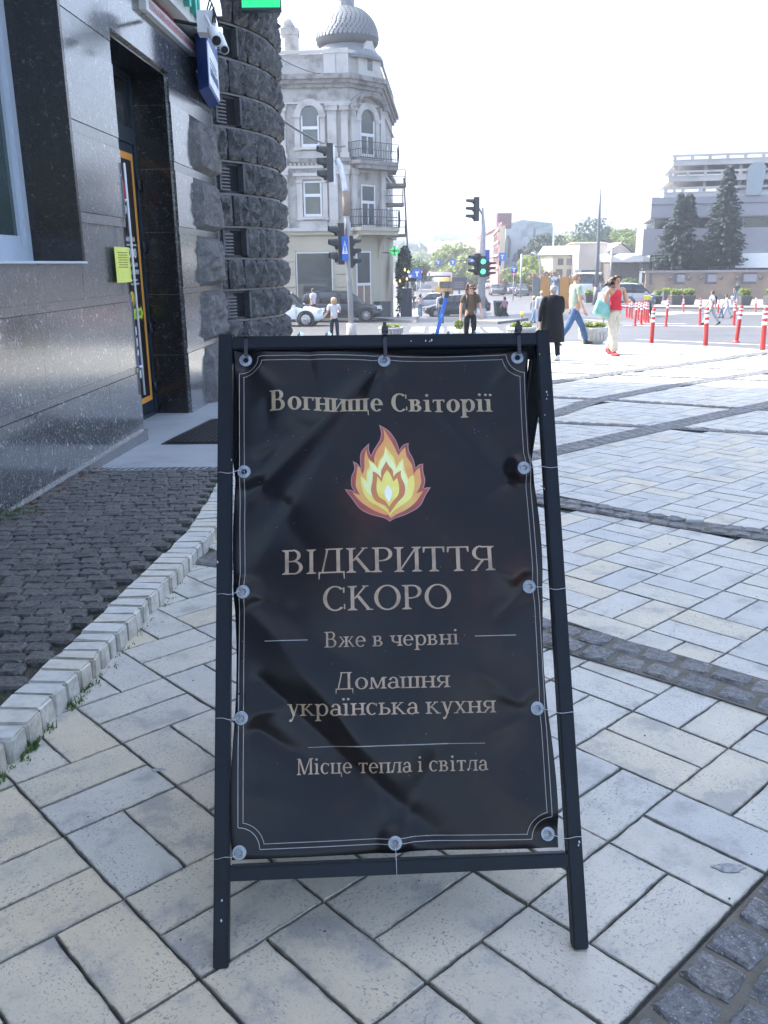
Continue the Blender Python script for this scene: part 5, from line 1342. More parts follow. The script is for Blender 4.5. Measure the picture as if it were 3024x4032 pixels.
window_unit(FA, sw0-3.3, sw1-3.3, 7.75, 9.35, arch=True, mull=False); window_unit(FA, sw0-3.3, sw1-3.25, 4.05, 5.95, mull=False)
window_unit(FB, .82, 1.95, 7.3, 9.2, arch=True, sur=True); window_unit(FB, .82, 1.95, 3.45, 5.8, sur=False)
for y_ in (2.5, 6, 9.5):
    window_unit(FC_, y_, y_+1.2, 7.4, 9.3, sur=False); window_unit(FC_, y_, y_+1.2, 3.5, 5.8, sur=False)
# curved hood over the bay
mb = MB(); ring = []
for q in range(13):
    a = math.pi*q/12; ring.append([FB[0]+FB[1]*(1.38+r_*math.cos(a))+FB[2]*o_+ZZ*(9.75+.65*r_*math.sin(a)) for r_, o_ in ((1.0, 0), (1.0, .45), (1.28, .55), (1.28, 0))])
mb.rings(ring, smooth=False); cpart(mb, 'arched_hood', M_STAIN)
# shop front
sg0, sg1 = sA(1169, 1000), sA(1306, 1000)
mb = MB(); fb_(mb, FA, sg0-.06, sg1+.06, -1.0, 2.1, 0, .05); sh = cpart(mb, 'shop_window', M_WFR)
mb = MB(); fb_(mb, FA, sg0, sg1, -.95, 2.04, .02, .056); cpart(mb, 'pane', M_GL, sh)
mb = MB(); fb_(mb, FA, sg0-.25, sg1+.25, 2.15, 2.95, 0, .03); cpart(mb, 'fascia_panel', M_CREAMW)
for s_ in (sg0-.6, sg1+.75):
    for q in range(6):
        mb = MB(); fb_(mb, FA, s_-.5, s_+.5, -2+.72*q, -2+.72*q+.66, 0, .10); cpart(mb, 'rusticated_block', M_CREAMW)
mb = MB(); fb_(mb, FB, .35, 1.55, -1.95, 2.15, 0, .04); dr = cpart(mb, 'shop_door', M_WFR)
mb = MB(); fb_(mb, FB, .45, 1.45, .35, 2.05, .0, .048); cpart(mb, 'pane', M_GL, dr)
mb = MB(); fb_(mb, FB, .45, .90, -1.8, .2, .0, .05); fb_(mb, FB, 1.0, 1.45, -1.8, .2, .0, .05); cpart(mb, 'pane', mat('warm_door_glass', (.22, .15, .10), .2), dr, kind='stuff')
for z_ in (1.9,):
    for s_ in (.1, 2.3):
        mb = MB(); mb.rings([[FB[0]+FB[1]*(s_+dx)+FB[2]*o_+ZZ*z for dx in (-.14, .14) for o_ in ((0, o1) if dx < 0 else (o1, 0))] for z, o1 in ((1.7, .05), (2.2, .15), (2.7, .35), (3.04, .75))], smooth=False); cpart(mb, 'console_bracket', M_CREAMW)
mb = MB(); fb_(mb, FB, 1.75, FB[3]+.25, -2.9, -.75, 0, .55); cpart(mb, 'dark_plinth_box', mat('charcoal_box', (.05, .055, .065), .5))
# balconies round the bay
def balcony(z, dep, mS, rail_h=.95):
    a, b, c = FB[0]-FB[1]*.05, FB[0]+FB[1]*FB[3], FC_[0]+FC_[1]*2.6
    n2 = FC_[2]; P = [a, a+FB[2]*dep*.8, b+(FB[2]+n2)*dep*.55, c+n2*dep*.75, c, b]
    mb = MB(); vbox(mb, [Vector((p.x, p.y, 0)) for p in P], z-.2, z); vbox(mb, [Vector((p.x, p.y, 0)) + (Vector((p.x, p.y, 0))-Vector((b.x, b.y, 0)))*-.08 for p in P], z-.42, z-.201); bl = cpart(mb, 'balcony', mS)
    mb = MB(); R4 = P[:4]
    for p, q in zip(R4, R4[1:]):
        L = (q-p).length; n = max(2, int(L/.13))
        for k in range(n+1):
            o_ = p+(q-p)*k/n; mb.tube([Vector((o_.x, o_.y, z)), Vector((o_.x, o_.y, z+.4))+FB[2]*.05, Vector((o_.x, o_.y, z+rail_h))], .014, 4)
        for zz in (.12, .55, rail_h): mb.tube([Vector((p.x, p.y, z+zz)), Vector((q.x, q.y, z+zz))], .02, 4)
    cpart(mb, 'railing', M_IRON, bl)
    return bl
balcony(7.0, 1.15, M_STAIN); balcony(3.45, 1.2, M_CREAMW)
# far street-side balconies seen past the corner
for y_, z_ in ((60, 6.3), (60, 3.2), (56.5, 4.9)):
    mb = MB(); x_ = FC_[0].x+(y_-53.7)*.069; mb.box((x_+.6, y_, z_), (1.3, 1.6, .16)); b_ = cpart(mb, 'balcony', M_STAIN)
    mb = MB()
    for k in range(8): mb.tube([(x_+1.2, y_-.8+.22*k, z_), (x_+1.2, y_-.8+.22*k, z_+.9)], .015, 4)
    for zz in (.5, .9): mb.tube([(x_, y_-.8, z_+zz), (x_+1.2, y_-.8, z_+zz), (x_+1.2, y_+.8, z_+zz)], .022, 4)
    cpart(mb, 'railing', M_IRON, b_)
mb = MB(); mb.tube([at(1604, 1190, 62), at(1606, 1000, 62), at(1590, 700, 62)], .055, 6); cpart(mb, 'rusty_downpipe', mat('rusty_pipe', (.17, .12, .105), .7))
# dome
DC = Vector((-1.80, 54.1, 0))
mb = MB(); mb.lathe([(2.05, 12.3), (1.95, 12.45), (1.62, 12.75), (1.50, 13.0), (1.50, 13.15)], DC, 40); cpart(mb, 'dome_drum', M_DOME)
prof = [(1.50, 13.12), (1.66, 13.2), (1.74, 13.32), (1.76, 13.5)]
def domer(z): k = (z-13.5)/1.75; return 1.76*math.sqrt(max(0, 1-k*k)) if k > 0 else 1.76
prof += [(domer(13.5+1.62*q/12), 13.5+1.62*q/12) for q in range(1, 13)]
mb = MB(); mb.lathe(prof, DC, 48); cpart(mb, 'dome', mat('dome_gap_shade', (.05, .055, .065), .6))  # dark tone put into the dome body so gaps between scales read shaded
mb = MB()
for q in range(13):
    z0 = 13.52+q*.125; r0, r1 = domer(z0)+.02, domer(z0+.16)+.004; n = max(10, int(2*math.pi*r0/.26))
    for k in range(n):
        a = (k+.5*(q % 2))/n*2*math.pi; h_ = math.pi/n*.80
        f_ = lambda a_, r_, z_: DC+Vector((r_*math.cos(a_), r_*math.sin(a_), z_))
        mb.add([f_(a-h_, r0*.5+r1*.5+.012, z0+.08), f_(a-h_*.7, r0+.025, z0+.01), f_(a, r0+.032, z0-.03), f_(a+h_*.7, r0+.025, z0+.01), f_(a+h_, r0*.5+r1*.5+.012, z0+.08), f_(a+h_*.9, r1, z0+.16), f_(a-h_*.9, r1, z0+.16)], [(0, 1, 2, 3, 4, 5, 6)])
for q in range(5):
    z0 = 12.42+q*.13; r0 = interp(z0, [(12.3, 2.07), (12.45, 1.97), (12.75, 1.66), (13.1, 1.52)])+.02; n = 48
    for k in range(n):
        a = (k+.5*(q % 2))/n*2*math.pi; h_ = math.pi/n*.9; f_ = lambda a_, r_, z_: DC+Vector((r_*math.cos(a_), r_*math.sin(a_), z_))
        mb.add([f_(a-h_, r0, z0+.05), f_(a, r0+.03, z0-.02), f_(a+h_, r0, z0+.05), f_(a+h_, r0-.05, z0+.14), f_(a-h_, r0-.05, z0+.14)], [(0, 1, 2, 3, 4)])
o = mb.build('zinc_scale', M_DOME, corner, world=True, kind='stuff')
mb = MB(); mb.lathe([(.62, 15.0), (.66, 15.12), (.45, 15.18), (.42, 15.55), (.55, 15.6), (.58, 15.8), (.3, 15.9), (.1, 16.6), (.01, 17.2)], DC, 8, smooth=False); cpart(mb, 'lantern', M_DOME)
# gabled dormer on the chamfer and the chimney
mb = MB(); c_ = 1.55
pr = [(c_-.85, 11.42), (c_+.85, 11.42), (c_+.85, 12.5), (c_+.5, 12.7), (c_+.32, 13.05), (c_+.15, 13.35), (c_-.15, 13.35), (c_-.32, 13.05), (c_-.5, 12.7), (c_-.85, 12.5)]
nn_ = len(pr); mb.add([FB[0]+FB[1]*a+FB[2]*.16+ZZ*b for a, b in pr]+[FB[0]+FB[1]*a+FB[2]*-.5+ZZ*b for a, b in pr], [tuple(range(nn_)), tuple(range(nn_, 2*nn_))[::-1]]+[(i, nn_+i, nn_+(i+1) % nn_, (i+1) % nn_) for i in range(nn_)]); cpart(mb, 'dormer', M_STUCP)
mb = MB(); P = [(c_-.2, 11.75), (c_+.2, 11.75)]+[(c_+.2*math.cos(math.pi*q/8), 12.45+.22*math.sin(math.pi*q/8)) for q in range(9)]; mb.add([FB[0]+FB[1]*a+FB[2]*.166+ZZ*b for a, b in P], [tuple(range(len(P)))]); cpart(mb, 'dormer_window', M_GL)
cx_ = at(1150, 200, 55); mb = MB(); mb.box((cx_.x, 55, 13.2), (.75, .8, 1.6)); mb.box((cx_.x-.08, 55, 14.15), (1.0, .9, .35)); mb.tube([(cx_.x-.05, 55, 14.3), (cx_.x-.3, 55, 14.75)], .33, 8); cpart(mb, 'chimney', M_STUC)
# green pharmacy cross
def gcross(px, py, y, r_, lbl, par=None):
    c = at(px, py, y); t_ = thing('pharmacy_cross', lbl, 'pharmacy sign', c)
    mb = MB(); a = r_*.36
    P = [(-a, -r_), (a, -r_), (a, -a), (r_, -a), (r_, a), (a, a), (a, r_), (-a, r_), (-a, a), (-r_, a), (-r_, -a), (-a, -a)]
    X = Vector((1, 0, 0)); n = len(P)
    mb.add([c+X*u+ZZ*v+Vector((0, -.06, 0)) for u, v in P]+[c+X*u+ZZ*v+Vector((0, .06, 0)) for u, v in P], [tuple(range(n)), tuple(range(n, 2*n))[::-1]]+[(i, n+i, n+(i+1) % n, (i+1) % n) for i in range(n)]); mb.build('housing', M_IRON, t_, world=True)
    for q in range(2):
        k = r_*(.92-.34*q); k2 = k-.06*r_/.3*.4; b = a*(.86-.3*q); mb = MB()
        P2 = [(x/r_*k if abs(x) == r_ else math.copysign(b, x), z/r_*k if abs(z) == r_ else math.copysign(b, z)) for x, z in P]
        for i in range(n): u, v = P2[i], P2[(i+1) % n]; mb.tube([c+X*u[0]+ZZ*u[1]+Vector((0, -.07, 0)), c+X*v[0]+ZZ*v[1]+Vector((0, -.07, 0))], .012, 4)
        mb.build('led_outline', bpy.data.materials.get('led_green') or glow('led_green', (.02, .75, .16), .5), t_, world=True)
    mb = MB(); mb.tube([c+Vector((-.05, .02, -.1)), c+Vector((-1.0, .3, -.1))], .03, 5); mb.build('bracket', M_IRON, t_, world=True)
gcross(1553, 988, 54.5, .30, 'green LED pharmacy cross sticking out past the corner house balcony')
# dark restaurant frontage, hedge and warm bulbs beyond the corner
M_LEAFD = mat('dark_leaf', (.025, .055, .03), .6, var=.5, vs=6)
def foliage(name, blobs, n, size, m, parent=None, seed=1, flat=.5, world=False, stuff=False, droop=0):
    """leaf clumps scattered through overlapping volumes"""
    q = random.Random(seed); vs = []; fs = []
    tot = sum(b[3]*b[4]*b[5] for b in blobs)
    for cx, cy, cz, rx, ry, rz in blobs:
        for _ in range(max(6, int(n*rx*ry*rz/tot))):
            while True:
                u = (q.uniform(-1, 1), q.uniform(-1, 1), q.uniform(-1, 1)); d = math.sqrt(u[0]**2+u[1]**2+u[2]**2)
                if .25 < d < 1: break
            k = d**-.45 if d > 0 else 1
            p = Vector((cx+u[0]*rx*k*q.uniform(.85, 1.08), cy+u[1]*ry*k*q.uniform(.85, 1.08), cz+u[2]*rz*k*q.uniform(.85, 1.05)))
            N = Vector((u[0]+q.gauss(0, .6), u[1]+q.gauss(0, .6), u[2]+flat+q.gauss(0, .6))).normalized(); a = N.orthogonal().normalized(); b = N.cross(a)
            s_ = size*q.uniform(.5, 1.35); t_ = q.uniform(0, 6.28)
            a, b = a*math.cos(t_)+b*math.sin(t_), b*math.cos(t_)-a*math.sin(t_)
            i = len(vs); vs += [p-a*s_, p-b*s_*.55-N*s_*.15, p+a*s_-ZZ*droop*s_, p+b*s_*.55-N*s_*.15]; fs.append((i, i+1, i+2, i+3))
    mb = MB(); mb.add(vs, fs, False); return mb.build(name, m, parent, world=world, kind='stuff' if stuff else None)
def leafmat(name, c, rough=.55):
    m, t, p = new_mat(name); ge = _n(t, 'ShaderNodeNewGeometry'); r = ge.outputs['Random Per Island']
    setc(t, p, ramp(t, r, [(0, tuple(x*.5 for x in c)), (.5, c), (1, tuple(x*1.5 for x in c))])); p.inputs['Roughness'].default_value = rough
    tr = _n(t, 'ShaderNodeBsdfTranslucent'); t.links.new(ramp(t, r, [(0, c), (1, tuple(x*1.6 for x in c))]), tr.inputs[0]); mx = _n(t, 'ShaderNodeMixShader'); mx.inputs[0].default_value = .35
    t.links.new(p.outputs[0], mx.inputs[1]); t.links.new(tr.outputs[0], mx.inputs[2]); t.links.new(mx.outputs[0], t.nodes['Material Output'].inputs[0]); return m
L_DARK = leafmat('leaf_dark', (.030, .055, .035)); L_MID = leafmat('leaf_mid', (.075, .12, .035)); L_LIGHT = leafmat('leaf_light', (.19, .24, .05)); L_SPR = leafmat('spruce_needles', (.022, .042, .040)); L_BLUE = leafmat('leaf_bluish', (.05, .085, .07)); L_BRN = leafmat('leaf_brown', (.16, .10, .06))
M_BARK = mat('bark', (.07, .055, .045), .9, var=.4, vs=8)
def tree(lbl, base, h, r_, blobs_n, leaf, m, n, group=None, name='tree', trunk_h=.35, seed=1, wide=1.0):
    r_ *= 1.22; n = int(n*1.3)
    t_ = thing(name, lbl, 'tree', base, group=group); q = random.Random(seed)
    mb = MB(); mb.tube([Vector((0, 0, -.3)), Vector((.04*h*.3, 0, h*trunk_h*.6)), Vector((0, .02*h, h*.75))], [h*.022, h*.017, h*.006], 7)
    for k in range(5):
        a = k*1.3+seed; mb.tube([Vector((0, 0, h*(trunk_h*.7+.07*k))), Vector((math.cos(a)*r_*.5, math.sin(a)*r_*.5, h*(trunk_h+.16+.08*k)))], [h*.009, h*.003], 5)
    mb.build('trunk', M_BARK, t_)
    bl = []
    for k in range(blobs_n):
        a = q.uniform(0, 6.28); zz = q.uniform(trunk_h+.08, .92); rr_ = r_*math.sin(math.pi*min(.98, max(.15, (zz-trunk_h+.1)/(1.12-trunk_h))))*.75
        d = rr_*math.sqrt(q.random()); s_ = r_*q.uniform(.25, .45)
        bl.append((d*math.cos(a)*wide, d*math.sin(a), zz*h, s_*wide, s_, s_*.8))
    foliage('crown', bl, n, leaf, m, t_, seed=seed+5); return t_
hg = thing('hedge', 'dark climbing greenery with warm bulbs beside the corner house', 'hedge', (1.45, 59, -2.0))
foliage('leaves', [(-.15, 0, 2.9, .38, 1.4, 1.0), (.1, 2, 3.6, .45, 1.6, 1.0), (-.3, -1, 1.6, .2, .5, .7), (-.35, -1, .6, .16, .2, .6)], 1300, .16, L_DARK, hg, seed=9)
cf = thing('cafe_terrace', 'dark awning and planters of a street cafe beyond the corner house', 'cafe terrace', (1.75, 64, -2.3))
mb = MB(); mb.box((0, 0, 1.0), (.8, 1.2, 2.0)); mb.box((.1, .5, 2.6), (1.3, 1.6, .25)); mb.build('awning', mat('navy_awning', (.05, .06, .09), .7), cf)
lt = None
for k, (px, py) in enumerate([(1594, 1064), (1552, 1112), (1575, 1108), (1602, 1100), (1588, 1092), (1560, 1120), (1608, 1072)]):
    c = at(px, py, 58); lt = thing('light_bulb', 'small warm bulb glowing in the dark greenery by the corner house', 'light bulb', c, group='warm bulbs in the greenery')
    mb = MB(); mb.lathe([(.001, -.07), (.06, -.02), (.06, .04), (.03, .09), (.02, .14), (.001, .14)], (0, 0, 0), 8); mb.build('glass', bpy.data.materials.get('warm_bulb') or glow('warm_bulb', (1, .52, .2), .8), lt)

# ================================================================== BRUTALIST BUILDING ON THE RIGHT
M_BR = mat('grey_cladding', (.235, .24, .275), .6, var=.1, vs=.35); M_BR2 = mat('pale_concrete', (.40, .39, .385), .75, var=.2, vs=.5)
M_BRJ = mat('cladding_joint', (.11, .11, .125), .7); M_DKG = glass('dark_ribbon_glass', (.03, .035, .042), .08); M_DUCT = mat('blue_grey_duct', (.24, .28, .31), .45, metal=.3)
M_TAN_ = mat('tan_stone_wall', (.24, .185, .14), .8, var=.25, vs=.5, bs=.4, bscale=2, c2=(.15, .125, .11), bd=.05)
BY = 84.
brut = thing('brutalist_building', 'long grey concrete slab building with stacked open terraces and dark ribbon windows', 'building', (30, BY, -1))
XV = Vector((.975, -.22, 0)).normalized(); YV = Vector((.22, .975, 0)).normalized()     # the front swings nearer to the right
def bo(px, py, y=BY): return at(px, py, y)
O_ = Vector((at(2527, 1000, BY).x, BY, 0))
def bz(e, s=0): return 1.45+e*(BY-.22*s)
def bb(mb, s0, s1, z0, z1, o0, o1): mb.frame(O_, XV, YV, ZZ, s0, s1, o0, o1, z0, z1)
def bpart(mb, name, m, parent=brut, kind=None): return mb.build(name, m, parent, world=parent is brut, kind=kind)
z_slab = bz(.0672)
def slabs_(name, z0, z1, s0, o0, m, cut=(6.5, 13, 19.5, 26, 32)):
    L = [s0]+[c for c in cut]+[46]
    for a, b in zip(L, L[1:]):
        mb = MB(); bb(mb, a+.03, b-.03, z0, z1, o0, 12); bpart(mb, name, m)
slabs_('cladding_panel', 1.95, 4.25, .0, 0, M_BR); slabs_('cladding_panel', 5.15, 7.0, .55, .2, M_BR)
mb = MB(); bb(mb, .5, 46, 6.35, 6.4, .12, .3); bb(mb, .5, 46, 5.2, 5.25, .12, .3); bpart(mb, 'cladding_joint', M_BRJ, kind='stuff')
mb = MB(); bb(mb, 1.0, 46, 4.26, 5.14, .8, 12); rib_ = bpart(mb, 'ribbon_window', M_DKG)
for k in range(16): mb = MB(); bb(mb, 3.5+k*2.6, 3.58+k*2.6, 4.27, 5.13, .72, .8); bpart(mb, 'mullion', M_BR, rib_)
mb = MB(); bb(mb, .9, 46, -.8, 1.94, 2.2, 12); gfw = bpart(mb, 'ground_glazing', M_DKG)
for k in range(26): mb = MB(); bb(mb, 1.2+k*1.7, 1.27+k*1.7, -.8, 1.94, 2.1, 2.2); bpart(mb, 'mullion', M_BR, gfw)
mb = MB()
for k in range(9):
    for q in range(12): bb(mb, 1.3+q*.28, 1.45+q*.28, -.3+k*.22, -.22+k*.22, 2.05, 2.1)
bpart(mb, 'screen_grille', M_BR, kind='stuff')
# big white awning over the terrace
mb = MB(); bb(mb, 8.0, 46, 1.85, 1.95, -.3, 2.4); mb.frame(O_, XV, YV, ZZ, 8, 46, -2.2, -2.1, .75, 2.0); bpart(mb, 'white_awning', mat('white_awning', (.80, .80, .79), .6, var=.05))
# stacked open terraces at the upper left
for (z0, s0) in ((7.55, 1.6), (8.95, 1.9), (10.3, 2.2)):
    mb = MB(); bb(mb, s0, 46 if z0 > 10 else 13, z0-.62, z0-.2, .3, 10); bpart(mb, 'terrace_slab', M_BR2)
    mb = MB(); bb(mb, s0-.1, 46 if z0 > 10 else 13, z0+.12, z0+.3, .25, .45); bb(mb, s0-.1, 46 if z0 > 10 else 13, z0-.2, z0-.12, .25, .45); bpart(mb, 'parapet_rail', M_BR2, kind='stuff')
    s_ = s0
    mb = MB()
    while s_ < (46 if z0 > 10 else 13): bb(mb, s_, s_+.28, z0-.12, z0+.12, .28, .42); s_ += 1.5
    bpart(mb, 'parapet_post', M_BR2, kind='stuff')
for s_ in (2.4, 5.0, 8, 16, 22, 28, 34):
    mb = MB(); bb(mb, s_, s_+.28, 7.0, 9.7, .9, 1.2); bpart(mb, 'column', M_BR2)
mb = MB(); bb(mb, 9.0, 46, 7.0, 9.6, 2.5, 10); bpart(mb, 'upper_storey', M_BR)
mb = MB(); bb(mb, 17.5, 46, 7.9, 8.6, 2.3, 2.5); bpart(mb, 'pale_panel', M_BR2)
for s_ in (8.6, 15.6):
    mb = MB(); pr = [(s_, 7.0), (s_+1.3, 7.0), (s_+1.5, 9.3), (s_+1.2, 9.75), (s_+.4, 9.75), (s_, 9.3)]; n = 6
    mb.add([O_+XV*a+YV*-.0+ZZ*b for a, b in pr]+[O_+XV*a+YV*1.4+ZZ*b for a, b in pr], [tuple(range(n)), tuple(range(n, 2*n))[::-1]]+[(i, n+i, n+(i+1) % n, (i+1) % n) for i in range(n)]); bpart(mb, 'air_duct', M_DUCT)
mb = MB(); mb.tube([O_+XV*17.6+ZZ*7.0, O_+XV*17.7+ZZ*9.7], .14, 8); bpart(mb, 'downpipe', M_DUCT)
mb = MB(); mb.tube([O_+XV*21.6+ZZ*7.1+YV*-.2, O_+XV*21.6+ZZ*8.2+YV*-.2, O_+XV*21.3+ZZ*8.4+YV*-.6], .12, 8); mb.box(O_+XV*21.2+ZZ*8.5+YV*-.6, (.5, .3, .3)); bpart(mb, 'vent_pipe', M_BR2)
# retaining wall
RW = 78.
rw = thing('retaining_wall', 'tan stone retaining wall with row of recessed openings under the terrace', 'wall', (30, RW, -1.8))
OW = Vector((at(2538, 1150, RW).x, RW, 0))
def ww(mb, s0, s1, z0, z1, o0, o1): mb.frame(OW, XV, YV, ZZ, s0, s1, o0, o1, z0, z1)
mb = MB(); ww(mb, 0, 46, -3.2, .42, 0, .6); mb.build('wall_body', M_TAN_, rw, world=True)
mb = MB(); ww(mb, -.1, 46, .421, .58, -.12, .7); ww(mb, -.1, 46, .58, .62, -.12, -.05); mb.build('coping', mat('grey_coping', (.2, .2, .21), .7), rw, world=True)
for s0, s1 in ((.3, .6), (2.4, 3.3), (4.9, 5.9), (7.8, 9.1), (11.3, 14.6), (17.4, 19.5), (22.6, 24.6), (27, 29), (31, 34)):
    mb = MB(); ww(mb, s0, s1, -.55, .38, -.02, .01); ob = mb.build('opening', mat('recess', (.09, .09, .10), .8) if 'recess' not in bpy.data.materials else bpy.data.materials['recess'], rw, world=True)
    mb = MB(); ww(mb, s0+.25, s1-.02, -.35, .25, -.03, -.021); mb.build('shutter', M_BR, ob)
for s_ in (2.1, 3.6, 4.6, 6.2, 7.5, 9.4, 11, 14.9, 17, 19.9, 22.2, 25):
    mb = MB(); mb.lathe([(.14, -.12), (.16, .12), (.03, .2)], OW+XV*s_+YV*-.12+ZZ*-.05, 8); mb.build('wall_lamp', M_BRJ, rw, world=True)
mb = MB(); mb.tube([OW+XV*17.3+YV*-.05+ZZ*-3, OW+XV*17.3+YV*-.05+ZZ*-.5], .05, 5); mb.build('downpipe', M_IRON, rw, world=True)
mb = MB(); ww(mb, 17.9, 18.2, -1.1, -.7, -.02, -.001); mb.build('paper_sign', M_WHITE, rw, world=True)
terr = None
mb = MB(); ww(mb, .1, 46, .40, .43, .6, 12); mb.build('terrace_floor', M_PAVE, rw, world=True)
# spruces on the terrace
def spruce(lbl, x, y, z0, h, r_, seed, tops=1):
    r_ *= 1.35
    t_ = thing('spruce_tree', lbl, 'tree', (x, y, z0)); q = random.Random(seed)
    mb = MB(); mb.tube([(0, 0, -.2), (0, 0, h*.98)], [h*.022, .02], 7)
    if tops > 1: mb.tube([(0, 0, h*.6), (.6, 0, h*.7), (.8, 0, h*.97)], [.08, .06, .02], 6)
    mb.build('trunk', M_BARK, t_); vs = []; fs = []
    def spray(cx, zz, R_, lo):
        n = int(9+R_*7)
        for k in range(n):
            a = q.uniform(0, 6.28); L = R_*q.uniform(.65, 1.12); dz = -L*.30
            for j in range(int(6+L*9)):
                u = q.uniform(.08, 1)
                d = L*u; p = Vector((cx+math.cos(a)*d, math.sin(a)*d, zz+dz*u**1.3+.10*L*u*u*2+q.uniform(-.10, .05)))
                w_ = (.12+.10*(1-u))*q.uniform(.7, 1.5); b = Vector((-math.sin(a), math.cos(a), 0)); f_ = Vector((math.cos(a), math.sin(a), -.4))
                i = len(vs); s_ = q.choice((-1, 1)); p2 = p+b*s_*w_*q.uniform(.6, 1.5)
                vs.extend([p, p2+f_*w_*.6-ZZ*w_*.6, p+f_*w_*1.5-ZZ*w_*.35, p-b*s_*w_*.5+f_*w_*.7-ZZ*w_*.5]); fs.append((i, i+1, i+2, i+3))
                if q.random() < .6:
                    i = len(vs); vs.extend([p-b*w_*.35, p+b*w_*.35, p-ZZ*w_*q.uniform(1.0, 2.4)]); fs.append((i, i+1, i+2))
    zz = h*.10
    while zz < h*.985:
        k = zz/h; R_ = r_*(1-k)**.78*q.uniform(.82, 1.1)*(1 if k > .22 else .75+k) + .10
        if tops > 1 and k > .68: R_ *= .55
        spray(0, zz, R_, 0)
        if tops > 1 and k > .6: spray(.8, zz*.99, r_*(1-k)**.8*.7+.08, 0)
        zz += .22
    mb = MB(); mb.add(vs, fs, False); mb.build('crown', L_SPR, t_); return t_
p = at(2836, 1060, 79.2); spruce('tallest dark spruce standing before the grey slab building', p.x, 79.2, .45, 9.0, 1.75, 3)
p = at(2672, 1060, 79.6); spruce('shorter double topped spruce left of the tallest one', p.x-.3, 79.6, .45, 6.9, 1.75, 5, tops=2)
p = at(2745, 1060, 79.0); spruce('lowest spruce squeezed between the other two', p.x, 79.0, .45, 2.8, .95, 8)

# ================================================================== MIDDLE DISTANCE, LEFT TO RIGHT
M_ROOFW = mat('sheet_roof_pale', (.55, .53, .51), .5, var=.1, vs=.5); M_WALLY = mat('yellow_wall', (.46, .42, .32), .8, var=.1, vs=.4); M_WALLC = mat('cream_wall', (.50, .44, .38), .8, var=.12, vs=.4)
def gable_house(lbl, x0, x1, y0, y1, zb, ze, zr, mw, mr, wins=(), name='house', axis='x', group=None, cat='house', ov=.4):
    t_ = thing(name, lbl, cat, ((x0+x1)/2, y0, zb), group=group)
    mb = MB(); mb.box(((x0+x1)/2, (y0+y1)/2, (zb+ze)/2), (x1-x0, y1-y0, ze-zb))
    if axis == 'y' and zr > ze: mb.add([(x0, y0, ze), (x1, y0, ze), ((x0+x1)/2, y0, zr), (x0, y1, ze), (x1, y1, ze), ((x0+x1)/2, y1, zr)], [(0, 1, 2), (4, 3, 5)])
    mb.build('wall', mw, t_, world=True)
    mb = MB()
    if axis == 'x':
        ym = (y0+y1)/2; mb.add([(x0-ov, y0-ov, ze+.02), (x1+ov, y0-ov, ze+.02), (x1+ov, ym, zr), (x0-ov, ym, zr), (x0-ov, y1+ov, ze+.02), (x1+ov, y1+ov, ze+.02)], [(0, 1, 2, 3), (3, 2, 5, 4), (0, 3, 4), (1, 5, 2)])
    else:
        xm = (x0+x1)/2; mb.add([(x0-ov, y0-ov, ze), (xm, y0-ov, zr+.1), (x1+ov, y0-ov, ze), (x0-ov, y1+ov, ze), (xm, y1+ov, zr+.1), (x1+ov, y1+ov, ze)], [(0, 1, 4, 3), (1, 2, 5, 4)])
    mb.build('roof', mr, t_, world=True)
    for a, b, c, d in wins:
        mb = MB(); mb.box(((a+b)/2, y0-.01, (c+d)/2), (b-a, .08, d-c)); w__ = mb.build('window', M_GLF, t_, world=True)
    return t_
M_GLF = glass('far_glass', (.10, .105, .12), .15)
def X(px, y): return at(px, 1040, y).x
def Z(py, y): return at(2000, py, y).z
# yellow house, tower block and gabled house behind the man
y = 112.; w_ = [(X(a, y), X(a+22, y), Z(1046, y), Z(1020, y)) for a in (2196, 2230, 2264)]+[(X(a, y), X(a+26, y), Z(1092, y), Z(1062, y)) for a in (2190, 2232)]
gable_house('low yellow house with pale sheet roof and small square windows', X(2176, y), X(2290, y), y, y+9, -3.2, Z(1005, y), Z(968, y), M_WALLY, M_ROOFW, w_)
y = 108.; gable_house('cream flat topped tower block between yellow house and gabled house', X(2278, y), X(2390, y), y, y+8, -3.2, Z(962, y), Z(953, y), M_WALLC, mat('brown_coping', (.25, .17, .14), .7), [], ov=.15)
y = 112.; gable_house('cream gabled house with dark band, right of the tower block', X(2386, y), X(2492, y), y, y+12, -3.2, Z(1004, y), Z(962, y), M_WALLC, M_ROOFW, [(X(2400, y), X(2475, y), Z(1020, y), Z(1004, y))], axis='y')
y = 104.; t_ = thing('market_canopy', 'bright white peaked canopy roof over a brown slatted shed', 'canopy', (X(2460, y), y, -3))
mb = MB(); zz0, zz1 = Z(1036, y), Z(1002, y)
P = [(X(2386, y), zz0+.9), (X(2440, y), zz0+.25), (X(2500, y), zz1), (X(2536, y), zz0+.7), (X(2538, y), zz0), (X(2396, y), zz0)]
n = len(P); mb.add([(a, y-1, b) for a, b in P]+[(a, y+8, b) for a, b in P], [tuple(range(n)), tuple(range(n, 2*n))[::-1]]+[(i, n+i, n+(i+1) % n, (i+1) % n) for i in range(n)]); mb.build('roof', mat('white_canopy', (.75, .75, .74), .5, var=.05), t_, world=True)
mb = MB(); mb.box(((X(2400, y)+X(2520, y))/2, y+3, (zz0-3.2)/2-.05), (X(2520, y)-X(2400, y), 6, zz0+3.2-.1)); mb.build('wall', mat('brown_slats', (.12, .10, .095), .85, var=.5, vs=3), t_, world=True)
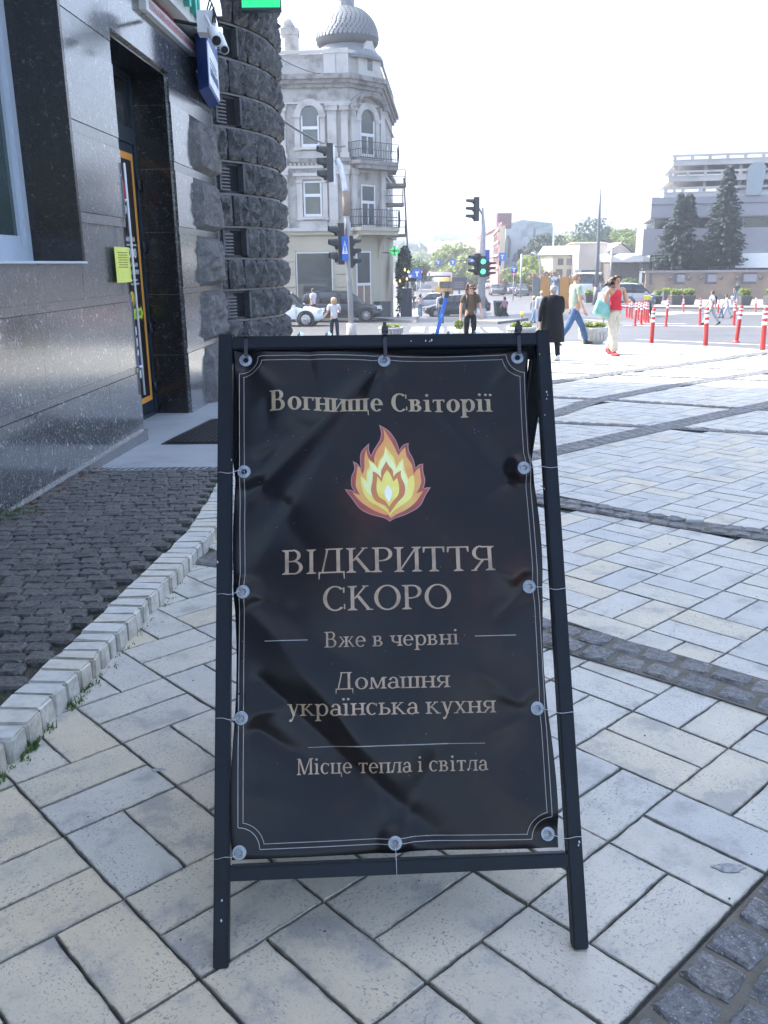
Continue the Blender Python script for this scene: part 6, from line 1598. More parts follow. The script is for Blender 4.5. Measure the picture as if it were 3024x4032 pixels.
# mural block: bluish painted gable behind trees
y = 150.; M_MUR = None
m, t, p = new_mat('mural_wall'); v = coords(t); n1 = noise(t, v, .22, 5, .6, dist=1.2); n2 = noise(t, coords(t, scale=(1, 1, .35)), .5, 4, .6)
c = ramp(t, n1.outputs[0], [(.34, (.20, .27, .29)), (.44, (.32, .38, .40)), (.54, (.46, .50, .51)), (.68, (.54, .56, .57))]); c = mixc(t, ramp(t, n2.outputs[0], [(.58, 0), (.66, .6)]), c, (.12, .19, .19)); setc(t, p, c); p.inputs['Roughness'].default_value = .8; M_MUR = m
mu = thing('mural_building', 'tall block whose end wall carries a faded blue grey painted mural of trees', 'building', (X(2070, y), y, -3))
x0, x1, zt2 = X(1988, y), X(2172, y), Z(880, y)
pr = [(x0, -3.2), (x1, -3.2), (x1, Z(905, y)), (X(2168, y), Z(880, y)), (X(2050, y), Z(866, y)), (x0, Z(884, y))]; n = len(pr)
mb = MB(); mb.add([(a, y, b) for a, b in pr]+[(a+2, y+20, b) for a, b in pr], [tuple(range(n)), tuple(range(n, 2*n))[::-1]]+[(i, n+i, n+(i+1) % n, (i+1) % n) for i in range(n)]); mb.build('wall', M_MUR, mu, world=True)
# generic dark figure and pale trunks painted on that wall, flat print
def flat(mb, P, y_): mb.add([(X(a, y), y_, Z(b, y)) for a, b in P], [tuple(range(len(P)))])
mb = MB(); flat(mb, [(2015, 1030), (2022, 1000), (2050, 985), (2060, 975), (2088, 975), (2100, 990), (2125, 1005), (2135, 1030)], y-.03); mb.build('mural_print', mat('mural_dark', (.20, .20, .23), .8), mu, world=True)
mb = MB(); flat(mb, [(2052, 985), (2048, 950), (2058, 932), (2074, 932), (2084, 950), (2080, 985), (2068, 1012)], y-.05); mb.build('mural_print', mat('mural_pale', (.52, .53, .56), .8), mu, world=True)
mb = MB(); flat(mb, [(1996, 1015), (1999, 950), (1992, 930), (2000, 925), (2010, 950), (2007, 1015)], y-.05); flat(mb, [(2093, 975), (2096, 900), (2104, 900), (2104, 975)], y-.05); mb.build('mural_print', mat('mural_trunk', (.17, .20, .21), .8), mu, world=True, kind='stuff')
# pink row along the street
M_PINK = mat('pink_facade', (.42, .17, .17), .8, var=.12, vs=.3); M_PALEY = mat('pale_yellow_end', (.55, .47, .34), .8, var=.1)
pk = thing('pink_building', 'long pink and red terrace with a pale yellow end wall by the street', 'building', (X(1960, 130), 130, -3))
a0, a1 = Vector((X(1965, 128), 128, 0)), Vector((X(1912, 215), 215, 0)); zt_p = Z(884, 128)
PW = [a0, Vector((X(1986, 128), 128, 0)), Vector((X(1986, 128)+5, 215, 0)), a1]
mb = MB(); vbox(mb, [a0-Vector((.1, 0, 0)), PW[1], PW[2], a1], -3.4, zt_p); mb.build('wall', M_PINK, pk, world=True)
mb = MB(); vbox(mb, [Vector((X(1966, 127.8), 127.8, 0)), Vector((X(1986, 127.8), 127.8, 0)), Vector((X(1986, 127.8), 128, 0)), Vector((X(1966, 127.8), 128, 0))], Z(1068, 128), zt_p-.2); mb.build('end_wall', M_PALEY, pk, world=True)
mb = MB(); d_ = (a1-a0).normalized(); nf = Vector((d_.y, -d_.x, 0)); nf = -nf if nf.x > 0 else nf
for zf in (.0, .3, .6, .88):
    mb.frame(a0, d_, nf, ZZ, 0, (a1-a0).length, .1, .3, Z(1060, 128)+(zt_p-Z(1060, 128))*zf, Z(1060, 128)+(zt_p-Z(1060, 128))*zf+.25)
mb.build('cornice', M_PALEY, pk, world=True, kind='stuff')
for k in range(14):
    for q in range(3):
        mb = MB(); zc = Z(1045, 128)+(zt_p-Z(1045, 128))*(q+.1)/3.2; mb.frame(a0, d_, nf, ZZ, 2+k*6, 4.4+k*6, .1, .16, zc, zc+2.3); mb.build('window', M_GLF, pk, world=True)
mb = MB(); mb.box((X(1978, 140), 140, zt_p+1.0), (2.2, 2, 2.2)); mb.build('chimney', mat('maroon_brick', (.20, .10, .11), .8), pk, world=True)
mb = MB(); vbox(mb, [a0+Vector((.5, 2, 0)), PW[1]+Vector((-.2, 2, 0)), PW[2], a1], zt_p, zt_p+.5); mb.build('roof', mat('maroon_roof', (.22, .12, .13), .7), pk, world=True)
# long pale roofs to its left
for k, (p0, p1, yy, a, b, lbl) in enumerate([(1850, 1925, 235., 975, 940, 'long low house with pale sloping sheet roof left of the pink terrace'), (1800, 1880, 290., 982, 972, 'grey house with a low white roof above the round street trees')]):
    gable_house(lbl, X(p0, yy), X(p1, yy)+2, yy, yy+20, -3, Z(a, yy), Z(b, yy), mat('far_wall_%d' % k, (.33, .32, .34), .8), M_ROOFW, [])
# far hillside
HILL = [(330, -3), (420, -1), (560, 4), (800, 14), (1100, 26), (1500, 44), (2200, 70), (3200, 60)]
def hz(x, y):
    k = min(1, max(0, (x+60)/120)); return interp(y, HILL)*(.85+.15*math.sin(x*.004+y*.002))
mb = MB(); hxs = [-900+60*q for q in range(40)]; hys = [330, 380, 440, 520, 620, 740, 880, 1050, 1250, 1500, 1900, 2400, 3200]
M_HILL = mat('wooded_hill', (.07, .10, .07), .9, var=.4, vs=.02)
mb.rings([[(x, y_, hz(x, y_)) for x in hxs] for y_ in hys], closed=False, cap=False); hl = mb.build('hillside', M_HILL, None, kind='structure')
if hl.data.polygons[0].normal.z < 0: hl.data.flip_normals()
q = random.Random(21); cols_ = [(.5, .48, .46), (.42, .30, .27), (.36, .38, .44), (.55, .5, .44), (.30, .32, .36)]
hm = [mat('hill_wall_%d' % i, c, .8, var=.1, vs=.1) for i, c in enumerate(cols_)]; hr_ = [mat('hill_roof_%d' % i, c, .7, var=.1, vs=.1) for i, c in enumerate([(.33, .16, .14), (.5, .5, .5), (.10, .16, .34), (.28, .26, .28)])]
for k in range(46):
    yy = q.choice((360, 400, 450, 520, 600, 700, 820)); x = yy*q.uniform(.012, .125); zb = hz(x, yy)-2
    w2 = q.uniform(6, 16); h2 = q.uniform(5, 10)
    wn_, rn_ = q.randrange(5), q.randrange(4)
    gable_house('hazy %s hillside house with %s roof, %s' % (('cream', 'reddish', 'grey', 'pale yellow', 'slate grey')[wn_], ('brick red', 'pale grey', 'blue', 'dull mauve')[rn_], ('lowest row', 'second row', 'third row', 'halfway up', 'above the middle', 'near the top', 'topmost row')[(360, 400, 450, 520, 600, 700, 820).index(yy)]), x-w2, x+w2, yy, yy+10, zb, zb+h2, zb+h2+q.uniform(1.5, 4), hm[wn_], hr_[rn_], [(x-w2*.6+w2*.4*j, x-w2*.6+w2*.4*j+w2*.18, zb+h2*.5, zb+h2*.75) for j in range(4)] if yy < 460 else [], name='hillside_house', group='hazy houses on the distant hillside')
fo = []
for k in range(90):
    yy = q.uniform(350, 1300); x = yy*q.uniform(-.02, .16); r_ = q.uniform(5, 11)
    fo.append((x, yy, hz(x, yy)+r_*.4, r_*1.2, r_, r_*.8))
foliage('hill_woods', fo, 9000, 3.2, L_BLUE, None, seed=4, stuff=True).name = 'hill_woods'
# street trees
def T(lbl, px, pyb, pyt, y, r_, leafs, m, n, seed, **k):
    zb = min(g(X(px, y), y), Z(pyb, y)) if pyb else g(X(px, y), y); p = Vector((X(px, y), y, zb)); return tree(lbl, p, Z(pyt, y)-zb, r_, 16, leafs, m, n, seed=seed, **k)
T('round light green street tree left of the near traffic signal', 1795, 0, 985, 175, 5.2, .42, L_LIGHT, 2600, 3, trunk_h=.22, wide=1.1)
T('rounded yellow green street tree partly behind the near traffic signal', 1858, 0, 1000, 165, 4.2, .42, L_LIGHT, 2400, 4, trunk_h=.22)
T('dark green street tree beside the corner house', 1625, 0, 1008, 120, 2.2, .3, L_MID, 1300, 6, trunk_h=.25)
T('small round tree above the white van roofs', 1660, 0, 990, 330, 5.5, .6, L_LIGHT, 900, 8, trunk_h=.2)
T('yellow green bushy tree in front of the mural wall', 2105, 0, 1012, 120, 3.2, .34, L_LIGHT, 1500, 7, trunk_h=.25, wide=1.2)
T('dark bluish tree beside the mural wall', 2150, 0, 905, 138, 3.4, .36, L_DARK, 2600, 9, trunk_h=.15)
T('dense dark green tree low beside the mural building', 2125, 0, 960, 134, 3.6, .36, L_DARK, 2400, 10, trunk_h=.12)
for k, (px, py, r_, m_, lb) in enumerate([(2215, 925, 4, L_MID, 'green tree top over the yellow house roof'), (2310, 860, 5.5, L_BLUE, 'tall sparse bluish tree rising behind the cream tower block'), (2270, 930, 4, L_LIGHT, 'pale green tree left of the tall sparse tree'), (2420, 915, 5, L_LIGHT, 'bright green tree behind the gabled house'), (2470, 920, 5, L_MID, 'mid green tree right of the bright one behind the gabled house'), (2510, 912, 5, L_MID, 'olive tree touching the grey slab building'), (2365, 925, 4.5, L_MID, 'green tree behind the tall lamp post')]):
    T(lb, px, 0, py, 145+3*k, r_, .42, m_, 1500 if k != 1 else 900, 20+k, trunk_h=.3, group='trees behind the low houses')
T('reddish brown small tree in front of the red bus', 2142, 0, 1066, 100, 1.5, .2, L_BRN, 700, 41, trunk_h=.2, wide=1.3)
t_ = thing('bush', 'rounded green bush beside the parked silver car', 'bush', (X(2478, 82), 82, -1.9)); foliage('leaves', [(0, 0, 1.0, 1.3, 1.2, .9), (.9, 0, .8, .9, .9, .7), (-.9, 0, .7, .8, .8, .6)], 900, .16, L_MID, t_, seed=51)

# ================================================================== STREET FURNITURE
M_POLE = mat('painted_grey_pole', (.34, .35, .37), .5, var=.15, vs=3); M_POLED = mat('dark_grey_pole', (.12, .135, .16), .5, var=.15, vs=2)
M_BLK = mat('black_signal_housing', (.012, .016, .022), .45); M_SBLUE = mat('road_sign_blue', (.02, .11, .50), .4); M_SWHT = mat('road_sign_white', (.65, .68, .72), .4)
def cyl_part(name, pts, r_, m, par, n=10): mb = MB(); mb.tube(pts, r_, n); return mb.build(name, m, par, world=True)
def head(par, c, d, n=3, lit=None, h=.30, r_=.15, name='signal_head', out=1.0):
    """signal head at c (top), facing direction d"""
    d = Vector(d).normalized(); s_ = Vector((-d.y, d.x, 0))
    mb = MB(); mb.frame(c, s_, d, ZZ, -r_*1.25, r_*1.25, -.12, .10, -n*h, .05)
    o = mb.build(name, M_BLK, par, world=True)
    for k in range(n):
        cc = c+ZZ*(-h*(k+.45)); mb = MB()
        ring = [[cc+s_*(r_*math.cos(a))+ZZ*(r_*math.sin(a))+d*(.10+L*(1 if math.sin(a) > -.3 else .2)*out) for a in [2*math.pi*q/14 for q in range(14)]] for L in (0, .28)]
        mb.rings(ring, cap=False); mb.build('visor', M_BLK, o)
        mb = MB(); mb.lathe([(r_*.9, .105), (.001, .115)], cc, 14, ax=(s_, ZZ, d), cap=False)
        mb.build('lens', (bpy.data.materials.get('green_lens') or glow('green_lens', (.05, .95, .45), 1.1)) if lit and k in lit else M_BLK, o)
    return o
# near signal with the curved white arm
yp = 31.
bp = gp(1385, 1335); yp = bp.y
tp = thing('traffic_light', 'near traffic light on a pale pole with curved white arm and side facing heads', 'traffic light', bp)
Pn = at(1367, 875, yp); Pt = at(1362, 745, yp)
cyl_part('pole', [bp, Pn, Pt], [.10, .085, .085], M_POLE, tp); cyl_part('base', [bp-ZZ*.2, bp+ZZ*.55], [.19, .17], mat('chalky_base', (.42, .38, .36), .8), tp)
cyl_part('painted_collar', [at(1364, 850, yp), at(1362, 752, yp)], .125, mat('tan_collar', (.26, .20, .155), .8), tp)
arm = [at(1364, 790, yp), at(1356, 740, yp), at(1350, 700, yp), at(1340, 655, yp), at(1326, 625, yp)]
cyl_part('curved_arm', arm, [.09, .09, .095, .10, .09], M_SWHT, tp)
head(tp, at(1292, 572, yp-.1), (-1, -.25, 0), h=.385, r_=.17); cyl_part('hanger', [at(1298, 640, yp), at(1326, 632, yp)], .035, M_BLK, tp)
mb = MB(); c = at(1300, 575, yp); mb.box((c.x+.13, c.y, c.z-.62), (.03, .55, 1.25)); mb.build('back_plate', M_SWHT, tp, world=True)
head(tp, at(1336, 885, yp-.15), (-1, -.25, 0), h=.44, r_=.18); head(tp, at(1378, 935, yp+.1), (1, .1, 0), h=.34, r_=.13)
# crossing sign on the pole
sg = thing('crossing_sign', 'narrow blue and white pedestrian crossing sign seen edge on beside the near signal', 'road sign', at(1360, 980, yp-.25))
c0, c1 = at(1346, 932, yp-.25), at(1373, 1026, yp-.25); XS_ = Vector((1, 0, 0))
mb = MB(); mb.frame(Vector((c0.x, yp-.55, 0)), XS_, Vector((0, 1, 0)), ZZ, 0, c1.x-c0.x, 0, .03, c1.z, c0.z); mb.build('plate', M_SBLUE, sg, world=True)
w2 = (c1.x-c0.x); mb = MB(); mb.add([(c0.x+w2*.5, yp-.556, c0.z-.12), (c0.x+w2*.06, yp-.556, c1.z+.22), (c0.x+w2*.94, yp-.556, c1.z+.22)], [(0, 1, 2)]); mb.build('white_triangle', M_SWHT, sg, world=True)
mb = MB()
for a, b, c, d in ((.46, .62, .54, .72), (.40, .40, .50, .62), (.50, .40, .62, .62), (.35, .30, .42, .42), (.60, .30, .68, .42)):
    mb.add([(c0.x+w2*a, yp-.562, c1.z+(c0.z-c1.z)*b), (c0.x+w2*c, yp-.562, c1.z+(c0.z-c1.z)*b), (c0.x+w2*c, yp-.562, c1.z+(c0.z-c1.z)*d), (c0.x+w2*a, yp-.562, c1.z+(c0.z-c1.z)*d)], [(0, 1, 2, 3)])
mb.build('walking_figure', M_SBLUE, sg, world=True, kind='stuff')
# second signal with green lights
b2_ = gp(1895, 1250); y2 = b2_.y
t2 = thing('traffic_light', 'farther traffic light showing green, with one more head high on its tapering pole', 'traffic light', b2_)
cyl_part('pole', [b2_, at(1899, 1000, y2), at(1904, 900, y2), at(1900, 818, y2)], [.22, .17, .11, .05], M_POLE, t2); cyl_part('base', [b2_-ZZ*.2, b2_+ZZ*.5], [.32, .26], M_POLE, t2)
k2 = y2/3400
head(t2, at(1902, 1012, y2-.5), (0, -1, 0), n=2, lit=(0, 1), h=36*k2, r_=10*k2)
head(t2, at(1880, 1002, y2-.2), (-1, -.3, 0), h=25*k2, r_=9*k2, out=1.4); head(t2, at(1918, 1030, y2-.1), (1, -.1, 0), h=18*k2, r_=7*k2, out=1.4)
head(t2, at(1876, 780, y2-.1), (-1, -.2, 0), h=27*k2, r_=9*k2, out=1.6); cyl_part('arm', [at(1880, 810, y2), at(1902, 850, y2)], .04, M_POLED, t2)
mb = MB(); c = at(1914, 1040, y2+.2); mb.box((c.x, c.y, c.z+.2), (.35, .05, 1.1)); mb.build('blue_plate', M_SBLUE, t2, world=True)
# lamp post and lesser poles at right
bl_ = gp(2345, 1193); yl = bl_.y
lamp = thing('lamp_post', 'tall tapering grey lamp post rising behind the red topped woman', 'lamp post', bl_)
cyl_part('pole', [bl_, at(2354, 1000, yl), at(2360, 850, yl), at(2364, 745, yl)], [.16, .13, .10, .05], M_POLED, lamp); cyl_part('base', [bl_-ZZ*.2, bl_+ZZ*1.2], [.24, .19], M_POLED, lamp)
bl2 = gp(2817, 1145); t_ = thing('thin_pole', 'thin pale pole standing before the retaining wall and the tallest spruce', 'pole', bl2); cyl_part('pole', [bl2, at(2828, 960, bl2.y)], [.09, .07], M_POLE, t_)
for px, pt, pb, yy, lb, bend in ((2176, 905, 1085, 118, 'grey lamp pole at the left end of the yellow house', 0), (2128, 1035, 1100, 95, 'short curved street lamp near the red bus', 1), (2406, 965, 1090, 96, 'thin dark pole before the gabled house', 0), (2053, 1000, 1110, 105, 'pale sign pole by the red signal', 0)):
    b = Vector((X(px, yy), yy, g(X(px, yy), yy))); t_ = thing('street_pole', lb, 'pole', b); pts = [b, Vector((b.x, yy, Z(pt, yy)))]
    if bend: pts += [Vector((b.x-.3, yy, Z(pt, yy)+.7)), Vector((b.x-1.0, yy, Z(pt, yy)+1.0))]
    cyl_part('pole', pts, .12, M_POLE, t_, 6)
# far signals with red lamps and small blue signs
for px, py, yy, lb in ((1657, 1070, 90, 'far signal glowing red beside the cafe greenery'), (2024, 1078, 100, 'far signal glowing red before the mural wall'), (1969, 1022, 124, 'small red signal high beside the pale yellow end wall')):
    b = Vector((X(px, yy), yy, g(X(px, yy), yy))); c = at(px, py, yy); t_ = thing('traffic_light', lb, 'traffic light', b)
    cyl_part('pole', [b, Vector((b.x, yy, c.z+.2))], .07, M_POLE, t_, 6); mb = MB(); mb.box((c.x, yy, c.z-.25), (.35, .3, 1.0)); mb.build('housing', M_BLK, t_, world=True)
    mb = MB(); mb.lathe([(.14, 0), (.001, .05)], Vector((c.x, yy-.17, c.z)), 12, ax=(Vector((1, 0, 0)), ZZ, Vector((0, -1, 0))), cap=False); mb.build('lens', bpy.data.materials.get('red_lens') or glow('red_lens', (1.0, .03, .03), 1.0), t_, world=True)
for px, py, yy, w2, lb in ((1726, 1034, 120, .7, 'small blue road sign left over the street, before the round tree'), (1783, 1032, 120, .7, 'small blue road sign over the middle of the street'), (1858, 1028, 118, .7, 'small blue road sign over the street left of the green signal'), (1978, 1011, 122, 1.0, 'blue road sign by the pale yellow end wall'), (1642, 1078, 88, .9, 'blue road sign left of the far red signal'), (2024, 1062, 99, .8, 'round blue road sign above the far red lamp'), (1615, 1092, 86, .8, 'pale blue road sign near the cafe')):
    c = at(px, py, yy); t_ = thing('road_sign', lb, 'road sign', c); mb = MB()
    if 'round' in lb: mb.lathe([(.001, -.02), (w2*.5, -.02), (w2*.5, .02), (.001, .02)], c, 16, ax=(Vector((1, 0, 0)), ZZ, Vector((0, -1, 0))))
    else: mb.box(c, (w2, .06, w2*1.05))
    mb.build('plate', M_SBLUE, t_, world=True); mb = MB(); mb.frame(c, Vector((1, 0, 0)), Vector((0, -1, 0)), ZZ, -.08, .08, .03, .045, -w2*.3, w2*.2); mb.frame(c, Vector((1, 0, 0)), Vector((0, -1, 0)), ZZ, -.2, .2, .03, .044, w2*.1, w2*.25); mb.build('white_arrow', M_SWHT, t_, world=True, kind='stuff')
    if px in (1726, 1783, 1858): pass
    cyl_part('bracket', [c+Vector((0, .1, w2*.5)), c+Vector((0, .12, -w2*.5-(.3 if px in (1726, 1783, 1858) else 3)))], .04, M_POLE, t_, 5)
# overhead wires
def wire(lbl, a, b, sag, r_=.014, name='overhead_wire'):
    P = [a.lerp(b, q/24)-ZZ*sag*4*(q/24)*(1-q/24) for q in range(25)]; mb = MB(); mb.tube(P, r_, 4)
    o = mb.build(name, M_IRON, None); tag(o, lbl, 'wire'); return o
wire('dark cable sagging from the round tower to the corner house balcony', at(1090, 458, 22), at(1360, 575, 52), .25, .030)
wire('thin cable across the parapet of the corner house', at(1090, 222, 30), at(1262, 290, 51), .1, .022)
wire('cable carrying the small road signs over the street', at(1600, 1072, 118), at(1770, 1025, 120), .5, .05)
wire('second cable carrying the small road signs', at(1770, 1025, 120.2), at(1990, 1004, 124), .3, .05)

# ---- red flexible bollards
M_BOLR = mat('red_bollard', (.50, .035, .03), .5, var=.12, vs=9); M_BOLW = mat('reflective_white', (.72, .73, .75), .4)
def make_bollard():
    t_ = thing('bollard', 'x', 'bollard', (0, 0, 0), group='red and white flexible bollards')
    mb = MB(); mb.lathe([(.105, 0), (.105, .012), (.06, .03), (.052, .06), (.050, .50), (.047, .78), (.03, .80), (.001, .80)], (0, 0, 0), 14); mb.build('post', M_BOLR, t_)
    for z0, z1 in ((.51, .57), (.62, .675), (.71, .745)): mb = MB(); mb.lathe([(.0535, z0), (.0535, z1)], (0, 0, 0), 14, cap=False); mb.build('reflective_band', M_BOLW, t_)
    return t_
bol0 = make_bollard(); first = True
BL_ = [((835, 1518), (855, 1280), 'red bollard on the plaza edge just right of the walking red topped woman'), ((1218, 1543), (1235, 1275), 'red bollard on the plaza edge in front of the backpack man'), ((1620, 1578), (1645, 1275), 'largest red bollard, at the right end of the plaza edge'), ((1437, 1490), (1445, 1260), 'bright red bollard with flared foot behind the row on the plaza edge'),
       ((718, 1385), (722, 1230), 'leftmost taller bollard of the dense cluster by the motorcycle'), ((762, 1378), (765, 1230), 'second taller bollard of the dense cluster by the motorcycle'), ((792, 1368), (797, 1230), 'third bollard of the dense cluster by the motorcycle'), ((811, 1365), (814, 1232), 'rightmost bollard of the dense cluster by the motorcycle'), ((740, 1345), (742, 1228), 'bollard hidden behind the dense cluster, left side'), ((780, 1350), (781, 1228), 'bollard hidden behind the dense cluster, right side'),
       ((660, 1330), (663, 1222), 'first of three small bollards right of the red topped woman'), ((678, 1333), (681, 1226), 'second of three small bollards right of the red topped woman'), ((695, 1335), (698, 1228), 'third of three small bollards right of the red topped woman'), ((937, 1387), (947, 1210), 'lone bollard on the road line before the dark planters'), ((1177, 1385), (1187, 1210), 'bollard touched by the swinging arm of the backpack man'), ((1418, 1387), (1425, 1232), 'bollard on the road line below the man in dark green'),
       ((1063, 1297), (1063, 1210), 'small far bollard on a white painted disc'), ((1305, 1300), (1308, 1215), 'small far bollard beside the child'), ((1572, 1300), (1575, 1203), 'small far bollard near the right edge of the road'), ((1437, 1285), (1440, 1212), 'small far bollard behind the feet of the man in dark green'), ((838, 1262), (840, 1212), 'tiny far bollard left of the dark planters')]
rb_ = random.Random(2)
for (bx, by), (tx, ty), lb in BL_:
    c = gp(2100+bx*.557, 500+by*.557); c.z = g(c.x, c.y)-.125; top = at(2100+tx*.557, 500+ty*.557, c.y); o = bol0 if first else copy_tree(bol0); first = False
    s_ = (top.z-c.z)/.80; o.location = c; o.scale = (.88*min(s_, 1.2), .88*min(s_, 1.2), s_); o.rotation_euler = (rb_.uniform(-.03, .03), max(-.12, min(.12, math.atan2(top.x-c.x, .8)*.9)), rb_.uniform(0, 6)); o['label'] = lb

# ---- planters
M_STONE = mat('cast_stone', (.40, .39, .38), .85, var=.25, vs=6, bs=.5, bscale=30); M_DPL = mat('dark_planter', (.07, .072, .078), .7, var=.3, vs=3)
def round_planter(lbl, c, r_, h, seed, flower=None):
    t_ = thing('round_planter', lbl, 'planter', c); mb = MB(); mb.lathe([(r_*.72, 0), (r_*.80, h*.15), (r_*.96, h*.3), (r_*.98, h*.72), (r_*1.04, h*.78), (r_*1.04, h), (r_*.88, h), (r_*.86, h*.85)], (0, 0, 0), 26, cap=False); mb.build('bowl', M_STONE, t_)
    mb = MB()
    for q in range(22):
        a = q/22*2*math.pi; d = Vector((math.cos(a), math.sin(a), 0)); mb.frame(d*r_*.95, Vector((-d.y, d.x, 0)), d, ZZ, -r_*.07, r_*.07, 0, r_*.06, h*.32, h*.70)
    mb.build('flute', M_STONE, t_, kind='stuff')
    mb = MB(); mb.lathe([(r_*.87, h*.86), (.001, h*.9)], (0, 0, 0), 20, cap=False); mb.build('soil', M_SOIL, t_)
    foliage('plants', [(q_*r_*.5, (q_ % 2)*r_*.3-.1, h+.04, r_*.35, r_*.35, .09) for q_ in (-1, -.3, .4, 1)], 260, .05, L_LIGHT, t_, seed=seed)
    if flower:
        mb = MB(); mb.tube([(0, 0, h), (.02, 0, h+.30)], .012, 5); mb.build('stem', L_MID, t_); mb = MB(); mb.lathe([(.01, h+.30), (.045, h+.33), (.055, h+.38), (.035, h+.43), (.001, h+.42)], (.02, 0, 0), 10); mb.build('tulip', mat('tulip_yellow', (.80, .55, .02), .5), t_)
c = gp(2332, 1353); round_planter('round fluted concrete planter behind the walking red topped woman', c, .36, .42, 1)
c = gp(2050, 1340); round_planter('round concrete planter with yellow tulip left of the grey haired woman', c, .42, .40, 2, True)
c = gp(1540, 1322); round_planter('low round planter with pale green plant behind the sign top rail', c, .45, .32, 3)
def long_planter(lbl, px0, px1, pyb, h=.42):
    a, b = gp(px0, pyb), gp(px1, pyb); c = (a+b)/2; L = (b-a).length; t_ = thing('long_planter', lbl, 'planter', c, group='dark planters along the wall')
    mb = MB(); pr = [(-L/2*.82, 0), (L/2*.82, 0), (L/2, h), (-L/2, h)]; k = h*60/60
    mb.add([(x, -.45 if z else -.3, z*c.y/75*1.0) for x, z in pr]+[(x, .45, z*c.y/75) for x, z in pr], [(0, 1, 2, 3), (7, 6, 5, 4), (0, 3, 7, 4), (1, 5, 6, 2), (3, 2, 6, 7)]); mb.build('box', M_DPL, t_)
    foliage('plants', [(L*f, 0, h+.15, L*.2, .3, .22) for f in (-.3, 0, .3)], 240, .12, L_LIGHT, t_, seed=int(px0))
for a, b, z, lb in ((2568, 2600, 1197, 'dark planter farthest left along the wall'), (2634, 2681, 1200, 'dark planter second from left along the wall, grass at its foot'), (2685, 2731, 1199, 'dark planter third from left with yellow green shrub'), (2905, 2952, 1202, 'dark planter right of the man in dark green'), (3010, 3050, 1201, 'dark planter cut by the right edge'), (2310, 2340, 1192, 'small dark planter left of the tall lamp post'), (2605, 2636, 1182, 'dark bin like box against the retaining wall')):
    long_planter(lb, a, b, z, .75 if b-a > 33 else .65)

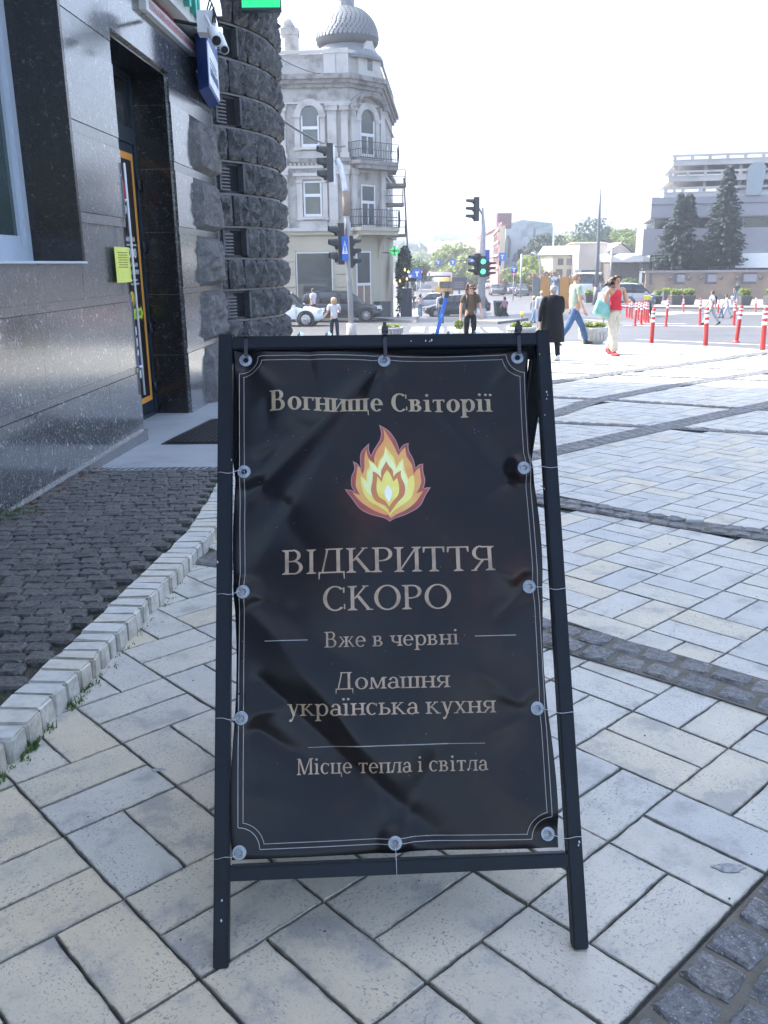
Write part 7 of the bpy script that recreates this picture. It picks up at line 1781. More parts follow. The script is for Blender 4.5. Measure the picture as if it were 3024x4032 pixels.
# ================================================================== VEHICLES
M_TYRE = mat('tyre_rubber', (.015, .015, .016), .8); M_RIM = mat('alloy_rim', (.42, .43, .45), .35, metal=.6); M_CGL = glass('car_glass', (.02, .028, .035), .04); M_CHR = mat('headlamp', (.62, .66, .70), .15, metal=.3); M_TAIL = mat('tail_lamp', (.45, .02, .02), .3); M_PLAS = mat('black_plastic', (.02, .021, .023), .6)
def paint(name, c, r_=.22): return mat(name, c, r_, var=.04, vs=1, coat=.8)
CARS = {}
def make_car(lbl, paintm, loc, rz, L=4.45, Wd=1.84, Hh=1.66, kind='suv', detail=True, group=None, name='parked_car'):
    t_ = thing(name, lbl, 'car', loc, rz, group=group)
    # x: length (front = +x); stations of the lower body and the glasshouse
    hb = .95*Hh/1.66; roofz = Hh
    st_ = [(-.50, .42, .80, .74), (-.49, .30, .93, .84), (-.40, .24, 1.0, .96), (-.25, .22, 1.0, 1.0), (.0, .22, 1.0, 1.0), (.22, .22, 1.0, 1.0), (.36, .24, .985, .94), (.455, .28, .90, .84), (.492, .34, .78, .72), (.50, .42, .66, .6)]
    hood = {-.50: .86, -.49: 1.0, -.40: 1.03, -.25: 1.02, .0: 1.0, .22: .98, .36: .90, .455: .80, .492: .70, .50: .60}
    if kind == 'sedan': hood.update({-.50: .78, -.49: .92})
    rings = []
    for x, zb, wl, wu in st_:
        zt_ = hood[x]*hb/.95*.985; w_ = Wd/2
        rings.append([(x*L, -w_*wl*.93, zb), (x*L, -w_*wl, zb+.14), (x*L, -w_*wl*1.0, (zb+zt_)*.55), (x*L, -w_*wu*.965, zt_-.07), (x*L, -w_*wu*.86, zt_), (x*L, 0, zt_+.025), (x*L, w_*wu*.86, zt_), (x*L, w_*wu*.965, zt_-.07), (x*L, w_*wl, (zb+zt_)*.55), (x*L, w_*wl, zb+.14), (x*L, w_*wl*.93, zb)])
    mb = MB(); mb.rings(rings, closed=True, cap=True, smooth=True); body = mb.build('body', paintm, t_)
    gx = [(-.475, hb-.04, .80), (-.455, hb+.1, .78), (-.40, roofz*.955, .70), (-.32, roofz-.01, .69), (-.10, roofz, .70), (.06, roofz*.985, .69), (.13, roofz*.955, .68), (.27, hb+.04, .80), (.29, hb-.04, .82)] if kind != 'sedan' else [(-.42, hb-.04, .78), (-.38, hb+.05, .76), (-.26, roofz*.95, .69), (-.16, roofz, .68), (-.02, roofz, .69), (.05, roofz*.97, .69), (.22, hb+.06, .79), (.25, hb-.04, .80)]
    if kind == 'van': gx = [(-.49, hb-.04, .94), (-.488, roofz*.97, .90), (-.44, roofz, .88), (.0, roofz, .88), (.25, roofz*.98, .86), (.30, roofz*.93, .84), (.40, hb+.05, .88), (.42, hb-.04, .88)]
    def sec(x, z, k): w_ = Wd/2; wt = w_*k; wb = w_*.91; zb = hb-.09; f = min(1, max(0, (z-hb)/(roofz-hb))); wtop = wb+(wt-wb)*f; return [(x*L, -wb, zb), (x*L, -(wb*.4+wtop*.6), zb+(z-zb)*.55), (x*L, -wtop, z-.04*f), (x*L, -wtop*.8, z), (x*L, 0, z+.03*f), (x*L, wtop*.8, z), (x*L, wtop, z-.04*f), (x*L, (wb*.4+wtop*.6), zb+(z-zb)*.55), (x*L, wb, zb)]
    mb = MB(); mb.rings([sec(*q_) for q_ in gx], closed=True, cap=True, smooth=True); mb.build('glasshouse', M_CGL, t_)
    # roof skin and pillars in body colour
    mb = MB(); rr_ = [q_ for q_ in gx if q_[1] > roofz*.94]
    rg = []
    for x, z, k in [(rr_[0][0]-.012, rr_[0][1]-.02, rr_[0][2])]+rr_+[(rr_[-1][0]+.012, rr_[-1][1]-.02, rr_[-1][2])]:
        s = sec(x, z, k); rg.append([(p_[0], p_[1]*1.012, p_[2]+.012) for p_ in s[2:7]])
    mb.rings(rg, closed=False, cap=False, smooth=True); mb.build('roof', paintm, t_)
    for sd_ in (-1, 1):
        for xa, wpx in ((-.02, .03), (-.30, .07)) if kind != 'van' else ((.1, .06), (-.25, .48)):
            mb = MB(); P = []
            for z in (hb-.06, (hb+roofz)/2, roofz-.03):
                f = (z-hb)/(roofz-hb); yy = Wd/2*(.915+(.70-.915)*max(0, min(1, f)))+.012; P.append([(xa*L-(f*.15 if xa < -.1 else 0)*0, sd_*yy, z), ((xa+wpx)*L, sd_*yy, z)])
            mb.rings(P, closed=False, cap=False, smooth=False); mb.build('pillar', paintm if kind == 'van' or wpx > .05 else M_PLAS, t_)
    wr_ = .355 if kind != 'sedan' else .33
    for fx_ in (.315, -.30):
        for sd_ in (-1, 1):
            c_ = Vector((fx_*L, sd_*(Wd/2-.10), wr_)); ax_ = (Vector((1, 0, 0)), ZZ, Vector((0, sd_, 0)))
            mb = MB(); mb.lathe([(wr_*.66, -.1), (wr_*.96, -.1), (wr_, -.05), (wr_, .07), (wr_*.95, .108), (wr_*.70, .112), (wr_*.66, .09)], c_, 22, ax=ax_, cap=False); wh = mb.build('wheel', M_TYRE, t_)
            mb = MB(); mb.lathe([(wr_*.70, .10), (wr_*.64, .075), (wr_*.60, .04)], c_, 22, ax=ax_, cap=False)
            if detail:
                for q in range(10):
                    a = q/10*2*math.pi; d = ax_[0]*math.cos(a)+ZZ*math.sin(a); s2 = ax_[0]*-math.sin(a)+ZZ*math.cos(a); mb.frame(c_, d, s2, ax_[2], wr_*.1, wr_*.66, -.022, .022, .07, .10)
            mb.lathe([(.07, .07), (.06, .115), (.001, .118)], c_, 12, ax=ax_, cap=False); mb.build('rim', M_RIM, wh)
            mb = MB(); mb.lathe([(wr_*1.0, .02), (wr_*1.24, .112), (wr_*1.18, .118), (wr_*1.0, .10)], c_, 22, ax=ax_, cap=False); mb.build('wheel_arch', M_PLAS, t_)
    for sd_ in (-1, 1):
        mb = MB(); mb.box((L*.462, sd_*Wd*.36, hb*.80), (.18, .30, .13)); mb.build('headlamp', M_CHR, t_)
        mb = MB(); mb.box((-L*.487, sd_*Wd*.40, hb*.92), (.10, .22, .16)); mb.build('tail_lamp', M_TAIL, t_)
        mb = MB(); mb.box((L*.19, sd_*(Wd/2+.06), hb+.05), (.16, .18, .13)); mb.build('mirror', paintm, t_)
        mb = MB(); mb.box((0, sd_*(Wd/2-.005), .30), (L*.40, .03, .14)); mb.build('sill', M_PLAS, t_)
    if detail:
        mb = MB(); mb.box((L*.493, 0, hb*.58), (.06, Wd*.55, .22)); mb.build('grille', M_PLAS, t_)
        mb = MB(); mb.box((-L*.503, 0, hb*.62), (.02, .5, .12)); mb.build('number_plate', M_SWHT, t_)
        for xa in (.21, -.03, -.27):
            for sd_ in (-1, 1): mb = MB(); mb.box((xa*L, sd_*(Wd/2+.001), hb*.62), (.012, .012, hb*.6)); mb.build('door_gap', M_PLAS, t_)
    return t_
WHT_ = paint('white_car_paint', (.62, .64, .66)); BLKP = mat('black_car_paint', (.008, .010, .013), .25, var=.05, spec=.5, coat=.25); NAVY = mat('slate_car_paint', (.014, .019, .027), .25, var=.05, coat=.35); SILV = paint('silver_car_paint', (.34, .35, .37)); GREYP = paint('grey_car_paint', (.12, .13, .16)); DRED = paint('dark_red_paint', (.22, .02, .03))
def car_at(px_c, py_w, **k):
    c = gp(px_c, py_w); c.z = g(c.x, c.y)-.12; return c
c = car_at(1200, 1272); d_ = c.y; k_ = 3400/d_
make_car('white SUV nosing out from behind the round tower', WHT_, Vector((X(1272, d_)-2.2, d_, c.z)), R(-4))
c = car_at(1330, 1258); d_ = c.y
make_car('dark slate SUV stopped in front of the corner house', NAVY, Vector((X(1506, d_)-2.35, d_+.6, c.z)), R(-3), L=4.7, Hh=1.64)
c = car_at(1720, 1242); d_ = c.y
make_car('black SUV parked behind the blue scooter, facing left', BLKP, Vector((X(1672, d_)+2.3, d_, c.z)), R(183), L=4.7, Hh=1.74)
c = car_at(1850, 1238); d_ = c.y
make_car('black estate car with red tail lamp behind the farther signal pole', BLKP, Vector((X(1945, d_)-2.3, d_+2.6, c.z)), R(186), L=4.6, Hh=1.62)
c = car_at(1700, 1215); make_car('silver car with roof box behind the black SUV', SILV, Vector((X(1700, c.y), c.y+3, c.z)), R(184), L=4.5, Hh=1.5, kind='sedan')
c = car_at(2500, 1197); make_car('silver grey SUV parked left of the retaining wall', SILV, Vector((X(2490, c.y), c.y, c.z)), R(2), L=4.5, Hh=1.62)
c = car_at(2298, 1170); make_car('white delivery van parked beside the orange hoarding', WHT_, Vector((X(2293, c.y), c.y, c.z)), R(85), L=5.4, Wd=2.0, Hh=2.5, kind='van')
c = car_at(2345, 1168); make_car('grey van parked behind the tall lamp post', SILV, Vector((X(2338, c.y), c.y, c.z)), R(70), L=5.4, Wd=2.0, Hh=2.5, kind='van')
far = [(1958, 1158, GREYP, 'small grey car with red tail lamps, leftmost in the street traffic', 88), (2018, 1152, SILV, 'silver car in the street traffic between two grey ones', 92), (2057, 1160, GREYP, 'dark grey car nearest in the street traffic', 84), (1985, 1136, WHT_, 'white car farther up the street behind the silver one', 88), (1930, 1132, WHT_, 'white car at the far left lane of the street', 90), (1940, 1118, SILV, 'silver roofed car queueing under the pink building', 90), (1975, 1118, GREYP, 'dark blue grey car queueing farther up the street', 90), (1905, 1120, WHT_, 'white car half hidden by the farther signal pole', 90), (1850, 1112, WHT_, 'white car right of the dark billboard', 92), (1700, 1124, WHT_, 'pale car left of the white bus', 90), (1990, 1106, SILV, 'small pale car near the top of the street', 90)]
for px, py, pm, lb, rz in far:
    c = car_at(px, py); make_car(lb, pm, Vector((X(px, c.y), c.y, c.z)), R(rz), L=4.4, Hh=1.5, kind='sedan', detail=False, group='cars in the street traffic')
# white coach, yellow van, red and dark bus behind the hoarding
def box_bus(lbl, c, dims, rz, m, cat='bus', name='bus', band=None):
    t_ = thing(name, lbl, cat, c, rz); L, W2, H2 = dims; bm = bmesh.new(); bmesh.ops.create_cube(bm, size=1)
    for v in bm.verts: v.co = Vector((v.co.x*L, v.co.y*W2, (v.co.z+.5)*(H2-.35)+.35))
    bmesh.ops.bevel(bm, geom=bm.edges[:], offset=.14, segments=3, affect='EDGES'); me = bpy.data.meshes.new('body'); bm.to_mesh(me); bm.free(); me.materials.append(m)
    for p_ in me.polygons: p_.use_smooth = True
    o = bpy.data.objects.new('body', me); link(o, t_)
    for sd_ in (-1, 1):
        mb = MB(); mb.box((0, sd_*(W2/2+.004), H2*.66), (L*.92, .02, H2*.30)); mb.build('side_window', M_CGL, t_)
        if band: mb = MB(); mb.box((0, sd_*(W2/2+.004), H2*.32), (L*.99, .02, H2*.22)); mb.build('colour_band', band, t_)
    for e in (-1, 1): mb = MB(); mb.box((e*(L/2+.004), 0, H2*.66), (.02, W2*.85, H2*.34)); mb.build('windscreen', M_CGL, t_)
    for fx_ in (-.32, .32):
        for sd_ in (-1, 1): mb = MB(); mb.lathe([(.48, -.1), (.48, .1), (.2, .12), (.001, .12)], (fx_*L, sd_*(W2/2-.1), .48), 16, ax=(Vector((1, 0, 0)), ZZ, Vector((0, sd_, 0)))); mb.build('wheel', M_TYRE, t_)
    return t_
p = Vector((X(1690, 150), 150, g(X(1690, 150), 150)-.12)); box_bus('large white coach glaring in the sun behind the parked cars', p, (7.5, 2.5, 3.0), R(4), M_SWHT)
p = Vector((X(1742, 118), 118, g(X(1742, 118), 118)-.12)); box_bus('orange yellow minibus right of the white coach', p, (5.5, 2.0, 2.6), R(96), paint('orange_van_paint', (.60, .33, .05)), 'minibus', 'minibus')
p = Vector((X(2100, 148), 148, g(X(2100, 148), 148)+.3)); box_bus('long red and dark trolleybus behind the brown tree', p, (7.5, 2.5, 3.2), R(2), paint('bus_red', (.16, .15, .16)), band=mat('bus_red_band', (.42, .04, .07), .4))
# billboard and hoardings
b = Vector((X(1810, 88), 88, g(X(1810, 88), 88))); t_ = thing('billboard', 'dark square billboard with pale smudged print below the street trees', 'billboard', b)
mb = MB(); mb.box((b.x, 88, Z(1115, 88)), (1.45, .2, 1.25)); mb.build('panel', mat('billboard_dark', (.07, .065, .085), .5), t_, world=True); mb = MB()
for q in range(3): marks(mb, 0, .9, 0, .15, 0, P=lambda s_, z_, off, q=q: Vector((b.x-.5+s_, 87.89-off, Z(1122, 88)+.22-.22*q)), X=Vector((1, 0, 0)), N=Vector((0, -1, 0)))
mb.build('print_marks', M_SILV, t_, world=True, kind='stuff'); cyl_part('post', [b, Vector((b.x, 88, Z(1110, 88)))], .1, M_POLED, t_, 6)
M_HOARD = mat('orange_hoarding', (.52, .24, .05), .6, var=.15, vs=1.5)
hd = thing('hoarding', 'orange and white construction hoarding behind the grey haired woman', 'hoarding', (X(2200, 66), 66, g(X(2200, 66), 66)))
y = 66.; zt3, zb3 = Z(1092, y), g(X(2200, y), y)-.1
for a, b, m_ in ((2130, 2168, M_HOARD), (2170, 2205, M_SWHT), (2208, 2245, M_HOARD), (2247, 2282, M_HOARD), (2100, 2128, mat('grey_hoarding', (.2, .2, .2), .7))):
    mb = MB(); mb.box(((X(a, y)+X(b, y))/2, y, (zt3+zb3)/2), (X(b, y)-X(a, y), .08, zt3-zb3)); mb.build('panel', m_, hd, world=True)
    cyl_part('post', [Vector((X(b, y)+.02, y-.05, zb3)), Vector((X(b, y)+.02, y-.05, zt3+.1))], .04, M_POLED, hd, 6)
mb = MB()
for k in range(7): a = 2172+k*4.5; mb.add([(X(a, y), y-.045, Z(1100+7*math.sin(k*2), y)), (X(a+9, y), y-.045, Z(1110+9*math.sin(k), y)), (X(a+5, y), y-.045, Z(1150+8*math.cos(k*3), y))], [(0, 1, 2)])
mb.build('print_shapes', mat('hoarding_grey', (.28, .27, .27), .7), hd, world=True, kind='stuff')
t_ = thing('container', 'dark navy shipping container behind the van and lamp post', 'container', (X(2315, 92), 92, -2.3)); mb = MB(); mb.box((X(2312, 92), 92, Z(1103, 92)-.2), (X(2350, 92)-X(2278, 92), 3, 2.3)); mb.build('body', mat('navy_container', (.05, .06, .08), .6), t_, world=True)
mb = MB()
for q in range(9): mb.box((X(2280+q*8, 92), 90.48, Z(1103, 92)-.2), (.08, .05, 2.1))
mb.build('rib', mat('navy_rib', (.06, .07, .09), .6), t_, world=True, kind='stuff')
c = gp(1970, 1243); wb_ = thing('waste_container', 'dark green waste container right of the black estate car', 'waste container', (c.x, c.y, c.z-.1))
k_ = c.y/3400; mb = MB(); w2, h2 = 22*k_, 62*k_
mb.rings([[(-w2*s_, -.6*s_, z), (w2*s_, -.6*s_, z), (w2*s_, .6*s_, z), (-w2*s_, .6*s_, z)] for z, s_ in ((.1, .85), (h2*.85, 1), (h2*.86, 1.05), (h2, 1.0))], smooth=False); mb.build('body', mat('bin_green', (.022, .05, .038), .6), wb_)
mb = MB(); mb.tube([(-w2, -.62, h2*.9), (w2, -.62, h2*.9)], .04, 6); mb.build('rim', M_PLAS, wb_)
for sx_ in (-1, 1):
    mb = MB(); mb.tube([(sx_*w2*.7, -.62, .08), (sx_*w2*.7, -.54, .08)], .09, 10); mb.build('wheel', M_TYRE, wb_)
# blue hire scooter leaning by the sign
sc0 = gp(1728, 1352); ys_ = sc0.y
t_ = thing('kick_scooter', 'upright bright blue hire scooter whose stem shows above the sign top rail', 'scooter', sc0)
M_SCB = mat('scooter_blue', (.02, .12, .52), .35); a = at(1722, 1325, ys_); b = at(1762, 1172, ys_)
base = Vector((a.x-.06, ys_, sc0.z+.12)); vec = (b-a); SL_ = (b-base).length
mb = MB(); d = vec.normalized(); sx_ = Vector((1, 0, 0)); mb.frame(base, sx_, Vector((0, 1, 0)), d, -.055, .055, -.04, .04, .0, SL_); mb.build('stem', M_SCB, t_, world=True)
tp_ = base+d*SL_
mb = MB(); mb.frame(tp_, sx_, Vector((0, 1, 0)), d, -.062, .062, -.05, .05, -.02, .15); mb.build('stem_top', M_BLK, t_, world=True)
mb = MB(); mb.tube([tp_+d*.13+Vector((-.09, -.2, .03)), tp_+d*.16, tp_+d*.13+Vector((.09, .22, .03))], .022, 8); mb.build('handlebar', M_BLK, t_, world=True)
mb = MB(); mb.tube([tp_+d*.1, tp_+d*.55+Vector((-.04, 0, 0))], .006, 5); mb.build('flag_rod', M_BLK, t_, world=True)
mb = MB(); mb.frame(base, sx_, Vector((0, 1, 0)), d, -.02, .02, -.042, -.041, SL_*.52, SL_*.62); mb.build('teal_sticker', mat('teal_sticker', (.05, .5, .45), .4), t_, world=True)
mb = MB(); mb.box((base.x, ys_+.45, sc0.z+.12), (.16, .95, .05)); mb.build('deck', M_BLK, t_, world=True)
for yy in (ys_-.08, ys_+1.0): mb = MB(); mb.lathe([(.04, -.03), (.11, -.03), (.12, 0), (.11, .03), (.04, .03)], (base.x, yy, sc0.z+.12), 16, ax=(Vector((0, 1, 0)), ZZ, Vector((1, 0, 0)))); mb.build('wheel', M_TYRE, t_, world=True)
# motorcycle in the bollard cluster
c = gp(2553, 1236); c.z -= .12; mc = thing('motorcycle', 'dark parked motorcycle with yellow bag behind the bollard cluster', 'motorcycle', c, R(60))
for x_ in (-.68, .68): mb = MB(); mb.lathe([(.22, -.05), (.31, -.05), (.33, 0), (.31, .05), (.22, .05)], (x_, 0, .33), 18, ax=(Vector((1, 0, 0)), ZZ, Vector((0, 1, 0)))); mb.build('wheel', M_TYRE, mc)
mb = MB(); mb.rings([[(-.75, -.08, .75), (-.75, .08, .75), (-.75, .08, .9), (-.75, -.08, .9)], [(-.2, -.16, .5), (-.2, .16, .5), (-.2, .16, .85), (-.2, -.16, .85)], [(.3, -.18, .45), (.3, .18, .45), (.3, .18, 1.02), (.3, -.18, 1.02)], [(.6, -.08, .7), (.6, .08, .7), (.6, .08, 1.0), (.6, -.08, 1.0)]]); mb.build('body', BLKP, mc)
mb = MB(); mb.tube([(.68, 0, .33), (.5, 0, 1.05)], .05, 6); mb.tube([(.46, -.36, 1.1), (.5, 0, 1.05), (.46, .36, 1.1)], .02, 6); mb.build('fork', M_RIM, mc, kind=None)
mb = MB(); mb.box((-.55, 0, 1.02), (.28, .3, .24)); mb.build('top_case', mat('yellow_bag', (.6, .5, .05), .5), mc)
# small pebble-like fragments on the paving
M_BITS = mat('stone_chip', (.45, .47, .45), .7); mb = MB(); q = random.Random(8)
for _ in range(260):
    y = q.uniform(1.5, 8); x = q.uniform(-1.0, .2+y*.45); z = g(x, y)+.001; r_ = q.uniform(.001, .0045)*(1 if q.random() < .95 else 2); a = q.uniform(0, 6)
    mb.add([(x+r_*math.cos(a+k*2.09), y+r_*math.sin(a+k*2.09), z) for k in range(3)]+[(x, y, z+r_)], [(0, 1, 3), (1, 2, 3), (2, 0, 3)])
mb.build('grit', mat('dark_grit', (.10, .095, .085), .9, var=.5), None, kind='stuff', label='scattered specks of grit on the pale paving', cat='grit')
c = gp(2728, 2055); mb = MB(); mb.prism([(c.x-.06, c.y-.04), (c.x+.05, c.y-.05), (c.x+.07, c.y+.02), (c.x-.03, c.y+.05)], c.z+.004, c.z+.028, bev=.005)
o = mb.build('loose_stone', M_PAVER, None); tag(o, 'pale broken piece of stone lying on the dark cobble band', 'stone')
for px, py, rx, ry in ((2871, 3418, .040, .018), (623, 3032, .022, .010), (640, 2450, .012, .010)):
    c = gp(px, py); mb = MB(); mb.add([(c.x+rx*math.cos(a)*(1+.22*math.sin(a*3)+.12*math.sin(a*5+1)), c.y+ry*math.sin(a), g(c.x, c.y+ry*math.sin(a))+.0012) for a in [2*math.pi*k/18 for k in range(18)]], [tuple(range(18))]); mb.build('stain', bpy.data.materials.get('gum_stain') or mat('gum_stain', (.29, .295, .30), .8, var=.5, vs=60), plaza)
# ================================================================== PEOPLE
SKIN = mat('skin', (.42, .24, .17), .5, var=.1, vs=12)
def cloth(name, c, r_=.8): return bpy.data.materials.get(name) or mat(name, c, r_, var=.22, vs=9, bs=.5, bscale=14, bd=.03, spec=.2)
def skin_obj(name, verts, edges, rads, m, parent, root=0, sub=2):
    bm = bmesh.new(); L = bm.verts.layers.skin.verify(); vs = [bm.verts.new(v) for v in verts]
    for a, b in edges: bm.edges.new((vs[a], vs[b]))
    for i, v in enumerate(vs):
        r_ = rads[i]; v[L].radius = r_ if isinstance(r_, tuple) else (r_, r_)
        v[L].use_root = (i == root)
    me = bpy.data.meshes.new(name); bm.to_mesh(me); bm.free()
    o = bpy.data.objects.new(name, me); link(o)
    md = o.modifiers.new('s', 'SKIN'); md.use_smooth_shade = True; ms = o.modifiers.new('d', 'SUBSURF'); ms.levels = sub; ms.render_levels = sub
    bpy.context.view_layer.update(); dg = bpy.context.evaluated_depsgraph_get()
    me2 = bpy.data.meshes.new_from_object(o.evaluated_get(dg)); o.modifiers.clear(); o.data = me2; bpy.data.meshes.remove(me)
    me2.materials.clear(); me2.materials.append(m); o.parent = parent; return o
def loft(name, secs, m, parent, n=18, fold=0, seed=1):
    """secs: (x,y,z, rx, ry)"""
    q = random.Random(seed); ph = [q.uniform(0, 6) for _ in range(3)]; rg = []
    for i, (x, y, z, rx, ry) in enumerate(secs):
        k = i/(len(secs)-1); rg.append([(x+rx*math.cos(a)*(1+fold*k*math.sin(a*5+ph[0]+k)), y+ry*math.sin(a)*(1+fold*k*math.sin(a*7+ph[1]+2*k)), z) for a in [2*math.pi*t/n for t in range(n)]])
    mb = MB(); mb.rings(rg, cap=True, smooth=True); return mb.build(name, m, parent)
def person(lbl, c, H, heading, legs=(0, 0, 0, 0), arms=None, top=None, bottom=None, hair=None, shoe=None, sleeve='short', build_=1.0, hairlen='short', lod=1, wide=0, top_len=.485, lean=0, belly=0, bare_mid=False, hair_blow=0):
    """legs: left thigh, left knee, right thigh, right knee in degrees (+ = forward); arms: (left shoulder fwd, left out, left elbow, right ...)"""
    t_ = thing('person', lbl, 'person', c, heading); B = build_
    arms = arms or (0, 8, 12, 0, 8, 12)
    hip = .525*H; P = {}
    def leg(sd, th, kn):
        hx = sd*.052*H*B; a = R(th); b = R(th-kn); k = Vector((hx, math.sin(a)*.245*H, hip-.01*H-math.cos(a)*.245*H)); an = k+Vector((0, math.sin(b)*.235*H, -math.cos(b)*.235*H)); return Vector((hx, 0, hip-.01*H)), k, an
    LL = leg(-1, legs[0], legs[1]); RL = leg(1, legs[2], legs[3])
    low = min(LL[2].z, RL[2].z)-.042*H; dz = -low
    off = Vector((0, 0, dz)); ln = lambda z: lean*(z-hip)
    def V3(x, y, z): return Vector((x, y+ln(z), z))+off
    pel, wai, che, nek, hea, top_ = V3(0, 0, hip), V3(0, belly*.2*H, .62*H), V3(0, 0, .74*H), V3(0, 0, .835*H), V3(0, .012*H, .895*H), V3(0, .008*H, .955*H)
    def armp(sd, f, o_, e):
        s_ = V3(sd*.108*H*B, 0, .805*H); a = R(f); oo = R(o_); d = Vector((sd*math.sin(oo), math.sin(a)*math.cos(oo), -math.cos(a)*math.cos(oo))); el = s_+d*.172*H
        b = a+R(e); d2 = Vector((sd*math.sin(oo)*.3-sd*(.35 if e > 60 else 0), math.sin(b), -math.cos(b))).normalized(); w_ = el+d2*.145*H; h_ = w_+d2*.05*H; return s_, el, w_, h_, d2
    LA_ = armp(-1, *arms[:3]); RA_ = armp(1, *arms[3:])
    lv = [p+off for p in LL]; rv = [p+off for p in RL]
    vs = [pel, wai, che, nek, hea, top_, *lv, *rv, *LA_[:4], *RA_[:4]]
    ed = [(0, 1), (1, 2), (2, 3), (3, 4), (4, 5), (0, 6), (6, 7), (7, 8), (0, 9), (9, 10), (10, 11), (2, 12), (12, 13), (13, 14), (14, 15), (2, 16), (16, 17), (17, 18), (18, 19)]
    h = H; ra = [(.075*h*B, .055*h), (.062*h*B, .048*h), (.078*h*B, .055*h), .030*h, (.040*h, .046*h), (.034*h, .040*h), .045*h, .032*h, .022*h, .045*h, .032*h, .022*h, .030*h, .023*h, .016*h, .018*h, .030*h, .023*h, .016*h, .018*h]
    body = skin_obj('body', vs, ed, ra, SKIN, t_)
    # face
    if lod:
        f0 = hea+Vector((0, .047*h, -.002*h)); mb = MB(); mb.rings([[f0+Vector((-.008*h, -.008*h, -.016*h)), f0+Vector((.008*h, -.008*h, -.016*h)), f0+Vector((0, .012*h, -.012*h))], [f0+Vector((-.004*h, -.006*h, .014*h)), f0+Vector((.004*h, -.006*h, .014*h)), f0+Vector((0, .002*h, .012*h))]], smooth=True); mb.build('nose', SKIN, t_)
        for sx in (-1, 1):
            mb = MB(); mb.lathe([(.006*h, 0), (.004*h, .003*h), (.001*h, .004*h)], hea+Vector((sx*.017*h, .043*h, .012*h)), 8, ax=(Vector((1, 0, 0)), ZZ, Vector((0, 1, 0)))); mb.build('eye', M_INK, t_)
            mb = MB(); mb.lathe([(.001, -.004*h), (.010*h, -.003*h), (.012*h, .004*h), (.001, .006*h)], hea+Vector((sx*.043*h, 0, 0)), 8, ax=(Vector((0, 1, 0)), ZZ, Vector((sx, 0, 0)))); mb.build('ear', SKIN, t_)
        mb = MB(); mb.frame(hea+Vector((0, .043*h, -.027*h)), Vector((1, 0, 0)), Vector((0, 1, 0)), ZZ, -.011*h, .011*h, -.004*h, .003*h, -.002*h, .002*h); mb.build('mouth', mat('lip', (.32, .11, .09), .5) if 'lip' not in bpy.data.materials else bpy.data.materials['lip'], t_)
        # fingers
        for A4 in (LA_, RA_):
            w_, hh, d2 = A4[2], A4[3], A4[4]; sdv = d2.cross(Vector((1, 0, 0))).normalized()
            mb = MB()
            for k, L_ in enumerate((.036, .042, .040, .032)): b0_ = hh+sdv*(k-1.5)*.0085*h; mb.tube([b0_-d2*.01*h, b0_+d2*L_*.5*h, b0_+d2*L_*.85*h+Vector((0, .006*h, 0))], [.0052*h, .0046*h, .0035*h], 5)
            mb.tube([w_+d2*.01*h, w_+d2*.03*h+sdv*.022*h, w_+d2*.05*h+sdv*.026*h], [.006*h, .0055*h, .004*h], 5); mb.build('fingers', SKIN, t_, kind='stuff')
    # trousers
    if bottom:
        k = 1.12; w2 = wide
        if bottom[1] == 'trousers':
            vs2 = [V3(0, 0, hip+.065*h), pel, *lv, *rv]; lv2 = [p.copy() for p in vs2]
            rr2 = [(.078*h*B, .058*h), (.084*h*B, .064*h), .056*h, (.040+w2*.5)*h, (.028+w2)*h, .056*h, (.040+w2*.5)*h, (.028+w2)*h]
            skin_obj('trousers', lv2, [(0, 1), (1, 2), (2, 3), (3, 4), (1, 5), (5, 6), (6, 7)], rr2, bottom[0], t_, root=1)
        elif bottom[1] == 'skirt':
            loft('skirt', [(0, 0, .62*h+dz, .075*h, .06*h), (0, 0, hip+dz, .10*h, .08*h), (0, 0, .42*h+dz, .115*h, .095*h), (0, 0, .36*h+dz, .12*h, .10*h)], bottom[0], t_, fold=.05)
    if top:
        vs3 = [V3(0, 0, top_len*h), V3(0, belly*.25*h, .62*h), V3(0, 0, .735*h), V3(0, 0, .815*h), V3(0, 0, .832*h)]
        rr3 = [(.084*h*B, .064*h), ((.074)*h*B, (.058+belly)*h), (.088*h*B, .064*h), ((.06 if sleeve != 'none' else .085)*h*B, .042*h), (.034*h, .034*h)]
        ed3 = [(0, 1), (1, 2), (2, 3), (3, 4)]
        if sleeve != 'none':
            for A4 in (LA_, RA_):
                i = len(vs3); vs3.append(A4[0]); rr3.append(.042*h)
                if sleeve == 'short': vs3.append(A4[0].lerp(A4[1], .75)); rr3.append(.036*h); ed3 += [(2, i), (i, i+1)]
                else: vs3 += [A4[1], A4[2]]; rr3 += [.032*h, .026*h]; ed3 += [(2, i), (i, i+1), (i+1, i+2)]
        skin_obj('top', vs3, ed3, rr3, top, t_, root=1)
    # shoes
    sh = shoe or cloth('dark_shoe', (.02, .02, .022), .5)
    for p, th in ((lv[2], legs[0]-legs[1]), (rv[2], legs[2]-legs[3])):
        pit = R(max(-35, min(25, th*.7))); mb = MB(); up_ = .0
        rg = []
        for y_, w_, z0, z1 in ((-.035, .020, -.030, .012), (-.03, .024, -.042, .020), (.0, .025, -.042, .018), (.045, .027, -.042, -.008), (.085, .024, -.042, -.018), (.10, .012, -.038, -.026)):
            rg.append([Vector((sx*w_*h, y_*h, z_*h)) for sx, z_ in ((-1, z0), (1, z0), (1, z1*.6+z0*.4), (.5, z1), (-.5, z1), (-1, z1*.6+z0*.4))])
        M = Matrix.Translation(p) @ Matrix.Rotation(pit, 4, 'X'); mb.rings([[M @ v for v in r_] for r_ in rg], smooth=True); mb.build('shoe', sh, t_)
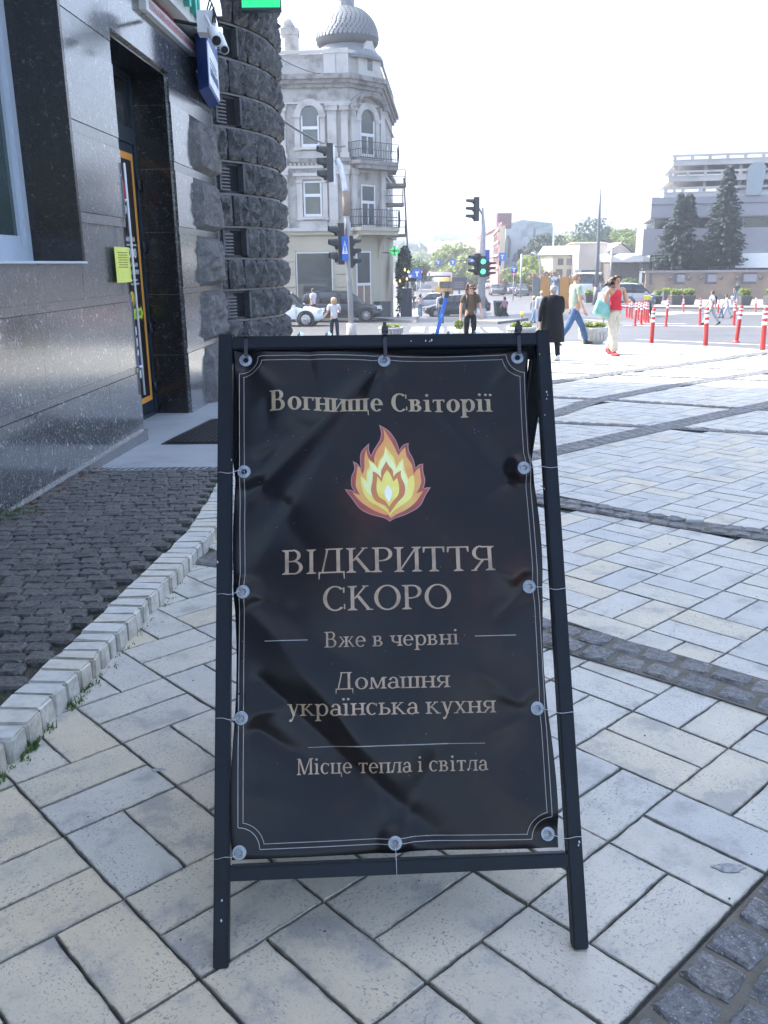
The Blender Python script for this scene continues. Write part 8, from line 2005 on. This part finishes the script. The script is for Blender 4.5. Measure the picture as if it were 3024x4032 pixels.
    # hair
    if hair:
        hc = hea+Vector((0, -.008*h, .018*h)); mb = MB(); rg = []
        for i in range(9):
            ph = math.pi*i/8; rr_ = math.sin(ph); rg.append([hc+Vector((rr_*.050*h*math.cos(a), rr_*(.054*h)*math.sin(a)*(1 if math.sin(a) < 0 else .62 if i > 3 else .95)-.004*h, .056*h*math.cos(ph) if i < 5 else .050*h*math.cos(ph)*1.0)) for a in [2*math.pi*t/14 for t in range(14)]])
        mb.rings(rg[:7], cap=True); mb.build('hair', hair, t_)
        if hairlen == 'long':
            q = random.Random(int(h*1000)); mb = MB()
            for k in range(46):
                a = q.uniform(math.radians(190-30), math.radians(350+30)); s_ = hc+Vector((.044*h*math.cos(a), .044*h*math.sin(a), .02*h+q.uniform(0, .02)*h))
                L_ = q.uniform(.09, .15)*h; e = Vector((hair_blow*L_*q.uniform(.5, 1.3), -.01*h*q.uniform(0, 3)-abs(hair_blow)*.0, -L_*(1-.35*abs(hair_blow)))); mb.tube([s_, s_+e*.4+Vector((math.cos(a)*.012*h, math.sin(a)*.014*h, 0)), s_+e*.8, s_+e+Vector((q.uniform(-.01, .01)*h, 0, 0))], [.012*h, .013*h, .009*h, .002*h], 5)
            mb.build('loose_hair', hair, t_, kind='stuff')
        if hairlen == 'curly':
            q = random.Random(4); mb = MB()
            for k in range(150):
                a = q.uniform(math.radians(165), math.radians(375)); zz = q.uniform(-.11, .055)*h; r_ = (.058+.025*q.random())*h*(1 if zz < .02*h else .75); s_ = hc+Vector((r_*math.cos(a), r_*math.sin(a)*.9, zz))
                mb.lathe([(.001, -.012*h), (.011*h, -.005*h), (.012*h, .004*h), (.001, .012*h)], s_, 5)
            mb.build('curls', hair, t_, kind='stuff')
    t_['_lh'] = 0; del t_['_lh']
    return t_, dict(hea=hea, che=che, pel=pel, LA=LA_, RA=RA_, off=off, h=h, lv=lv, rv=rv)
H_BRN = mat('hair_brown', (.055, .032, .022), .55, var=.3, vs=30); H_BLD = mat('hair_blond', (.42, .30, .17), .55, var=.2, vs=30); H_DRK = mat('hair_dark', (.02, .016, .014), .5); H_GRY = mat('hair_grey', (.27, .27, .28), .6, var=.2, vs=30); H_AUB = mat('hair_auburn', (.10, .045, .028), .6, var=.3, vs=40)
def place(px, py_foot, py_head, y=None):
    c = gp(px, py_foot)
    if y: c = at(px, py_foot, y)
    c.z = g(c.x, c.y)-(.0 if inside(c.x, c.y) else .12); d = c.y; Hh = at(px, py_head, d).z-at(px, py_foot, d).z; return c, Hh
# woman in red top walking towards us and to the right
c, Hh = place(2410, 1398, 1068)
t_, J = person('woman in bright red sleeveless top and wide cream trousers walking with a phone', c, Hh, R(198), legs=(-14, 14, 17, 4), arms=(10, 8, 92, -8, 10, 12), top=cloth('red_knit', (.55, .035, .06)), bottom=(cloth('cream_linen', (.52, .47, .39)), 'trousers'), hair=H_BRN, hairlen='long', sleeve='none', shoe=cloth('red_sandal', (.42, .04, .06), .5), wide=.026, top_len=.60, build_=.98, hair_blow=.75)
h = J['h']; hp = J['LA'][3]; mb = MB(); mb.box(hp+Vector((.0, .02, .02)), (.075, .012, .15), M=Matrix.Translation(hp+Vector((.0, .035, .03))) @ Matrix.Rotation(R(60), 4, 'X')); mb.build('phone', M_BLK, t_)
bg_ = thing('handbag', 'mint green soft handbag hanging from the red topped woman shoulder', 'handbag', c+Vector((0, 0, .8)))
mb = MB(); M = Matrix.Translation(c+Vector((-.25, -.05, .93*h/1.7))) @ Matrix.Rotation(R(18), 4, 'Z') @ Matrix.Rotation(R(22), 4, 'Y')
rg = [[M @ Vector((x*k, y_*k2, z)) for x, y_ in ((-.20, -.06), (.20, -.06), (.22, 0), (.20, .06), (-.20, .06), (-.22, 0))] for z, k, k2 in ((-.15, .7, .6), (-.12, .85, 1.2), (.0, .95, 1.1), (.13, 1.0, .7), (.15, .97, .4))]
mb.rings(rg); mb.build('body', cloth('mint_leather', (.20, .42, .40), .5), bg_, world=True)
mb = MB(); mb.tube([M @ Vector((-.14, 0, .14)), c+Vector((-.19, -.02, 1.30*h/1.7)), M @ Vector((.14, 0, .14))], .012, 6); mb.build('strap', cloth('mint_leather', (.20, .42, .40), .5), bg_, world=True)
# man in pale green shirt walking right
c, Hh = place(2256, 1358, 1052)
person('tall bald man in pale green shirt and blue jeans striding right', c, Hh, R(-82), legs=(30, 10, -24, 12), arms=(-6, 6, 8, 4, 6, 22), top=cloth('sage_shirt', (.27, .34, .29)), bottom=(cloth('blue_jeans', (.05, .10, .20)), 'trousers'), hair=mat('hair_stubble', (.22, .15, .12), .7), sleeve='short', build_=1.12, belly=.022, wide=.010, top_len=.475, shoe=cloth('dark_trainers', (.05, .06, .06)))
# grey haired woman in black coat seen from behind
c, Hh = place(2168, 1418, 1112)
t_, J = person('grey haired woman in long black coat seen from behind, walking away', c, Hh, R(8), legs=(8, 2, -10, 6), arms=(-4, 14, 6, 6, 6, 60), top=cloth('black_wool', (.008, .009, .012)), bottom=(cloth('black_trousers', (.010, .010, .012)), 'trousers'), hair=H_GRY, sleeve='long', build_=1.12, shoe=cloth('white_trainers', (.55, .56, .57)), wide=.006)
h = J['h']; o3 = J['off'].z
loft('coat', [(0, 0, .84*h+o3, .045*h, .05*h), (0, 0, .81*h+o3, .115*h, .07*h), (0, 0, .74*h+o3, .135*h, .088*h), (0, 0, .60*h+o3, .135*h, .10*h), (.003*h, 0, .45*h+o3, .155*h, .12*h), (.006*h, 0, .30*h+o3, .165*h, .125*h), (.008*h, 0, .235*h+o3, .162*h, .12*h)], cloth('black_wool', (.008, .009, .012)), t_, fold=.045)
mb = MB(); mb.lathe([(.001, .045*h), (.018*h, .035*h), (.022*h, .015*h), (.012*h, -.005*h)], J['hea']+Vector((0, -.01*h, .055*h)), 10); mb.build('hair_bun', H_GRY, t_)
hd_ = J['LA'][3]
pb = thing('paper_bag', 'pale yellow crumpled packet hanging from the grey haired woman left hand', 'packet', c+Vector((0, 0, .5)))
M = Matrix.Translation(c) @ Matrix.Rotation(R(8), 4, 'Z'); mb = MB(); mb.rings([[M @ (hd_+Vector((x*k, y_*k, z))) for x, y_ in ((-.06, -.03), (.06, -.035), (.05, .03), (-.055, .035))] for z, k in ((-.30, .7), (-.22, 1.0), (-.10, .9), (-.02, .25))], smooth=False); mb.build('packet', cloth('pale_packet', (.55, .46, .26)), pb, world=True)
# curly haired woman with flowers
yw = 24.; pw = at(1850, 1350, yw); c = Vector((pw.x, yw, g(pw.x, yw)-.12)); Hh = at(1850, 1112, yw).z-c.z
t_, J = person('curly haired woman in brown tee, dark sunglasses and backpack straps, facing us', c, Hh, R(186), legs=(8, 4, -6, 10), arms=(12, 12, 20, 0, 14, 14), top=cloth('olive_brown', (.085, .065, .045)), bottom=(cloth('black_jeans', (.012, .012, .014)), 'trousers'), hair=H_AUB, hairlen='curly', sleeve='short', top_len=.48)
h = J['h']; mb = MB()
for sx in (-1, 1): mb.frame(J['hea']+Vector((sx*.018*h, .048*h, .012*h)), Vector((1, 0, 0)), Vector((0, 1, 0)), ZZ, -.014*h, .014*h, -.004*h, .002*h, -.009*h, .009*h)
mb.build('sunglasses', M_BLK, t_, kind='stuff')
for sx in (-1, 1): mb = MB(); mb.tube([J['che']+Vector((sx*.06*h, -.06*h, .075*h)), J['che']+Vector((sx*.066*h, .055*h, .06*h)), J['che']+Vector((sx*.07*h, .072*h, -.03*h)), J['che']+Vector((sx*.075*h, .02*h, -.12*h))], .013*h, 6); mb.build('strap', M_BLK, t_)
M = Matrix.Translation(c) @ Matrix.Rotation(R(186), 4, 'Z'); hh_ = M @ J['RA'][3]
fl_ = thing('bouquet', 'small bunch of green stems hanging from the curly haired woman hand', 'bouquet', hh_)
foliage('leaves', [(hh_.x-.04, hh_.y, hh_.z-.12, .13, .1, .14)], 220, .045, L_LIGHT, fl_, world=True, seed=3); mb = MB(); mb.tube([hh_, hh_-ZZ*.42], [.012, .02], 5); mb.build('stems', cloth('pale_stem', (.5, .55, .45)), fl_, world=True)
# blond woman in white tee
c, Hh = place(1318, 1338, 1150); person('blond woman in white T-shirt and dark trousers standing with her back to us', c, Hh, R(20), legs=(9, 0, -9, 0), arms=(10, 10, 60, 14, 12, 95), top=cloth('white_tee', (.60, .60, .64)), bottom=(cloth('navy_trousers', (.018, .024, .04)), 'trousers'), hair=H_BLD, hairlen='long', sleeve='short')
cr = [
 (1236, 1262, 1122, 'man in white shirt leaning by the slate SUV bonnet', R(60), 'white_shirt', (.58, .60, .66), 'navy_trousers', (.02, .025, .05), H_DRK, 'short', (4, 0, -4, 0), 'short'),
 (1984, 1246, 1152, 'long haired woman in pink checked shirt striding left', R(95), 'pink_check', (.42, .22, .28), 'dark_flares', (.03, .022, .022), H_BRN, 'long', (26, 4, -24, 8), 'long'),
 (1735, 1262, 1140, 'person in pale blue shirt wearing backpack beside the blue scooter', R(10), 'pale_blue_shirt', (.42, .46, .58), 'blue_jeans', (.05, .10, .20), H_DRK, 'short', (10, 6, -10, 8), 'long'),
 (1654, 1240, 1148, 'long haired woman in pale lilac top and wide blue jeans on the far pavement', R(10), 'lilac_top', (.48, .46, .58), 'bright_jeans', (.10, .18, .32), H_DRK, 'long', (4, 0, -4, 0), 'none'),
 (1609, 1238, 1157, 'woman in pale green dress on the far pavement', R(20), 'green_dress', (.27, .36, .32), 'green_dress', (.27, .36, .32), H_BRN, 'long', (12, 4, -12, 8), 'short'),
 (1578, 1232, 1148, 'man in dark checked shirt beside the corner house plinth', R(0), 'dark_check', (.12, .10, .12), 'blue_jeans', (.05, .10, .20), H_DRK, 'short', (6, 0, -6, 0), 'long'),
 (1629, 1218, 1150, 'person in black top walking between two women on the far pavement', R(0), 'black_top', (.02, .02, .025), 'grey_trousers', (.14, .13, .13), H_DRK, 'short', (6, 0, -6, 0), 'short'),
 (1594, 1195, 1128, 'distant person in blue beyond the cafe awning', R(0), 'blue_top', (.05, .09, .30), 'grey_trousers', (.14, .13, .13), H_DRK, 'short', (6, 0, -6, 0), 'short'),
 (2100, 1262, 1150, 'woman in grey jacket and pale jeans behind the grey haired woman', R(-60), 'grey_jacket', (.22, .24, .25), 'pale_jeans', (.16, .24, .38), H_BLD, 'long', (14, 4, -12, 10), 'long'),
 (2128, 1290, 1128, 'white clad woman mostly hidden behind the grey haired woman', R(0), 'white_blouse', (.60, .60, .62), 'pale_jeans', (.16, .24, .38), H_BLD, 'short', (6, 0, -6, 0), 'long'),
 (2796, 1268, 1122, 'man in white T-shirt and pale trousers striding left with dark backpack', R(80), 'white_tee', (.60, .60, .64), 'pale_grey_trousers', (.36, .39, .40), H_BRN, 'short', (28, 6, -26, 10), 'short'),
 (2862, 1242, 1145, 'woman in white shirt and pale blue trousers bending towards the child', R(70), 'white_shirt', (.58, .60, .66), 'pale_blue_trousers', (.40, .48, .60), H_DRK, 'short', (22, 4, -20, 10), 'short'),
 (2839, 1243, 1166, 'small child in white cap and blue trousers', R(75), 'white_tee', (.60, .60, .64), 'child_jeans', (.12, .17, .26), mat('white_cap', (.7, .7, .7), .7), 'short', (12, 4, -10, 10), 'short'),
 (2897, 1186, 1103, 'man in dark green T-shirt and blue jeans far off by the retaining wall', R(150), 'dark_green_tee', (.03, .07, .06), 'bright_jeans', (.10, .18, .32), H_DRK, 'short', (6, 0, -6, 0), 'short'),
 (2882, 1200, 1150, 'distant figure in white behind the stooping woman', R(150), 'white_blouse', (.60, .60, .62), 'pale_jeans', (.16, .24, .38), H_DRK, 'short', (6, 0, -6, 0), 'short'),
]
for px, pf, ph_, lb, hdg, tn, tc, bn, bc, hr, hl, lg, sl in cr:
    c, Hh = place(px, pf, ph_)
    dress = 'dress' in tn
    t_, J = person(lb, c, Hh, hdg, legs=lg, arms=(-lg[0]*.8, 8, 14, -lg[2]*.8, 8, 14), top=cloth(tn, tc), bottom=(cloth(bn, bc), 'skirt' if dress else 'trousers'), hair=hr, hairlen=hl, sleeve=sl, lod=0, wide=.012 if 'wide' in lb or 'flares' in bn else .004, lean=.25 if 'bending' in lb else 0)
    if 'backpack' in lb:
        M = Matrix.Translation(c) @ Matrix.Rotation(hdg, 4, 'Z'); h = Hh; p = J['che']
        bk = thing('backpack', 'dark backpack worn by the '+('man in white T-shirt crossing the road' if 'striding' in lb else 'person in pale blue shirt'), 'backpack', M @ p)
        mb = MB(); mb.rings([[M @ (p+Vector((x*k*h, (-.075+y_*k2)*h, z*h))) for x, y_ in ((-.07, -.045), (.07, -.045), (.08, .0), (.07, .03), (-.07, .03), (-.08, .0))] for z, k, k2 in ((-.15, .7, .7), (-.12, 1, 1), (.0, 1, 1.1), (.06, .8, .8), (.085, .4, .4))]); mb.build('body', cloth('backpack_dark', (.03, .035, .05)), bk, world=True)
        for sx in (-1, 1): mb = MB(); mb.tube([M @ (p+Vector((sx*.06*h, -.06*h, .06*h))), M @ (p+Vector((sx*.065*h, .02*h, .085*h))), M @ (p+Vector((sx*.07*h, .062*h, .0))), M @ (p+Vector((sx*.07*h, -.05*h, -.11*h)))], .010*h, 5); mb.build('strap', cloth('backpack_dark', (.03, .035, .05)), bk, world=True)

# ================================================================== HAZE
m = bpy.data.materials.new('haze'); m.use_nodes = True; t = m.node_tree; t.nodes.clear()
pv = t.nodes.new('ShaderNodeVolumePrincipled'); pv.inputs['Density'].default_value = .0019; pv.inputs['Color'].default_value = (.86, .92, 1, 1); pv.inputs['Anisotropy'].default_value = .55
mo = t.nodes.new('ShaderNodeOutputMaterial'); t.links.new(pv.outputs[0], mo.inputs['Volume'])
mb = MB(); mb.frame(Vector((0, 0, 0)), Vector((1, 0, 0)), Vector((0, 1, 0)), ZZ, -3100, 3100, -70, 4100, -8, 150); mb.build('haze', m, None, kind='stuff')

_by = {}
for o in list(bpy.data.objects):
    if o.get('category') and o.parent is None: _by.setdefault(o['label'], []).append(o)
for lb, os_ in _by.items():
    if len(os_) < 2: continue
    os_.sort(key=lambda o: o.location.x/max(o.location.y, 1))
    n_ = len(os_)
    for i_, o in enumerate(os_):
        w_ = ('left of the pair', 'right of the pair') if n_ == 2 else ('leftmost', 'second', 'third', 'fourth', 'fifth', 'sixth', 'seventh')
        o['label'] = (lb.replace(' glowing in the dark greenery by the corner house', ' in the greenery by the corner house')+', '+w_[i_]+(' from the left' if n_ > 2 and i_ else ''))
